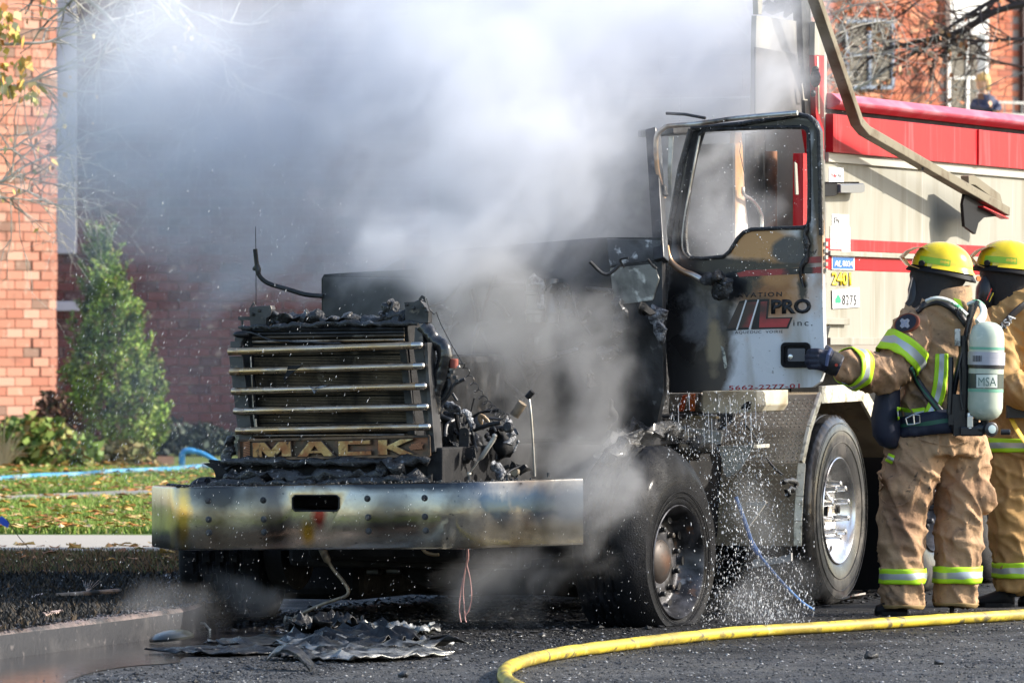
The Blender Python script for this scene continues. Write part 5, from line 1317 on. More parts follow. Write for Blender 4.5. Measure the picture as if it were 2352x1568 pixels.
lump('burnt_cable', [f2(*PQ(*p)) - D * .05 for p in [(1120, 460), (1150, 510), (1220, 570)]], .006, m_char, truck, 62, .4)
lump('burnt_tangle', [sd(.03)(*PQ(*p)) for p in [(1200, 620), (1240, 600), (1275, 620), (1255, 660), (1215, 665), (1240, 710)]], .012, m_char, truck, 63, 1.2)

# ---------------------------------------------------------------- dump body
bS = -.12; S_ = sd(bS)
aE = 4.6
def az(u, v): p = S_(u, v); return ((p - T0).dot(D), p.z)
a0 = az(1896, 400)[0]
def zL(v): return S_(1897, v).z
def band(name, za, zb, mat, out, th, a_0=a0, a_1=aE, par=None, lab=None, bev=.003, slope=0):
    mb = MB(); mb.plate([T(a_0, bS + out, za), T(a_1, bS + out, za), T(a_1, bS + out, zb), T(a_0, bS + out, zb)], N, th)
    return mk(name, mb, mat, par or body, bevel=bev, label=lab)
mb = MB(); mb.box(T((a0 + aE) / 2, -1.32, (zL(215) + zL(780)) / 2), 2.34, aE - a0, zL(215) - zL(780) - .02, N, D, Z_)
body = mk('dump_body', mb, m_beige, truck, bevel=.01, label='beige dump body with red top band and two red stripes')
band('side_panel', zL(352), zL(776), m_beige, 0, .01)
band('red_band', zL(262), zL(350), m_red, .045, .05)
band('red_stripe', zL(547), zL(574), m_red, .004, .01)
band('red_stripe', zL(588), zL(619), M('bright_red_stripe', (.52, .010, .016), .4, var=[((.5, .02, .03), (14, 14, 1), .5, .7)], spec=.15), .004, .01)
band('divider_rail', zL(576), zL(587), m_beige, .03, .03)
band('painted_groove_shadow', zL(240), zL(261), m_soot, .0, .02)  # black strip painted in for the shade under the top rail
mb = MB(); rp_ = [(.02, zL(250)), (.075, zL(240)), (.085, zL(232)), (.03, zL(214)), (-.08, zL(211)), (-.08, zL(250))]
mb.loft([[T(a, bS + o, z) for o, z in rp_] for a in (a0 + .02, a0 + 1.2, a0 + 2.4, aE)]); mk('top_rail', mb, m_pink, body, bevel=.008)
band('shadow_strip_ledge', zL(350), zL(372), M('painted_shade_beige', (.42, .40, .34), .5), .02, .03)  # strip with its own beige put in for the shadow below the red band
band('lower_sill', zL(775), zL(792), m_beige, .03, .05)
for (u0, u1) in ((2228, 2238),):
    p0, p1 = az(u0, 300), az(u1, 300)
    mb = MB(); mb.plate([T(p0[0], bS + .055, zL(262)), T(p1[0], bS + .055, zL(262)), T(p1[0], bS + .055, zL(350)), T(p0[0], bS + .055, zL(350))], N, .02); mk('side_post', mb, m_red, body, bevel=.003)
# front corner post
def sp(name, pts, out, th, mat, par=None, lab=None, bev=.003):
    f = sd(bS + out); mb = MB(); mb.plate([f(*p) for p in pts], N, th); return mk(name, mb, mat, par or body, bevel=bev, label=lab)
cp_ = sp('corner_post', [(1871, 127), (1893, 129), (1893, 352), (1888, 352), (1874, 262)], .06, .10, m_red, lab='red corner post at the front of the dump body')
sp('post_cap', [(1872, 50), (1877, 50), (1895, 118), (1894, 129), (1871, 127)], .06, .10, m_beige, cp_)
sp('reflective_tape', [(1877, 130), (1880, 130), (1884, 262), (1881, 262)], .064, .004, M('cream_tape', (.8, .75, .5), .4), cp_)
sp('lower_post', [(1845, 352), (1893, 352), (1893, 775), (1845, 775)], .02, .06, m_red, cp_)
sp('post_strip', [P4(1340, 640), P4(1358, 655), P4(1370, 900), P4(1350, 900)], .03, .008, m_beige, cp_)
# bulkhead (the body's front wall) and the sooty cab guard
mb = MB(); mb.plate([T(a0 - .02, -2.4, zL(780)), T(a0 - .02, bS, zL(780)), T(a0 - .02, bS, zL(120)), T(a0 - .02, -.45, zL(120)), T(a0 - .02, -.5, zL(270)), T(a0 - .02, -2.4, zL(270))], -D, .05)
bk = mk('bulkhead', mb, m_guard, body, bevel=.006)
sp('bulkhead_rib', [P4(1300, 380), P4(1345, 380), P4(1345, 1165), P4(1318, 1165)], -.25, .05, m_dsteel, bk)
g1 = sp('cab_guard', [(1738, 36), (1838, 50), (1866, 130), (1870, 262), (1735, 275), (1736, 110)], .0, .03, m_guard, lab='soot-stained beige cab guard above the cab')
sp('guard_brace', [(1738, -60), (1755, -60), (1750, 34), (1742, 34)], .0, .03, m_beige, g1)
sp('guard_panel', [(1736, 108), (1832, 124), (1834, 150), (1845, 152), (1848, 262), (1736, 275)], .012, .01, M('smoke_black_panel', (.06, .06, .065), .55, .2, var=[((.14, .13, .13), 3, .5, .7)], bump=(12, .3, .01)), g1)
sp('guard_post', [(1838, -60), (1858, -60), (1872, 265), (1850, 265)], .03, .05, m_dsteel, g1)
sp('guard_handle', [P4(1395, 30), P4(1402, 30), P4(1418, 150), P4(1442, 152), P4(1442, 162), P4(1408, 160)], .05, .008, m_alu, g1)
ltb = fr(a0 - .35)
lump('burnt_beacon', [ltb(*p) for p in [(1750, 8), (1775, 20), (1800, 4), (1825, 20), (1830, -8), (1790, -16)]], .035, m_char, g1, 71, .8, 12, 4)
mb = MB(); mb.ell(sd(bS + .07)(1873, 180), .03, .03, .05); mb.ell(sd(bS + .07)(1873, 160), .02, .02, .02); mb.ell(sd(bS + .07)(1868, 215), .015, .015, .02); mk('burnt_side_lamp', mb, m_char, cp_, smooth=True)

# tarp arm
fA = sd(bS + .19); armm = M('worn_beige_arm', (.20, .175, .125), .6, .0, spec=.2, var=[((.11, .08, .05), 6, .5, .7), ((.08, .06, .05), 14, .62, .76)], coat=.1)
ap = [fA(1822, -150), fA(1872, 0), fA(1968, 280), fA(1985, 300), fA(2120, 378), fA(2308, 486)]
mb = MB(); x = N; rings = []
for i, p in enumerate(ap):
    t = (ap[min(i + 1, 5)] - ap[max(i - 1, 0)]).normalized(); up = N.cross(t).normalized()
    if up.z < 0: up = -up
    w, h = .032, .026
    rings.append([p + N * w + up * h, p - N * w + up * h, p - N * w - up * h, p + N * w - up * h])
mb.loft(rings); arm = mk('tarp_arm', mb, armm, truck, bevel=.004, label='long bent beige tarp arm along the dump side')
mb = MB(); mb.seg(fA(2118, 372), fA(2118, 392), .09, .012); mk('joint_collar', mb, m_gsteel, arm)
fa2 = sd(bS + .22)
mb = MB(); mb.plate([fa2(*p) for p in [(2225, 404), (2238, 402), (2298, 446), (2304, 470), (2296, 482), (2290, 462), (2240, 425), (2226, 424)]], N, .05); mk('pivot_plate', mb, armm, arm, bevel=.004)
mb = MB(); mb.plate([fA(*p) - N * .01 for p in [(2222, 438), (2240, 450), (2302, 484), (2302, 496), (2264, 500), (2252, 512), (2245, 538), (2220, 520), (2216, 470)]], N, .02)
mk('rubber_flap', mb, m_rubber, arm, bevel=.003)
mb = MB(); mb.seg(fA(2250, 462) - Z_ * .032, fA(2308, 494) - Z_ * .02, .05, .008); mk('red_edge_strip', mb, m_red, arm)
# hinge block
hb = sd(bS + .06)
mb = MB(); mb.plate([hb(*p) for p in [(1888, 421), (1924, 420), (1926, 446), (1918, 450), (1894, 452)]], N, .07); sh_ = mk('side_hinge', mb, m_rubber, body, bevel=.004)
mb = MB(); mb.plate([hb(*p) + N * .02 for p in [(1924, 423), (1976, 421), (1980, 427), (1979, 440), (1973, 443), (1924, 443)]], N, .07); mk('marker_lamp', mb, M('smoked_grey_lamp', (.12, .13, .15), .3, coat=.5, bump=(60, .3, .003)), sh_, bevel=.006)
mb = MB(); 
for k in range(12): mb.box(hb(1890 + k * 7, 419.5) + N * .0, .008, .03, .008, D, N, Z_)
mk('ribbed_edge', mb, m_rubber, sh_, kind='stuff')
# stickers, numbers
def stick(name, x0, y0, x1, y1, mat, par=None, lab=None, out=.0035):
    return sp(name, [(x0, y0), (x1, y0 + 1), (x1, y1 + 1), (x0, y1)], out, .003, mat, par, lab, .0008)
def stext(s, x0, x1, yb, yt, mat, par, out=.0045, **kw):
    f = sd(bS + out); return text('lettering', s, f(x0, yb), f(x1, yb + 1), f(x0, yt), mat, par, N, ext=.0012, **kw)
k1 = stick('sticker', 1904, 384, 1938, 420, m_glassw, None, 'white square sticker with faint red script'); stext('Pelle', 1908, 1922, 407, 398, m_inkred, k1, shear=.3); stext('Vic', 1924, 1933, 407, 398, m_ink, k1, shear=.3)
mb = MB()
k2 = stick('sticker', 1911, 492, 1950, 522, m_glassw, None, 'small white permit sticker reading JFN'); stext('JFN', 1914, 1927, 517, 499, m_ink, k2); 
for r_ in range(3):
    stext('560', 1931, 1946, 505 + r_ * 6, 501 + r_ * 6, M('grey_print', (.4, .4, .42), .5), k2)
k3 = sp('sticker', [(1908, 519), (1950, 520), (1953, 522), (1953, 580), (1934, 581), (1934, 573), (1908, 572)], .0055, .003, m_glassw, None, 'larger white sticker across the upper red stripe', .0008)
mb = MB(); c = sd(bS + .008)(1922, 562); mb.tube([c + D * (math.cos(t) * .022) + Z_ * (math.sin(t) * .012) for t in [i * math.pi / 10 for i in range(21)]], .0015, 4); mk('red_oval_print', mb, m_inkred, k3)
k4 = stick('sticker', 1911, 588, 1963, 619, m_glassw, None, 'blue and white fleet sticker', .009); stick('blue_field', 1913, 590, 1961, 617, m_blue, k4, None, .011)
stext('AL', 1915, 1932, 612, 598, m_glassw, k4, .0125, bold=.04, shear=.2); stext('8034', 1935, 1959, 612, 599, m_glassw, k4, .0125, bold=.02)
stext('2401', 1911, 1955, 655, 624, m_yellowtxt, body, .006, bold=.03)
k5 = sp('registration_plate', [(1912, 666), (1974, 660), (1975, 705), (1913, 709)], .009, .004, m_glassw, None, 'white plate with a green emblem and number 8275', .0008)
sp('green_emblem', [(1919, 696), (1919, 686), (1921, 684), (1923, 679), (1926, 676), (1928, 680), (1931, 684), (1932, 690), (1931, 696)], .011, .002, m_green, k5, None, .0004)
stext('8275', 1935, 1967, 700, 676, m_ink, k5, .0115, bold=.0, space=1.25)
sp('hinge_strap', [(1896, 729), (1952, 731), (1952, 746), (1896, 745)], .03, .03, m_beige, None, None, .004)
sp('lower_bracket', [(1895, 752), (1908, 748), (1898, 790), (1890, 800)], .05, .02, m_dsteel)
# white fairing under the body, catching the sun
mb = MB(); f3 = sd(-.3); mb.plate([f3(*p) for p in [(1895, 762), (1930, 778), (1990, 812), (2060, 815), (2060, 850), (1895, 850)]], N, .3); mk('white_side_cover', mb, M('wet_white_cover', (.8, .8, .8), .25, coat=.5), truck, bevel=.02, label='gleaming white side cover under the front of the dump body')
mb = MB(); mb.plate([f3(*p) - N * .2 for p in [(1895, 850), (2352, 850), (2352, 1100), (1895, 1100)]], N, .1); mk('chassis_shield', mb, m_soot, truck)

# hanging bits under the bumper
fh = fr(-3.3)
mb = MB(); mb.tube(spl([fh(*p) for p in [(738, 1255), (752, 1285), (768, 1310), (785, 1330), (799, 1352), (797, 1366), (775, 1375), (740, 1387), (700, 1405), (672, 1422), (661, 1436)]], 4), [.020] * 5 + [.009] * 36, 10); mk('bent_pipe', mb, M('tan_bent_pipe', (.36, .3, .23), .5, .5, var=[((.12, .1, .08), 12, .5, .68)], bump=(50, .3, .003)), truck, smooth=True, label='bent tan pipe hanging below the bumper')
mb = MB(); fw_ = fr(-3.6)
for (p_) in ([(1074, 1250), (1076, 1280), (1068, 1310), (1058, 1360), (1055, 1400), (1059, 1428)], [(1074, 1250), (1072, 1290), (1080, 1330), (1083, 1370), (1077, 1400), (1068, 1415), (1071, 1428)], [(1075, 1262), (1070, 1300), (1064, 1350), (1066, 1390), (1069, 1424)]):
    mb.tube(spl([fw_(*p) for p in p_], 5), .0032, 5)
mk('dangling_wires', mb, M('pinkish_bare_wire', (.55, .28, .25), .5), truck, smooth=True, label='loop of thin pinkish wires dangling below the bumper')
mb = MB(); mb.tube(spl([fh(*p) for p in [(970, 1258), (978, 1268), (995, 1273), (1008, 1273)]], 4), .009, 8); mk('brake_line_end', mb, M('brass_fitting', (.5, .36, .2), .4, .7), truck, smooth=True)
mb = MB(); mb.box(fr(-3.0)(1052, 1268), .05, .05, .06, N, D, Z_); mk('air_fitting', mb, m_gsteel, truck, bevel=.008)
for (u, v, s) in [(880, 1285, .06), (905, 1310, .05), (860, 1312, .05), (930, 1290, .04)]:
    mb = MB(); mb.box(fr(-2.8)(u, v), s * 1.4, .06, s * .6, N, D, Z_); mk('axle_bracket', mb, m_dsteel, truck, bevel=.008)

# ================================================================== FIREFIGHTERS
m_suit = M('tan_turnout_cloth', (.43, .275, .16), .8, var=[((.24, .14, .085), 3.2, .45, .66), ((.46, .30, .17), 7, .58, .75), ((.08, .06, .05), 4.5, .56, .74), ((.05, .04, .035), 26, .62, .76)], bump=(220, .35, .002), bump2=(20, .8, .012), spec=.25)
m_suit2 = M('ochre_turnout_cloth', (.42, .255, .10), .8, var=[((.33, .19, .085), 3.0, .45, .66), ((.50, .33, .16), 7, .58, .75), ((.08, .06, .05), 6, .66, .78)], bump=(220, .25, .002), bump2=(24, .5, .008), spec=.25)
m_lime = M('lime_reflective_band', (.42, .72, .02), .5, bump=(150, .15, .001), var=[((.3, .5, .03), 14, .6, .75)])
m_silver = M('silver_reflective_band', (.42, .46, .48), .35, .4, bump=(150, .15, .001))
m_helm = M('yellow_helmet_shell', (.80, .60, .01), .22, coat=.7, var=[((.55, .38, .01), 5, .6, .75), ((.2, .15, .02), 60, .72, .78)], bump=(70, .1, .002))
m_helml = M('lime_helmet_tape', (.30, .55, .03), .4)
m_visor = M('amber_clear_visor', (.80, .62, .30), .25, trans=.6, ior=1.1, coat=.5)
m_black = M('black_cloth', (.012, .012, .014), .7, bump=(40, .5, .006))
m_blackg = M('black_gear', (.014, .014, .017), .4, coat=.2, bump=(60, .3, .003), var=[((.05, .05, .055), 14, .62, .75)])
m_navy = M('navy_padding', (.012, .016, .035), .65, bump=(50, .4, .004))
m_glove = M('navy_leather_glove', (.014, .017, .034), .55, bump=(60, .5, .004))
m_tank = M('pale_green_air_cylinder', (.50, .56, .46), .38, coat=.35, bump=(30, .06, .003), var=[((.36, .43, .36), 5, .5, .7), ((.68, .70, .62), 16, .6, .75)])
m_strapw = M('white_green_strap', (.62, .66, .62), .6, var=[((.02, .28, .12), 14, .56, .64), ((.2, .2, .2), 28, .62, .75)], bump=(80, .3, .003))
m_metal = M('bright_buckle', (.6, .6, .58), .3, .9)

class FF:
    def __init__(s, Z0, name_label, loc_uv, cloth):
        s.Z0 = Z0; s.px = Z0 / F
        s.root = thing('person', name_label, 'firefighter', gp(*loc_uv)); s.cloth = cloth
        s.mb = MB()
    def P(s, u, v, dz=0.0): return at(u, v, s.Z0 + dz)
    def ring(s, u, v, hw, hd, dz=0.0, yaw=0.0, n=24, sq=.9, tilt=0.0):
        c = s.P(u, v, dz); w = hw * s.px; out = []
        for j in range(n):
            t = 2 * math.pi * j / n; ct, st = math.cos(t), math.sin(t)
            x = w * math.copysign(abs(ct) ** sq, ct); y = hd * math.copysign(abs(st) ** sq, st)
            out.append(c + Vector((x * math.cos(yaw) - y * math.sin(yaw), x * math.sin(yaw) + y * math.cos(yaw), x * tilt)))
        return out
    def tube(s, pts, rs): s.mb.tube([s.P(*p) for p in pts], [r * s.px for r in rs], 16)
    def finish(s, folds=1.0):
        o = mk('body', s.mb, s.cloth, s.root)
        bake(o, [('REMESH', dict(mode='VOXEL', voxel_size=.011)), ('SMOOTH', dict(factor=.6, iterations=6))])
        me = o.data; me.materials.clear(); me.materials.append(s.cloth)
        n = len(me.vertices); co = np.empty(n * 3, 'f'); no = np.empty(n * 3, 'f')
        me.vertices.foreach_get('co', co); me.vertices.foreach_get('normal', no)
        co = co.reshape(-1, 3); no = no.reshape(-1, 3); dsp_ = np.zeros(n, 'f')
        for i in range(n):
            x, y, z = (float(t) for t in co[i])
            w = noise.noise(Vector((x * 3, y * 3, z * 3))) * .35
            a = noise.noise(Vector((x * 5 + w * 3, y * 5, z * 9 + x * 5))); b = noise.noise(Vector((x * 11 + z * 5, y * 11 + 3 + w * 5, z * 3.4 - x * 2)))
            c = noise.noise(Vector((x * 22, y * 22, z * 15 + x * 9)))
            f1 = (1 - min(1, abs(a) * 3.2)) ** 1.8; f2 = (1 - min(1, abs(b) * 3.2)) ** 1.8
            dsp_[i] = (f1 * .015 + f2 * .017 + c * .006 - .004) * folds
        co += no * dsp_[:, None]
        me.vertices.foreach_set('co', co.ravel()); me.shade_smooth(); me.update()
        s.body = o; return o
    def wrap(s, name, rings, mats, idx, off=.006, sub=0):
        """closed strip of rings pulled on to the suit"""
        mb = MB(); n = len(rings[0])
        for r in rings: mb.v += [tuple(p) for p in r]
        for i in range(len(rings) - 1):
            for j in range(n):
                k = (j + 1) % n; mb.f.append([i * n + j, i * n + k, (i + 1) * n + k, (i + 1) * n + j]); mb.m.append(idx[i])
        o = mk(name, mb, mats, s.root, smooth=True, angle=60)
        bake(o, [('SHRINKWRAP', dict(target=s.body, wrap_method='NEAREST_SURFACEPOINT', wrap_mode='OUTSIDE_SURFACE', offset=off + .006)), ('SMOOTH', dict(factor=.5, iterations=5)), ('SOLIDIFY', dict(thickness=.004, offset=1.0))])
        o.data.shade_smooth(); return o
    def strip(s, name, left, right, mats, idx, off=.006, n=24):
        """open strip between two picture polylines laid on the suit; rows across"""
        L = spl([s.P(*p) for p in left], 6) if len(left) > 2 else [s.P(*left[0]).lerp(s.P(*left[1]), t / 14) for t in range(15)]
        Rr = spl([s.P(*p) for p in right], 6) if len(right) > 2 else [s.P(*right[0]).lerp(s.P(*right[1]), t / 14) for t in range(15)]
        m = len(idx) + 1; mb = MB(); c = len(L)
        for k in range(m):
            t = k / (m - 1)
            mb.v += [tuple(L[i].lerp(Rr[i], t)) for i in range(c)]
        for k in range(m - 1):
            for i in range(c - 1): mb.f.append([k * c + i, k * c + i + 1, (k + 1) * c + i + 1, (k + 1) * c + i]); mb.m.append(idx[k])
        o = mk(name, mb, mats, s.root, smooth=True, angle=60)
        bake(o, [('SHRINKWRAP', dict(target=s.body, wrap_method='PROJECT', wrap_mode='OUTSIDE_SURFACE', use_project_x=False, use_project_y=True, use_negative_direction=True, use_positive_direction=True, offset=off + .004)), ('SMOOTH', dict(factor=.5, iterations=3)),
                 ('SOLIDIFY', dict(thickness=.004, offset=1.0))])
        o.data.shade_smooth(); return o
TRI = [0, 0, 1, 1, 0, 0]
def leg_band(ff, pts, hw, hd, dz, yaw=0):
    (u, v0), (_, v1) = pts
    rs = []
    for k in range(7):
        t = k / 6; rs.append(ff.ring(u, v0 + (v1 - v0) * t, hw, hd, dz, yaw, 40, 1.0, ))
    return ff.wrap('reflective_band', rs, [m_lime, m_silver], TRI)
def arm_band(ff, a, b, r):
    a, b = ff.P(*a), ff.P(*b); ax = (b - a).normalized(); x = ax.cross(Y_).normalized(); y = ax.cross(x); rs = []
    for k in range(7):
        c = a.lerp(b, k / 6); rs.append([c + (x * math.cos(t) + y * math.sin(t)) * r * ff.px for t in [2 * math.pi * j / 36 for j in range(36)]])
    return ff.wrap('reflective_band', rs, [m_lime, m_silver], TRI)

def helmet(ff, u, v, rx, h, dz, tilt, parent, yaw=0.0):
    """u,v: centre of the rim line; rx: half width in px; h: dome height in px"""
    c = ff.P(u, v, dz); px = ff.px; Rm = Matrix.Rotation(tilt, 3, 'Y') @ Matrix.Rotation(yaw, 3, 'Z')
    a, b, hh = rx * px, rx * px * .80, h * px
    mb = MB(); rings = []
    for i in range(15):
        t = math.pi / 2 * i / 14; r = math.sin(t) ** .95; z = max(0, math.cos(t)) ** .82
        ring = []
        for j in range(48):
            q = 2 * math.pi * j / 48; rib = 1 + .012 * (abs(math.sin(q)) > .985) * (i > 1)
            p = Vector((a * r * math.cos(q), b * r * math.sin(q), hh * z)) * rib
            ring.append(c + Rm @ p)
        rings.append(ring)
    mb.loft(rings)
    o = mk('helmet', mb, m_helm, parent, smooth=True, angle=60, label='yellow fire helmet')
    br_ = MB(); rings = []
    for (k, dz_, ex) in ((.98, .012, 0), (1.07, .002, .01), (1.15, -.014, .02), (1.165, -.020, .02), (1.14, -.024, .02), (.98, -.004, 0)):
        rings.append([c + Rm @ Vector((a * k * math.cos(q) + ex * 0, b * k * math.sin(q), dz_ - .012 * max(0, math.cos(q)) * (k > 1.05))) for q in [2 * math.pi * j / 48 for j in range(48)]])
    br_.loft(rings, cap=False, close=True)
    mk('helmet_brim', br_, m_rubber, o, smooth=True, angle=50)
    yb = MB(); rings = []
    for (k, dz_) in ((.985, .03), (1.02, .016), (1.08, .006), (1.10, .0), (1.0, .004)):
        rings.append([c + Rm @ Vector((a * k * math.cos(q), b * k * math.sin(q), dz_ + .003)) for q in [2 * math.pi * j / 48 - math.pi * .62 for j in range(26)]] )
    n = 26
    for r in rings: yb.v += [tuple(p) for p in r]
    for i in range(4):
        for j in range(n - 1): yb.f.append([i * n + j, i * n + j + 1, (i + 1) * n + j + 1, (i + 1) * n + j]); yb.m.append(0)
    mk('brim_skirt', yb, m_helm, o, smooth=True)
    # tape on the side facing us
    tp = MB(); r0 = []; 
    for z_, k in ((.14, .998), (.36, .955)):
        r0.append([c + Rm @ Vector((a * k * 1.012 * math.cos(q), b * k * 1.012 * math.sin(q), hh * z_ + .004)) for q in [-math.pi * (.80 - .36 * j / 11) for j in range(12)]])
    tp.v = [tuple(p) for p in r0[0] + r0[1]]
    for j in range(11): tp.f.append([j, j + 1, 12 + j + 1, 12 + j]); tp.m.append(0)
    mk('reflective_tape', tp, m_helml, o)
    kb = MB(); kc = c + Rm @ Vector((-a * .72, -b * .75, hh * .13)); kb.lathe([(-.01, .017), (.02, .017), (.024, .013)], kc, -Y_, 14); mk('visor_knob', kb, m_rubber, o, smooth=True)
    return o, c, Rm, a, b, hh
def visor(ff, parent, c, Rm, a, b, pts, wid=.11):
    """flipped visor: a curved clear sheet in front of the brow"""
    mb = MB(); rows = []
    for (x, z) in pts: rows.append([c + Rm @ Vector((x * ff.px + .03 * (1 - math.cos(q)), wid * math.sin(q), z * ff.px)) for q in [(-1 + 2 * j / 10) * 1.25 for j in range(11)]])
    n = 11
    for r in rows: mb.v += [tuple(p) for p in r]
    for i in range(len(rows) - 1):
        for j in range(n - 1): mb.f.append([i * n + j, i * n + j + 1, (i + 1) * n + j + 1, (i + 1) * n + j]); mb.m.append(0)
    o = mk('visor', mb, m_visor, parent, smooth=True)
    s_ = o.modifiers.new('solid', 'SOLIDIFY'); s_.thickness = .002
    eb = MB(); eb.tube([Vector(p) for p in rows[-1]], .002, 5); eb.tube([Vector(r[0]) for r in rows], .002, 5); mk('visor_edge', eb, M('amber_edge', (.6, .35, .1), .3), o)
    return o

# ---- first firefighter, back half turned, left hand... reaching for the door handle
f1 = FF(31.55, 'firefighter in tan gear with air cylinder on the back reaching for the door handle', (2140, 1408), m_suit)
f1.mb.loft([f1.ring(2166, 655, 30, .09), f1.ring(2168, 668, 46, .12), f1.ring(2166, 690, 62, .15), f1.ring(2164, 705, 80, .17), f1.ring(2166, 730, 92, .18), f1.ring(2168, 780, 92, .18),
            f1.ring(2168, 850, 90, .18), f1.ring(2164, 920, 92, .18), f1.ring(2158, 975, 96, .19), f1.ring(2152, 1015, 100, .19), f1.ring(2150, 1045, 98, .19)])
f1.mb.loft([f1.ring(2110, 1000, 70, .14, -.03), f1.ring(2102, 1050, 70, .15, -.04), f1.ring(2088, 1100, 66, .14, -.05), f1.ring(2078, 1150, 56, .13, -.05), f1.ring(2073, 1200, 50, .12, -.05), f1.ring(2072, 1290, 48, .115, -.05), f1.ring(2072, 1360, 47, .115, -.05), f1.ring(2071, 1392, 45, .11, -.05)])
f1.mb.loft([f1.ring(2196, 1000, 66, .14, .06), f1.ring(2210, 1050, 66, .14, .07), f1.ring(2210, 1100, 60, .13, .08), f1.ring(2205, 1150, 56, .13, .08), f1.ring(2202, 1200, 53, .12, .08), f1.ring(2200, 1290, 51, .12, .08), f1.ring(2196, 1360, 49, .115, .08), f1.ring(2192, 1388, 45, .11, .08)])
f1.tube([(2118, 722, -.02), (2105, 752, -.08), (2085, 795, -.12), (2062, 840, -.16), (2035, 857, -.20), (1995, 853, -.28), (1955, 844, -.37), (1928, 838, -.42)], [44, 50, 50, 47, 45, 41, 36, 32])
f1.tube([(2215, 722, .02), (2240, 760, .1), (2255, 830, .14), (2245, 900, .1), (2225, 950, .0)], [42, 44, 42, 38, 32])       # far arm
f1.mb.ell(f1.P(2048, 1122, -.04), .05, .14, .085)        # cargo pocket bulge
f1.mb.ell(f1.P(2262, 1140, .08), .05, .11, .085)
f1.tube([(2150, 665, 0), (2148, 630, -.02), (2145, 600, -.02)], [32, 40, 38])
f1.finish(1.0)
arm_band(f1, (2082, 788, -.13), (2053, 829, -.165), 60)
arm_band(f1, (1978, 848, -.32), (1943, 841, -.395), 50)
leg_band(f1, ((2072, 1302), (2072, 1341)), 53, .125, -.05)
leg_band(f1, ((2200, 1297), (2197, 1340)), 56, .13, .08)
f1.strip('reflective_band', [(2151, 811, -.3), (2148, 860, -.3), (2140, 910, -.3), (2122, 950, -.3)], [(2183, 811, -.3), (2181, 870, -.3), (2170, 925, -.3), (2150, 958, -.3)], [m_lime, m_silver], TRI)
f1.strip('reflective_band', [(2060, 932, -.3), (2095, 938, -.3), (2128, 934, -.3)], [(2064, 968, -.3), (2098, 968, -.3), (2130, 962, -.3)], [m_lime, m_silver], TRI)
f1.strip('pocket_tab', [(2046, 1040, -.3), (2060, 1046, -.3)], [(2037, 1060, -.3), (2052, 1068, -.3)], [m_lime, m_silver], TRI)
m_hem = M('leather_cuff', (.30, .20, .08), .7, bump=(60, .3, .003))
for (u, v, hw, hd, dz) in ((2071, 1386, 49, .12, -.05), (2193, 1381, 48, .12, .08)):
    rs = [f1.ring(u, v + k * 3, hw, hd, dz, 0, 36, 1.0) for k in range(5)]
    f1.wrap('cuff', rs, [m_hem], [0] * 4, .005)
for (q_, nm) in (([(2026, 1090), (2034, 1150), (2070, 1160), (2100, 1138), (2116, 1100)], 0), ([(2115, 1008), (2180, 1022), (2235, 1010)], 0)):
    mb = MB(); L = spl([f1.P(u, v, -.3) for u, v in q_], 5)
    mb.v = [tuple(p) for p in L] + [tuple(p - Z_ * .007) for p in L]; n = len(L)
    for i in range(n - 1): mb.f.append([i, i + 1, n + i + 1, n + i]); mb.m.append(0)
    o = mk('seam', mb, m_suit, f1.root); bake(o, [('SHRINKWRAP', dict(target=f1.body, wrap_method='PROJECT', use_project_y=True, use_project_x=False, use_negative_direction=True, wrap_mode='OUTSIDE_SURFACE', offset=.004)), ('SOLIDIFY', dict(thickness=.006))])
# shoulder crest: round patch with an emblem
def disc(ff, u, v, rx, ry, dz, rot, n=28): return [ff.P(u + rx * math.cos(t) * math.cos(rot) - ry * math.sin(t) * math.sin(rot), v + rx * math.cos(t) * math.sin(rot) + ry * math.sin(t) * math.cos(rot), dz) for t in [2 * math.pi * j / n for j in range(n)]]
nrm = Vector((-.35, -.93, .12)).normalized()
pf_ = plane(f1.P(2082, 742, -.215), nrm)
def patch(rx, ry, o): return [pf_(2082 + rx * math.cos(t) * .87 + ry * math.sin(t) * .45, 742 - rx * math.cos(t) * .45 + ry * math.sin(t) * .87) + nrm * o for t in [2 * math.pi * j / 30 for j in range(30)]]
mb = MB(); mb.plate(patch(29, 21, .012), nrm, .05); pt_ = mk('shoulder_patch', mb, M('rust_red_patch_edge', (.16, .04, .025), .7, bump=(80, .3, .002)), f1.root, bevel=.002, label='oval rust-red and navy crest on the sleeve')
mb = MB(); mb.plate(patch(26, 18, .0135), nrm, .004); mk('patch_field', mb, m_navy, pt_)
mb = MB(); st_ = []
for k in range(12):
    t = 2 * math.pi * k / 12; r = 13 if k % 3 else 8; st_.append(pf_(2080 + r * math.cos(t), 743 + r * math.sin(t)) + nrm * .0155)
mb.plate(st_, nrm, .003); mk('patch_emblem', mb, M('pale_thread', (.34, .35, .42), .6, var=[((.2, .25, .4), 90, .45, .6)]), pt_)
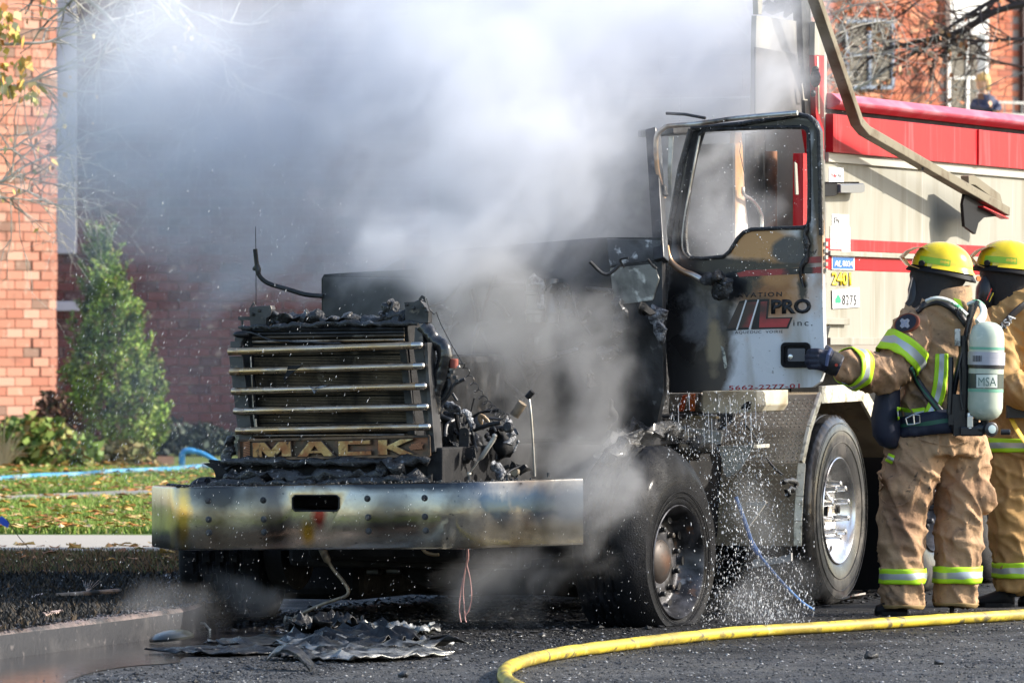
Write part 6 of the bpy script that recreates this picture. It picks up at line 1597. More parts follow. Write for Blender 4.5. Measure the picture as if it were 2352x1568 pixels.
# helmet, hood, mask
h1, hc, hR, ha, hb2, hh1 = helmet(f1, 2163, 622, 71, 67, -.01, R(9), f1.root)
visor(f1, h1, hc, hR, ha, hb2, [(-52, 46), (-72, 44), (-90, 32), (-102, 16), (-84, 0), (-62, -4)], .11)
mb = MB(); mb.loft([f1.ring(2163, 612, 70, .13, 0, 0), f1.ring(2158, 632, 69, .13), f1.ring(2154, 650, 62, .125), f1.ring(2146, 672, 54, .115, -.01), f1.ring(2132, 695, 46, .11, -.02), f1.ring(2118, 712, 34, .10, -.04), f1.ring(2106, 722, 20, .08, -.05)])
ho = mk('neck_hood', mb, m_black, f1.root, smooth=True)
mb = MB(); mb.tube([f1.P(2102, 634, -.04), f1.P(2098, 665, -.05), f1.P(2100, 690, -.06), f1.P(2088, 705, -.06)], [.02, .03, .034, .03], 12); mk('face_mask', mb, m_blackg, ho, smooth=True)
mb = MB(); mb.tube([f1.P(2096, 638, -.07), f1.P(2090, 665, -.07), f1.P(2084, 690, -.07)], .0035, 6); mk('mask_lens_edge', mb, M('clear_lens_edge', (.7, .6, .5), .15, coat=.5), ho, smooth=True)
mb = MB(); mb.lathe([(0, .014), (.008, .014)], hc + hR @ Vector((ha * 1.16, -hb2 * .55, -.012)), Vector((.6, -.8, 0)), 12); mk('brim_ring', mb, M('orange_brim_ring', (.5, .15, .05), .3, .4), h1)
cl = MB(); cl.loft([f1.ring(2178, 700, 50, .15), f1.ring(2182, 680, 52, .15, .0, 0, 24, .9, .1), f1.ring(2184, 664, 47, .14, .0, 0, 24, .9, .12), f1.ring(2184, 660, 42, .12, .0, 0, 24, .9, .12)])
mk('collar', cl, m_suit, f1.root, smooth=True)
cl = MB(); cl.plate([f1.P(*p) for p in [(2190, 684, -.165), (2206, 688, -.165), (2214, 712, -.17), (2200, 706, -.17)]], (.1, -1, .1), .006); mk('collar_tape', cl, m_lime, f1.root)
# boots
def boot(ff, name, heel, toe, dz):
    mb = MB(); a, b = ff.P(heel[0], heel[1] - 14, dz), ff.P(toe[0], toe[1] - 10, dz)
    g = -a.z
    a0_, b0_ = Vector((a.x, a.y, 0)), Vector((b.x, b.y, 0)); d = (b0_ - a0_); L = d.length; d.normalize(); s_ = Vector((-d.y, d.x, 0)); rings = []
    for t, w, h in ((-.06, .03, .06), (0, .048, .11), (.25, .05, .12), (.5, .048, .085), (.78, .052, .065), (.95, .042, .055), (1.02, .02, .035)):
        c = a0_ + d * (L * t); rings.append([c + s_ * (w * math.cos(q)) + Z_ * max(.0, (h * .5 + h * .5 * math.sin(q) * 1.0) if math.sin(q) > -.8 else 0.0) for q in [2 * math.pi * j / 16 for j in range(16)]])
    mb.loft(rings); o = mk(name, mb, m_rubber, ff.root, smooth=True)
    mb = MB(); mb.tube([a + Z_ * .02, a + Z_ * .10], [.055, .06], 14); mk('boot_shaft', mb, m_rubber, o, smooth=True)
    sb = MB(); sb.loft([[p + Z_ * (-p.z + zz) for p in [a0_ + d * (L * t) + s_ * w for t, w in ((-.05, -.03), (.3, -.052), (.8, -.056), (1.02, -.02), (1.02, .02), (.8, .056), (.3, .052), (-.05, .03))]] for zz in (.002, .022)])
    mk('boot_sole', sb, m_rubber, o)
    return o
boot(f1, 'boot', (2080, 1408), (2010, 1412), -.06); boot(f1, 'boot', (2190, 1403), (2182, 1440), .06)
mb = MB(); mb.plate([f1.P(2098, 1388, -.02), f1.P(2130, 1380, -.02), f1.P(2122, 1400, -.02), f1.P(2104, 1398, -.02)], (0, -1, 0), .01); mk('boot_tab', mb, m_rubber, f1.root)
# glove gripping the door edge
hz = fD(1890, 820).y
def H(u, v, dz=0.0): return at(u, v, hz + dz)
gm = MB(); px_ = hz / F
def gt(pts, rs): gm.tube([H(*p) for p in pts], [r * px_ for r in rs], 12)
gt([(1930, 842, -.04), (1912, 834, -.04), (1897, 826, -.04), (1884, 820, -.035)], [25, 27, 27, 20])
for k, (v0, ln) in enumerate(((808, -4), (819, 0), (830, 0), (840, -5))):
    gt([(1893, v0 + 4, -.045), (1876 - ln * .4, v0, -.062), (1862 - ln, v0, -.056), (1855 - ln, v0 + 1, -.036), (1858 - ln, v0 + 2, -.020)], [9.5, 9.3, 8.8, 8.2, 7])
gt([(1908, 815, -.02), (1904, 806, .0), (1898, 800, .03), (1890, 800, .05)], [11, 10, 9, 8])
g1_ = mk('glove', gm, m_glove, f1.root, label='dark navy glove gripping the door handle')
bake(g1_, [('REMESH', dict(mode='VOXEL', voxel_size=.0045)), ('SMOOTH', dict(factor=.5, iterations=3))]); g1_.data.materials.clear(); g1_.data.materials.append(m_glove); g1_.data.shade_smooth()
mb = MB(); a, b = H(1925, 840, -.04), H(1905, 830, -.04); mb.tube([a, b], [.062, .064], 18); mk('glove_cuff', mb, m_black, g1_, smooth=True)
mb = MB(); mb.tube([H(1908, 800, -.06), H(1902, 815, -.105), H(1898, 840, -.105)], .009, 8, flat=.4); mk('glove_strap', mb, M('blue_grey_strap', (.06, .08, .16), .5), g1_, smooth=True)
mb = MB(); mb.lathe([(0, .008), (.004, .008)], H(1921, 838, -.105), (0, -1, 0), 12); mk('glove_emblem', mb, M('red_glove_emblem', (.4, .04, .02), .5), g1_)
# other glove below the cylinder's strap, hidden mostly by the body
gm = MB(); gm.ell(f1.P(2222, 962, -.02), .05, .04, .06)
o = mk('glove', gm, m_glove, f1.root, smooth=True, label='gloved hand at the side')

# breathing apparatus worn on the back
ba = thing('breathing_apparatus', 'breathing apparatus with pale green cylinder on the back of the door-opening firefighter', 'air cylinder set', f1.P(2225, 990, -.2))
cz = -.33
ctop, cbot = f1.P(2268, 738, cz), f1.P(2262, 966, cz)
axc = (ctop - cbot).normalized(); Lc = (ctop - cbot).length; rc = 40 * f1.px
mb = MB(); pr = [(0, .02), (.004, rc * .45), (.02, rc * .75), (.045, rc * .94), (.07, rc), (Lc - .11, rc), (Lc - .08, rc * .985), (Lc - .05, rc * .92), (Lc - .025, rc * .78), (Lc - .008, rc * .5), (Lc, rc * .1)]
x_ = axc.cross(Y_).normalized(); y_ = axc.cross(x_)
def cring(h, r): return [cbot + axc * h + (x_ * math.cos(t) + y_ * math.sin(t)) * r for t in [2 * math.pi * j / 40 for j in range(40)]]
mb.loft([cring(h, r) for h, r in pr]); cy_ = mk('air_cylinder', mb, m_tank, ba, smooth=True, angle=50, label='pale green air cylinder with bands')
def hv(v): return (966 - v) / (966 - 738) * Lc
def cband(name, v0, v1, mat, o=.002): mb = MB(); mb.loft([cring(hv(v1), rc + o), cring(hv(v0), rc + o)], cap=False); mk(name, mb, mat, cy_, smooth=True)
cband('green_ring', 797, 803, M('green_ring_print', (.15, .40, .28), .4), .001)
cband('grey_strap', 808, 838, M('silver_grey_strap', (.38, .39, .44), .4, .3, bump=((5, 5, 300), .4, .003)), .006)
cband('dark_band', 838, 846, m_blackg, .003)
cband('dark_band', 858, 892, M('dark_green_label_band', (.05, .07, .06), .4, coat=.3, var=[((.3, .34, .3), 8, .6, .66)]), .0015)
cband('green_ring', 893, 900, M('green_ring_print_2', (.18, .42, .3), .4), .001)
pc = lambda u, v: at(u, v, f1.Z0 + cz) - Y_ * (rc * math.sqrt(max(.05, 1 - ((u - 2264) / 40.0) ** 2)) + .004)
mb = MB(); q = [pc(u, v) for u, v in [(2240, 860), (2250, 860), (2264, 860), (2278, 860), (2288, 860), (2288, 890), (2278, 890), (2264, 890), (2250, 890), (2240, 890)]]
mb.add(q, [(0, 1, 8, 9), (1, 2, 7, 8), (2, 3, 6, 7), (3, 4, 5, 6)]); mk('label_plate', mb, M('pale_label', (.62, .68, .62), .4), cy_, smooth=True)
lb_ = text('lettering', 'MSA', pc(2264, 886) + Vector((pc(2243, 886).x - pc(2264, 886).x, -.022, 0)), pc(2264, 886) + Vector((pc(2284, 886).x - pc(2264, 886).x, -.022, 0)), pc(2264, 866) + Vector((pc(2243, 886).x - pc(2264, 886).x, -.022, 0)), M('grey_green_ink', (.12, .2, .17), .4), ba, -Y_, bold=.0)
lb_.parent = cy_
mb = MB()
for k in range(6): mb.seg(pc(2233 + k * 3.4, 816) - Y_ * .006, pc(2233 + k * 3.4, 830) - Y_ * .006, .002, .003)
mk('ratchet_slots', mb, m_black, cy_, kind='stuff')
mb = MB(); mb.lathe([(-.03, .022), (-.0, .022), (.01, .03)], cbot, axc, 14); mb.tube([cbot - axc * .03, cbot - axc * .05], [.02, .018], 12)
vv = mk('valve', mb, m_blackg, ba, smooth=True)
mb = MB(); mb.lathe([(0, .036), (.03, .038), (.034, .03)], f1.P(2272, 986, cz - .03), Vector((.35, -.93, .05)), 20); mb.ell(f1.P(2255, 984, cz), .05, .035, .035); mk('valve_knob', mb, m_blackg, vv, smooth=True)
mb = MB(); mb.lathe([(0, .022), (.004, .022), (.005, .018)], f1.P(2272, 986, cz - .03) + Vector((.35, -.93, .05)) * .034, Vector((.35, -.93, .05)), 20); mk('gauge_face', mb, M('gauge_face', (.35, .45, .46), .2, coat=.6), vv, smooth=True)
mb = MB(); mb.lathe([(0, .016), (.05, .016)], f1.P(2298, 992, cz - .02), X_, 10); mk('outlet', mb, m_blackg, vv, bevel=.004); mb = MB(); mb.box(f1.P(2232, 990, cz), .12, .06, .05); mk('regulator', mb, m_blackg, vv, bevel=.008)
mb = MB(); mb.tube([f1.P(2226, 948, cz - .01), f1.P(2228, 985, cz - .02)], .013, 10); mb.box(f1.P(2228, 968, cz - .02), .03, .03, .06); mk('pressure_fitting', mb, m_metal, vv, bevel=.003)
# back frame, belt, straps
def ff(u, v, dz=-.24): return f1.P(u, v, dz)
mb = MB(); mb.tube(spl([ff(*p) for p in [(2232, 700), (2222, 760), (2205, 830), (2190, 900), (2186, 960), (2200, 1000)]], 4), .028, 10, flat=.6); mb.tube([ff(2212, 770), ff(2218, 860), ff(2214, 960), ff(2214, 1000)], .03, 10); mb.tube([ff(2184, 820, -.26), ff(2184, 870, -.27), ff(2180, 950, -.27)], .014, 8)
mb.box(ff(2218, 980), .13, .08, .09); mb.box(ff(2195, 940), .08, .06, .16)
fr1 = mk('back_frame', mb, m_blackg, ba, smooth=True, angle=50)
mb = MB(); mb.tube([ff(2204, 838, -.3), ff(2208, 915, -.3), ff(2212, 940, -.3)], .006, 6); mb.tube(spl([ff(*p) for p in [(2246, 690), (2236, 715), (2226, 745), (2222, 790)]], 4), .011, 8); mk('air_line', mb, m_gsteel, fr1, smooth=True)
mb = MB(); mb.box(ff(2199, 775, -.27), .03, .03, .09); mk('reflective_tag', mb, M('silver_tag', (.5, .52, .52), .3, .5, var=[((.1, .1, .1), 20, .5, .6)]), fr1, bevel=.004)
def wstrip(name, L_, R_, mats, idx, par, off=.009, th=.006):
    o = f1.strip(name, L_, R_, mats, idx, off); o.parent = par; o.matrix_parent_inverse = Matrix.Translation(-ROOTLOC[ba.name]) if par is ba else Matrix.Identity(4)
    s_ = o.modifiers.new('solid', 'SOLIDIFY'); s_.thickness = th; s_.offset = 1; return o
wstrip('shoulder_strap', [(2106, 708, -.3), (2130, 690, -.3), (2165, 688, -.3), (2205, 706, -.3), (2232, 738, -.3)], [(2112, 720, -.3), (2135, 702, -.3), (2165, 700, -.3), (2198, 722, -.3), (2222, 756, -.3)], [m_blackg], [0, 0], ba)
mb = MB(); sp1 = spl([f1.P(*p) for p in [(2128, 692, -.21), (2150, 685, -.225), (2178, 690, -.235), (2200, 704, -.245), (2222, 724, -.26)]], 5); mb.tube(sp1, .026, 10, flat=.45); mk('padded_strap', mb, m_strapw, ba, smooth=True)
mb = MB(); mb.tube(spl([f1.P(*p) for p in [(2225, 700, -.18), (2242, 694, -.2), (2256, 704, -.22), (2258, 724, -.24), (2246, 742, -.27)]], 5), .026, 10, flat=.6); mk('padded_strap', mb, m_strapw, ba, smooth=True)
tx = text('lettering', 'MSA', f1.P(2190, 718, -.295), f1.P(2210, 728, -.295), f1.P(2196, 704, -.295), m_ink, ba, -Y_, bold=.02)
wstrip('side_strap', [(2098, 838, -.3), (2125, 885, -.3), (2160, 930, -.3), (2186, 960, -.3)], [(2090, 850, -.3), (2116, 895, -.3), (2150, 940, -.3), (2176, 972, -.3)], [m_blackg, M('dark_green_thread', (.02, .12, .07), .5)], [0, 1, 0], ba)
wstrip('waist_belt', [(2072, 966, -.3), (2110, 956, -.3), (2150, 948, -.3), (2200, 942, -.3)], [(2074, 1000, -.3), (2110, 997, -.3), (2150, 993, -.3), (2200, 990, -.3)], [m_navy, M('dark_green_stitch', (.02, .10, .06), .5)], [0, 0, 1, 0, 0], ba, .012, .02)
mb = MB(); bq = [(2080, 961), (2098, 952), (2112, 953), (2113, 970), (2098, 974), (2084, 975)]
bp = [f1.P(u, v, -.255) for u, v in bq]; mb.tube(bp + [bp[0]], .004, 6); mb.tube([f1.P(2098, 952, -.255), f1.P(2100, 974, -.255)], .004, 6); mk('buckle', mb, m_metal, ba, smooth=True)
mb = MB(); mb.loft([f1.ring(2046, 860, 18, .07, -.12), f1.ring(2040, 900, 28, .09, -.12), f1.ring(2034, 960, 34, .10, -.12), f1.ring(2036, 1000, 32, .10, -.12), f1.ring(2042, 1022, 22, .07, -.12), f1.ring(2048, 1030, 10, .03, -.12)]); mk('carry_bag', mb, m_navy, ba, smooth=True, label='dark padded bag hanging at the hip')

# ---- second firefighter at the right edge
f2_ = FF(32.55, 'second firefighter in ochre gear standing at the right edge behind the first', (2330, 1392), m_suit2)
f2_.mb.loft([f2_.ring(2345, 655, 34, .1), f2_.ring(2350, 680, 56, .14), f2_.ring(2352, 705, 78, .17), f2_.ring(2356, 740, 90, .18), f2_.ring(2360, 820, 92, .18), f2_.ring(2360, 900, 92, .18), f2_.ring(2356, 960, 94, .18), f2_.ring(2352, 1020, 98, .19), f2_.ring(2350, 1045, 96, .18)])
f2_.mb.loft([f2_.ring(2322, 1010, 62, .14, -.03), f2_.ring(2324, 1090, 60, .14, -.03), f2_.ring(2324, 1170, 52, .13, -.03), f2_.ring(2326, 1240, 46, .12, -.03), f2_.ring(2330, 1320, 45, .115, -.03), f2_.ring(2332, 1358, 43, .11, -.03)])
f2_.mb.loft([f2_.ring(2398, 1010, 60, .14, .08), f2_.ring(2406, 1090, 58, .14, .08), f2_.ring(2408, 1200, 50, .13, .08), f2_.ring(2412, 1320, 46, .12, .08), f2_.ring(2412, 1358, 43, .11, .08)])
f2_.tube([(2300, 725, -.06), (2288, 775, -.12), (2290, 830, -.18), (2310, 880, -.22), (2345, 900, -.3), (2395, 905, -.34)], [40, 46, 46, 42, 38, 32])
f2_.tube([(2410, 725, .04), (2430, 790, .08), (2435, 860, .06), (2420, 910, -.08)], [42, 44, 40, 34])
f2_.tube([(2338, 670, 0), (2330, 630, 0), (2330, 600, 0)], [34, 40, 38])
f2_.finish(1.0)
leg_band(f2_, ((2331, 1288), (2331, 1328)), 50, .125, -.03); leg_band(f2_, ((2412, 1288), (2412, 1328)), 50, .125, .08)
rs = [f2_.ring(2353, 1003 + k * 6, 106, .205, 0, 0, 48, .9) for k in range(7)]; f2_.wrap('reflective_band', rs, [m_lime, m_silver], TRI)
boot(f2_, 'boot', (2325, 1392), (2245, 1397), -.04); boot(f2_, 'boot', (2412, 1388), (2340, 1392), .06)
h2, hc2, hR2, ha2, hb3, hh2 = helmet(f2_, 2316, 618, 74, 67, 0, R(5), f2_.root)
visor(f2_, h2, hc2, hR2, ha2, hb3, [(-46, 48), (-62, 46), (-82, 34), (-96, 18), (-80, 2), (-60, -4)], .11)
mb = MB(); mb.loft([f2_.ring(2318, 610, 70, .13), f2_.ring(2318, 632, 68, .13), f2_.ring(2316, 655, 58, .125), f2_.ring(2312, 680, 50, .12), f2_.ring(2310, 705, 44, .11), f2_.ring(2308, 722, 30, .1)])
ho2 = mk('neck_hood', mb, m_black, f2_.root, smooth=True)
mb = MB(); mb.tube([f2_.P(2268, 636, -.05), f2_.P(2262, 662, -.06), f2_.P(2262, 690, -.06), f2_.P(2270, 708, -.06)], [.03, .05, .055, .03], 14); mk('face_mask', mb, m_blackg, ho2, smooth=True)
mb = MB(); mb.tube([f2_.P(2266, 690, -.13), f2_.P(2278, 662, -.13)], .003, 6); mk('mask_stripe', mb, M('red_mask_stripe', (.6, .05, .03), .4), ho2)
mb = MB(); mb.tube([f2_.P(2272, 693, -.13), f2_.P(2282, 672, -.13)], .003, 6); mk('mask_stripe', mb, M('yellow_mask_stripe', (.7, .6, .05), .4), ho2)
cl = MB(); cl.loft([f2_.ring(2350, 722, 62, .15), f2_.ring(2352, 700, 58, .145, 0, 0, 24, .9, .12), f2_.ring(2356, 684, 52, .14, 0, 0, 24, .9, .14)]); mk('collar', cl, m_suit2, f2_.root, smooth=True)
ba2 = thing('breathing_apparatus', 'second breathing apparatus whose lettered strap crosses the ochre firefighter', 'air cylinder set', f2_.P(2350, 1000, 0))
mb = MB(); mb.tube(spl([f2_.P(*p) for p in [(2292, 764, -.19), (2306, 745, -.21), (2324, 724, -.215), (2350, 702, -.2), (2375, 690, -.14)]], 5), .030, 10, flat=.45); mk('padded_strap', mb, M('black_lettered_strap', (.04, .04, .045), .5, bump=(60, .3, .003)), ba2, smooth=True)
text('lettering', 'MSA', f2_.P(2302, 764, -.32), f2_.P(2334, 731, -.32), f2_.P(2290, 751, -.32), M('white_strap_print', (.7, .72, .7), .5), ba2, -Y_, bold=.02)
mb = MB(); mb.loft([f2_.ring(2440, 750, 10, .03, .25), f2_.ring(2440, 770, 38, .09, .25), f2_.ring(2440, 940, 38, .09, .25), f2_.ring(2440, 965, 14, .04, .25)]); mk('air_cylinder', mb, m_tank, ba2, smooth=True)
mb = MB(); mb.tube(spl([f2_.P(*p) for p in [(2318, 950, -.21), (2335, 985, -.24), (2360, 1020, -.25), (2400, 1060, -.22)]], 4), .022, 8, flat=.3); mk('yellow_strap', mb, M('yellow_web_strap', (.55, .36, .03), .6, bump=(80, .3, .002)), ba2, smooth=True)
mb = MB(); mb.box(f2_.P(2345, 945, -.24), .16, .06, .07); mb.tube([f2_.P(2318, 955, -.25), f2_.P(2326, 930, -.26)], .004, 6); mk('belt_buckle', mb, m_blackg, ba2, bevel=.01)

# ---- onlooker by the far building
Zp = 76.5
on = thing('person', 'blond onlooker in a dark navy jacket leaning by the far brick building', 'person', at(2255, 250, Zp))
s_ = Zp / F; mb = MB()
def O(u, v, dz=0): return at(u, v, Zp + dz)
mb.tube([O(2262, 320), O(2262, 262), O(2264, 240), O(2262, 226), O(2258, 216), O(2256, 205), O(2256, 190)], [22 * s_, 24 * s_, 26 * s_, 22 * s_, 9 * s_, 8 * s_, 6 * s_], 14)
mb.ell(O(2256, 194), .075, .09, .105); mb.tube([O(2240, 232), O(2232, 246, -.1), O(2262, 250, -.25), O(2280, 248, -.3)], [.05, .045, .04, .03], 10); mb.tube([O(2284, 234), O(2296, 248, -.1), O(2285, 256, -.25)], [.05, .045, .03], 10)
mb.tube([O(2252, 318), O(2250, 380), O(2250, 440)], [.1, .07, .06], 10); mb.tube([O(2272, 318), O(2274, 380), O(2274, 440)], [.1, .07, .06], 10)
o = mk('body', mb, m_navy, on); bake(o, [('REMESH', dict(mode='VOXEL', voxel_size=.02)), ('SMOOTH', dict(factor=.5, iterations=3))]); o.data.materials.clear(); o.data.materials.append(M('navy_jacket_cloth', (.03, .04, .09), .7, spots=[(tuple(O(2256, 196)), (.16, .2, .125), (.55, .33, .22), .05, 0)])); o.data.shade_smooth()
mb = MB(); mb.ell(O(2258, 184, .02), .10, .11, .10, 16, 8, None, 0, 1.7); mb.ell(O(2266, 194, .03), .06, .09, .10); mk('hair', mb, M('blond_hair', (.55, .36, .14), .6, bump=(40, .6, .01)), on, smooth=True)

# ================================================================== HOSES, DEBRIS ON THE ROAD
m_yh = M('yellow_hose_jacket', (.62, .47, .035), .5, var=[((.40, .30, .03), 5, .5, .7), ((.09, .08, .04), 15, .52, .66), ((.30, .22, .03), 3, .46, .62), ((.74, .62, .14), 12, .6, .75)], bump=(160, .5, .003), bump2=(20, .2, .004), coat=.25)
yh = thing('yellow_fire_hose', 'muddy yellow fire hose curving across the road in the foreground', 'fire hose', gp(1500, 1480))
hp_ = [(2900, 1385), (2600, 1404), (2352, 1424), (2200, 1433), (2050, 1443), (1900, 1453), (1700, 1465), (1550, 1480), (1420, 1496), (1300, 1512), (1215, 1530), (1166, 1550), (1160, 1572), (1185, 1592), (1250, 1620), (1400, 1680), (1600, 1760)]
pts = spl([gp(u, v) + Z_ * .030 for u, v in hp_], 10)
mb = MB(); mb.tube(pts, [.0305 * (1 + .10 * noise.noise(Vector((i * .35, 0, 0))) + .04 * noise.noise(Vector((i * 1.3, 5, 0)))) for i in range(len(pts))], 16, flat=.93); mk('hose_jacket', mb, m_yh, yh, smooth=True)
bl = thing('blue_airline', 'thin blue air line trailing from the burnt truck down to the road', 'air line', gp(1868, 1402))
mb = MB(); zb1 = 31.9
mb.tube(spl([at(u, v, Z) for u, v, Z in [(1690, 1140, 31.6), (1712, 1200, 31.6), (1728, 1248, 31.6), (1742, 1270, 31.6), (1765, 1300, 31.6), (1800, 1340, 31.7), (1840, 1380, 31.8), (1868, 1399, 31.98)]], 5), [.011] * 10 + [.0155] * 6 + [.0075] * 20, 8)
mk('tube', mb, M('blue_airline_tube', (.03, .14, .42), .35, coat=.4, var=[((.3, .45, .6), 12, .6, .75)]), bl, smooth=True)

m_sheet = M('charred_sheet_metal', (.03, .03, .031), .35, .7, var=[((.2, .2, .2), 5, .6, .72), ((.015, .015, .016), 9, .45, .6), ((.25, .24, .18), 3, .66, .76)], bump=(35, .8, .01), rvar=(8, .18, .6))
m_foil = M('pale_burnt_foil', (.26, .26, .25), .35, .5, var=[((.02, .02, .02), 6, .42, .56), ((.6, .6, .45), 4, .6, .7)], bump=(35, .7, .01), rvar=(8, .2, .6))
def crumple(name, label, u0, v0, u1, v1, hpx, mat, seed, cat='debris', curl=.0, amp=.05):
    """bent sheet lying on the road: long axis from (u0,v0) to (u1,v1)"""
    a, b = gp(u0, v0), gp(u1, v1); d = b - a; L = d.length; d.normalize(); s = Vector((-d.y, d.x, 0)); W = hpx / F * a.y / (CH / a.y) * .5
    W = max(.12, min(W, .9)); t = thing(name, label, cat, (a + b) / 2)
    mb = MB(); n, m = 34, 12
    for i in range(n):
        for j in range(m):
            x = i / (n - 1); y = j / (m - 1) - .5
            e = 1 + .5 * noise.noise(Vector((x * 6, seed, 2))); e2 = noise.noise(Vector((y * 7, seed, 8))) * .08
            p = a + d * ((x + e2) * L) + s * (y * W * e * (1 - .5 * abs(2 * x - 1) ** 2))
            r1 = noise.noise(Vector((x * 4, y * 3, seed * 1.7))); r2 = noise.noise(Vector((x * 11, y * 6, seed + 5))); r3 = noise.noise(Vector((x * 26, y * 16, seed + 9)))
            z = .015 + amp * .55 * (abs(r1) * 1.3 + max(r2, -.2) * .9 + abs(r3) * .8) + curl * (2 * abs(y)) ** 2 + curl * .8 * abs(2 * x - 1) ** 3
            p.z = max(z, .006); mb.v.append(tuple(p))
    for i in range(n - 1):
        for j in range(m - 1):
            if noise.noise(Vector((i * .6, j * .8, seed))) > .42 and (i < 3 or j in (0, 1, m - 2) or i > n - 4): continue
            mb.f.append([i * m + j, (i + 1) * m + j, (i + 1) * m + j + 1, i * m + j + 1]); mb.m.append(0)
    o = mk('sheet', mb, mat, t, smooth=True, angle=50)
    s_ = o.modifiers.new('solid', 'SOLIDIFY'); s_.thickness = .005
    return t
G = 'charred body panels fallen in front of the truck'
crumple('charred_panel', 'long black charred panel strip at the back left of the debris pile', 520, 1488, 760, 1474, 30, m_sheet, 1, amp=.035)
crumple('charred_panel', 'wide crumpled black and silver panel in the middle of the debris pile', 720, 1490, 900, 1480, 34, m_sheet, 2, amp=.11)
crumple('charred_panel', 'pale curled foil-like sheet on top of the debris pile', 730, 1500, 930, 1484, 45, m_foil, 3, amp=.09)
crumple('charred_panel', 'grey folded sheet at the right front of the debris pile', 760, 1522, 948, 1500, 30, m_foil, 4, amp=.05)
crumple('charred_panel', 'small blistered scrap raised at the back of the debris pile', 800, 1470, 880, 1462, 25, m_foil, 5, amp=.10)
crumple('charred_panel', 'low torn scrap at the left end of the debris pile', 472, 1508, 560, 1494, 30, m_sheet, 6, amp=.03)
crumple('charred_panel', 'narrow dark strip lying along the front of the debris pile', 640, 1518, 800, 1508, 14, m_sheet, 12, amp=.05)
crumple('charred_panel', 'short silvery curl at the far right tip of the debris pile', 880, 1478, 962, 1470, 16, m_foil, 13, amp=.08, curl=.03)
crumple('charred_panel', 'flat black flake between the oval lid and the debris pile', 470, 1500, 530, 1503, 12, m_sheet, 14, amp=.03)
crumple('charred_panel', 'upturned black flap behind the pale foil sheet', 690, 1476, 800, 1468, 18, m_sheet, 15, amp=.10, curl=.05)
# arched fender piece in front
ar = thing('arched_trim_piece', 'arched charred trim piece standing on its ends in front of the debris pile', 'debris', gp(665, 1535))
mb = MB(); Za = gp(665, 1536).y; q = []
for k in range(15):
    t = k / 14; u = 616 + 100 * t; v = 1532 - 46 * math.sin(math.pi * (.12 + .86 * t)) ** .8 + 8 * t; p = at(u, v, Za + .10 - .25 * t); p.z = max(p.z, .012)
    w = Vector((.01, .14 + .03 * math.sin(t * 9), 0)); nn = noise.noise(Vector((t * 9, 1, 1))) * .012
    q.append([p - w * .5 + Z_ * nn, p + w * .5 + Z_ * (.02 + nn), p + w * .5 + Z_ * (.008 + nn), p - w * .5 - Z_ * (.014 - nn)])
mb.loft(q); mk('shell', mb, m_sheet, ar, smooth=True, angle=40)
# lid in the puddle
ld = thing('round_metal_lid', 'dark oval lid lying in the puddle near the kerb', 'lid', gp(394, 1480))
c = gp(394, 1478); mb = MB(); rings = []
for h, r in ((.0, 1.0), (.012, 1.02), (.02, .97), (.035, .75), (.045, .4), (.048, .05)):
    rings.append([c + Vector((.105 * r * math.cos(t) + .0, .16 * r * math.sin(t), h + .02 + .09 * r * math.cos(t) * .12 + .0)) for t in [2 * math.pi * j / 32 for j in range(32)]])
mb.loft(rings); mk('shell', mb, M('wet_dark_lid', (.04, .043, .04), .3, .4, bump=(30, .3, .004), coat=.3), ld, smooth=True)
sk = thing('bent_rod', 'thin bent metal rod lying beside the oval lid', 'rod', gp(440, 1455))
mb = MB(); mb.tube([gp(398, 1443) + Z_ * .02, gp(410, 1441) + Z_ * .03, gp(470, 1445) + Z_ * .03, gp(482, 1450) + Z_ * .01], .006, 6); mb.tube([gp(392, 1420), gp(386, 1445) + Z_ * .05, gp(402, 1452) + Z_ * .02], .004, 6); mk('rod', mb, m_alu, sk, smooth=True)
bsk = thing('broken_stick', 'pale broken stick on the scorched ground by the kerb', 'stick', gp(200, 1373, .13))
mb = MB(); mb.tube([gp(130, 1374, .13) + Z_ * .02, gp(190, 1376, .13) + Z_ * .03, gp(240, 1372, .13) + Z_ * .03, gp(275, 1366, .13) + Z_ * .02], [.008, .012, .012, .016], 7)
for k in range(8): mb.tube([gp(200, 1372, .13) + Z_ * .03, gp(190 + k * 6, 1358 + (k % 3) * 3, .13) + Z_ * .06], .002, 4)
mk('wood', mb, M('half_charred_wood', (.4, .27, .2), .8, var=[((.03, .03, .03), 5, .42, .58)]), bsk, smooth=True)
for (u, v, w, lab) in ((118, 1411, 30, 'flat pinkish scrap on the scorched verge'), (85, 1372, 14, 'tiny pinkish scrap on the scorched verge')):
    t = thing('scrap', lab, 'scrap', gp(u, v, .13)); p = gp(u, v, .13); k = w / F * p.y
    mb = MB(); mb.plate([p + Vector((-k, -.1, .01)), p + Vector((-.2 * k, -.2, .01)), p + Vector((k, -.05, .02)), p + Vector((.7 * k, .12, .02)), p + Vector((.1 * k, .0, .02)), p + Vector((-.6 * k, .1, .01))], Z_, .008); mk('flake', mb, M('pink_flake', (.5, .36, .3), .7), t)
tr_ = thing('scrap', 'pale torn scrap with red marks lying under the polished wheel', 'scrap', gp(1945, 1385))
mb = MB(); p = gp(1945, 1384); mb.plate([p + Vector((-.07, -.1, .02)), p + Vector((.02, -.12, .05)), p + Vector((.1, -.05, .06)), p + Vector((.08, .06, .03)), p + Vector((-.04, .05, .02))], Z_, .01); mk('flake', mb, M('torn_label', (.55, .5, .45), .6, var=[((.5, .08, .06), 22, .55, .62), ((.03, .03, .03), 14, .5, .6)]), tr_)

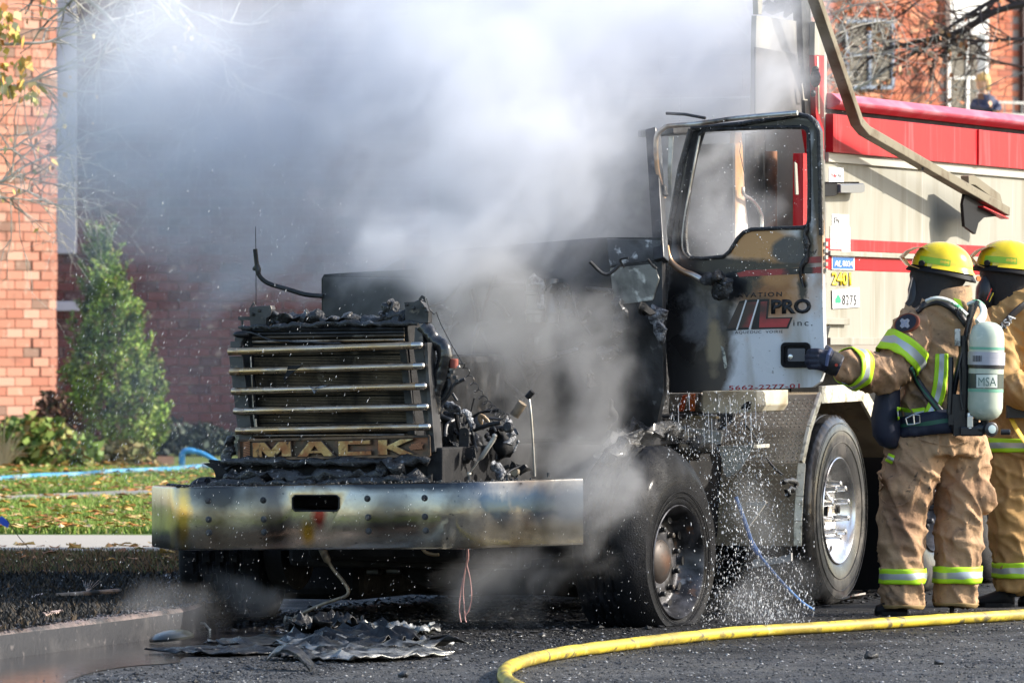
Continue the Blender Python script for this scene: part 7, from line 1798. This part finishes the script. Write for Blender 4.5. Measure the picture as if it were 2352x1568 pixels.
# gravel, ash and grit as masses
def rocks(name, n, zone, s0, s1, mat, seed, zb=0.0):
    rnd = random.Random(seed); vs = []; fs = []
    for i in range(n):
        p = zone(rnd)
        if p is None: continue
        s = s0 + (s1 - s0) * rnd.random() ** 4.5; o = len(vs)
        j = lambda: rnd.uniform(.6, 1.2)
        z = zb + s * .25
        vs += [(p[0] + s * j(), p[1], z), (p[0], p[1] + s * j(), z + s * .1), (p[0] - s * j(), p[1], z), (p[0], p[1] - s * j(), z), (p[0] + s * rnd.uniform(-.5, .5), p[1] + s * rnd.uniform(-.4, .4), z + s * rnd.uniform(.15, .6)), (p[0], p[1], zb - .002)]
        for a, b in ((0, 1), (1, 2), (2, 3), (3, 0)): fs += [(o + a, o + b, o + 4), (o + b, o + a, o + 5)]
    mb = MB(); mb.v = vs; mb.f = fs; mb.m = [0] * len(fs)
    return mk(name, mb, mat, kind='stuff')
m_ashr = M('burnt_rubble', (.02, .02, .021), .4, rnd=('island', [(.014, .014, .015), (.03, .03, .03), (.02, .02, .02), (.014, .014, .014), (.25, .25, .26), (.018, .018, .018)]), coat=.35, rough=.4) if False else M('burnt_rubble', (.02, .02, .021), .4, rnd=('island', [(.014, .014, .015), (.03, .03, .03), (.02, .02, .02), (.014, .014, .014), (.07, .07, .075), (.018, .018, .018)]), spec=.2)
m_grit = M('road_grit', (.06, .06, .06), .45, rnd=('island', [(.02, .02, .02), (.06, .06, .06), (.07, .068, .065), (.03, .03, .03), (.30, .30, .30), (.015, .015, .015)]), spec=.4)
def zr(r):
    k = r.random()
    if k < .45: u, v = r.gauss(1260, 130), r.gauss(1472, 17)
    elif k < .62: u, v = r.gauss(760, 180), r.gauss(1515, 14)
    elif k < .85:
        u = r.uniform(180, 760); v = 1570 - (u - 180) * .075 + r.gauss(6, 12)
    else: u, v = r.gauss(1750, 220), r.gauss(1425, 16)
    if v < 1400: return None
    p = gp(u, v)
    if noise.noise(Vector((p.x * 5, p.y * 2.2, 1))) + .5 * noise.noise(Vector((p.x * 14, p.y * 7, 4))) < r.uniform(-.45, .25): return None
    return p
rocks('ash_rubble', 16000, zr, .0015, .012, m_ashr, 41)
rocks('burnt_lumps', 400, zr, .006, .024, m_ashr, 47)
rocks('underbody_debris', 5200, lambda r: T(r.uniform(-4.2, 2.6), r.uniform(-2.5, .1), 0), .004, .030, m_ashr, 48)
rocks('road_grit', 34000, lambda r: (lambda u, v: gp(u, v) if not (u < 600 and v < 1560 - .09 * u) else None)(r.uniform(-60, 2420), r.uniform(1400, 1590)), .002, .011, m_grit, 42)
rocks('kerb_ash', 1600, lambda r: (lambda k: (K[k][0] - r.uniform(0, .17), K[k][1] + r.uniform(-.1, .1)))(r.randint(25, 60)), .003, .016, m_ashr, 43, .136)
rocks('verge_ash', 6000, lambda r: zs(r), .004, .022, m_ashr, 44, .13)
# larger lumps that can be told apart
for (u, v, s, lab) in ((2000, 1512, .03, 'lone black lump on the road right of the hose'), (2155, 1525, .022, 'smaller black lump near the bottom right edge'), (925, 1555, .022, 'single black clinker below the debris pile')):
    t = thing('burnt_clinker', lab, 'clinker', gp(u, v)); p = gp(u, v)
    mb = MB(); mb.ell(p + Z_ * s * .4, s, s * .9, s * .6, 12, 8); mb.v = [tuple(Vector(q) + Vector((noise.noise(Vector(q) * 40), noise.noise(Vector(q) * 40 + Vector((5, 0, 0))), noise.noise(Vector(q) * 40 + Vector((0, 7, 0))))) * s * .6) for q in mb.v]
    mk('lump', mb, m_char, t, smooth=True, angle=40)

# ================================================================== WATER
m_drop = M('water_droplet', (.92, .94, .96), .08, spec=.8, trans=.35, ior=1.33)
def drops(name, n, zone, r0, r1, stretch, slant, seed, mat=m_drop):
    rnd = random.Random(seed); vs = []; fs = []
    for i in range(n):
        p = zone(rnd)
        if p is None: continue
        s = r0 + (r1 - r0) * rnd.random() ** 3.5; L = s * stretch * rnd.uniform(.7, 1.4)
        ax = Vector((slant + rnd.gauss(0, .12), rnd.gauss(0, .1), 1)).normalized(); x = ax.cross(Y_).normalized(); y = ax.cross(x); o = len(vs)
        vs += [tuple(p + ax * L), tuple(p + x * s), tuple(p + y * s), tuple(p - x * s), tuple(p - y * s), tuple(p - ax * L)]
        for a, b in ((1, 2), (2, 3), (3, 4), (4, 1)): fs += [(o + a, o + b, o), (o + b, o + a, o + 5)]
    mb = MB(); mb.v = vs; mb.f = fs; mb.m = [0] * len(fs)
    o = mk(name, mb, mat, kind='stuff'); o.data.shade_smooth(); return o
def z1_(r):
    k = r.random()
    if k < .62:
        t = r.random() ** .6; v = 900 + 540 * t; u = 1690 + 55 * t + r.gauss(0, 1) * (28 + 60 * t)
    elif k < .85: u, v = r.gauss(1740, 90), r.gauss(1390, 45)
    else: u, v = r.uniform(1530, 1760), r.uniform(900, 1060)
    if u > 1870 or v > 1445: return None
    return at(u, v, r.uniform(30.0, 31.6))
drops('water_spray', 6500, z1_, .0007, .0034, 3.2, .06, 51)
drops('door_droplets', 450, lambda r: at(r.gauss(1740, 90), r.uniform(250, 640), r.uniform(29.8, 31.0)), .001, .0042, 1.0, 0, 52)
drops('drizzle', 2600, lambda r: at(min(r.uniform(120, 900), r.uniform(160, 1100)), 260 + 860 * r.random() ** .55, r.uniform(27.5, 34)), .0005, .0015, 7.0, .45, 53)
drops('low_drizzle', 900, lambda r: at(r.uniform(0, 1500), r.uniform(1100, 1480), r.uniform(27.5, 30)), .0005, .0014, 5, .25, 54)
# wet runs falling off the sill
mb = MB(); rnd = random.Random(8)
for k in range(16):
    u = rnd.uniform(1535, 1735); v = rnd.uniform(905, 990); L = rnd.uniform(15, 90); mb.tube([at(u, v, 31.0), at(u + 1, v + L * .5, 31.0), at(u + 2, v + L, 31.0)], [.0015, .0022, .001], 5)
mk('falling_water', mb, m_drop, kind='stuff', smooth=True)

# ================================================================== SMOKE
def smoke(name, col, puffs, lo, hi, res, aniso=.2, scale=1.5, wid=.20, seed=0.0, warp=.5, rough=.6, stretch=(.62, .9, 1.25)):
    """a volume whose density is the sum of soft puffs broken up by warped noise"""
    g = bpy.data.node_groups.new(name + '_field', 'GeometryNodeTree')
    g.interface.new_socket('Geometry', in_out='INPUT', socket_type='NodeSocketGeometry'); g.interface.new_socket('Geometry', in_out='OUTPUT', socket_type='NodeSocketGeometry')
    nd, lk = g.nodes, g.links
    go = nd.new('NodeGroupOutput'); vc = nd.new('GeometryNodeVolumeCube'); pos = nd.new('GeometryNodeInputPosition').outputs[0]
    def vm(op, a, b=None):
        n = nd.new('ShaderNodeVectorMath'); n.operation = op
        for i, x in enumerate((a, b)):
            if x is None: continue
            if isinstance(x, (tuple, Vector)): n.inputs[i].default_value = tuple(x)
            else: lk.new(x, n.inputs[i])
        return n.outputs['Value'] if op == 'LENGTH' else n.outputs[0]
    def ma(op, a, b=None, c=None):
        n = nd.new('ShaderNodeMath'); n.operation = op
        for i, x in enumerate((a, b, c)):
            if x is None: continue
            if isinstance(x, (int, float)): n.inputs[i].default_value = x
            else: lk.new(x, n.inputs[i])
        return n.outputs[0]
    def nz(v, sc, det, ro):
        n = nd.new('ShaderNodeTexNoise'); n.inputs['Scale'].default_value = sc; n.inputs['Detail'].default_value = det; n.inputs['Roughness'].default_value = ro
        lk.new(v, n.inputs['Vector']); return n
    w = nz(vm('ADD', pos, (seed, 0, seed)), 1.1, 2, .5)
    w2 = nz(vm('ADD', pos, (0, seed, 7)), 3.2, 2, .5)
    wp = vm('ADD', pos, vm('MULTIPLY', vm('SUBTRACT', w.outputs['Color'], (.5, .5, .5)), (warp * 1.6,) * 3))
    wp = vm('ADD', wp, vm('MULTIPLY', vm('SUBTRACT', w2.outputs['Color'], (.5, .5, .5)), (warp * .55,) * 3))
    rt = nd.new('ShaderNodeVectorRotate'); rt.rotation_type = 'Y_AXIS'; lk.new(wp, rt.inputs['Vector']); rt.inputs['Angle'].default_value = R(38)
    n1 = nz(vm('MULTIPLY', rt.outputs[0], stretch), scale, 7, rough).outputs['Fac']
    tot = None
    for (u, v, Z, ru, rv, rz, dens, thr) in puffs:
        c = at(u, v, Z); k = Z / F
        ln = vm('LENGTH', vm('DIVIDE', vm('SUBTRACT', wp, tuple(c)), (ru * k, rz, rv * k)))
        m = nd.new('ShaderNodeMapRange'); m.inputs[1].default_value = 1.0; m.inputs[2].default_value = .3; lk.new(ln, m.inputs[0]); f = m.outputs[0]
        b = ma('ADD', ma('MULTIPLY_ADD', f, .42, -.42), n1)
        q = nd.new('ShaderNodeMapRange'); q.interpolation_type = 'SMOOTHSTEP'; q.inputs[1].default_value = thr; q.inputs[2].default_value = thr + wid; lk.new(b, q.inputs[0])
        e = ma('MULTIPLY', ma('MULTIPLY', q.outputs[0], dens), f)
        tot = e if tot is None else ma('ADD', tot, e)
    lk.new(tot, vc.inputs['Density'])
    for a, b in (('Min', lo), ('Max', hi)): vc.inputs[a].default_value = b
    for a, b in zip(('Resolution X', 'Resolution Y', 'Resolution Z'), res): vc.inputs[a].default_value = b
    sm = nd.new('GeometryNodeSetMaterial')
    m = bpy.data.materials.new(name + '_volume'); m.use_nodes = True; t = m.node_tree; t.nodes.remove(t.nodes['Principled BSDF'])
    pv = t.nodes.new('ShaderNodeVolumePrincipled'); pv.inputs['Color'].default_value = (*col, 1); pv.inputs['Anisotropy'].default_value = aniso; pv.inputs['Density'].default_value = 1.0
    t.links.new(pv.outputs[0], t.nodes['Material Output'].inputs['Volume'])
    sm.inputs['Material'].default_value = m; lk.new(vc.outputs[0], sm.inputs['Geometry']); lk.new(sm.outputs[0], go.inputs[0])
    vol = bpy.data.volumes.new(name); vol.materials.append(m)
    o = bpy.data.objects.new(name, vol); COL.objects.link(o); o['kind'] = 'stuff'
    md = o.modifiers.new('field', 'NODES'); md.node_group = g
    return o
WH = (.855, .875, .925); DK = (.72, .725, .735)
smoke('smoke', WH, [
    (1290, 40, 32.8, 820, 430, 1.4, 1.9, .10), (1120, 220, 31.8, 640, 340, .6, 2.2, .18), (620, 170, 32.8, 700, 440, 1.2, 1.4, .17),
    (330, 300, 32.8, 460, 450, .9, 1.5, .17), (700, 450, 32.6, 660, 400, .9, 1.8, .20), (1180, 400, 31.2, 560, 400, .5, 2.6, .20),
    (960, 540, 30.9, 430, 250, .4, 2.4, .25), (1650, 180, 32.0, 360, 340, .8, 2.0, .22), (1640, 470, 31.7, 220, 260, .4, 1.4, .30),
    (440, 850, 32.6, 460, 460, .8, .2, .16), (620, 620, 32.5, 420, 260, .6, 1.2, .27)],
    (-2.7, 30.0, .45), (1.75, 34.2, 3.6), (330, 140, 235), wid=.27, rough=.68, scale=2.1)
smoke('dark_smoke', DK, [
    (1120, 800, 30.7, 400, 420, .5, 2.0, .27), (1380, 900, 30.5, 230, 400, .42, 2.4, .32), (1350, 1130, 29.75, 170, 330, .25, 4.2, .29), (1140, 1330, 30.0, 360, 190, .45, 2.0, .31),
    (560, 1370, 29.8, 200, 130, .3, 1.1, .32), (400, 1430, 28.9, 260, 110, .5, .55, .30)],
    (-2.3, 28.2, .02), (1.0, 31.3, 2.2), (250, 110, 170), scale=2.1, seed=5.0, wid=.28)
smoke('water_mist', (.9, .92, .95), [(1735, 1230, 30.8, 110, 230, .3, .45, .24), (1740, 1400, 30.7, 230, 90, .4, .6, .26), (1620, 960, 31.0, 120, 90, .2, .4, .28)],
    (.35, 30.2, -.2), (2.1, 31.6, 1.4), (100, 80, 110), scale=3.0, seed=9.0, wid=.25)
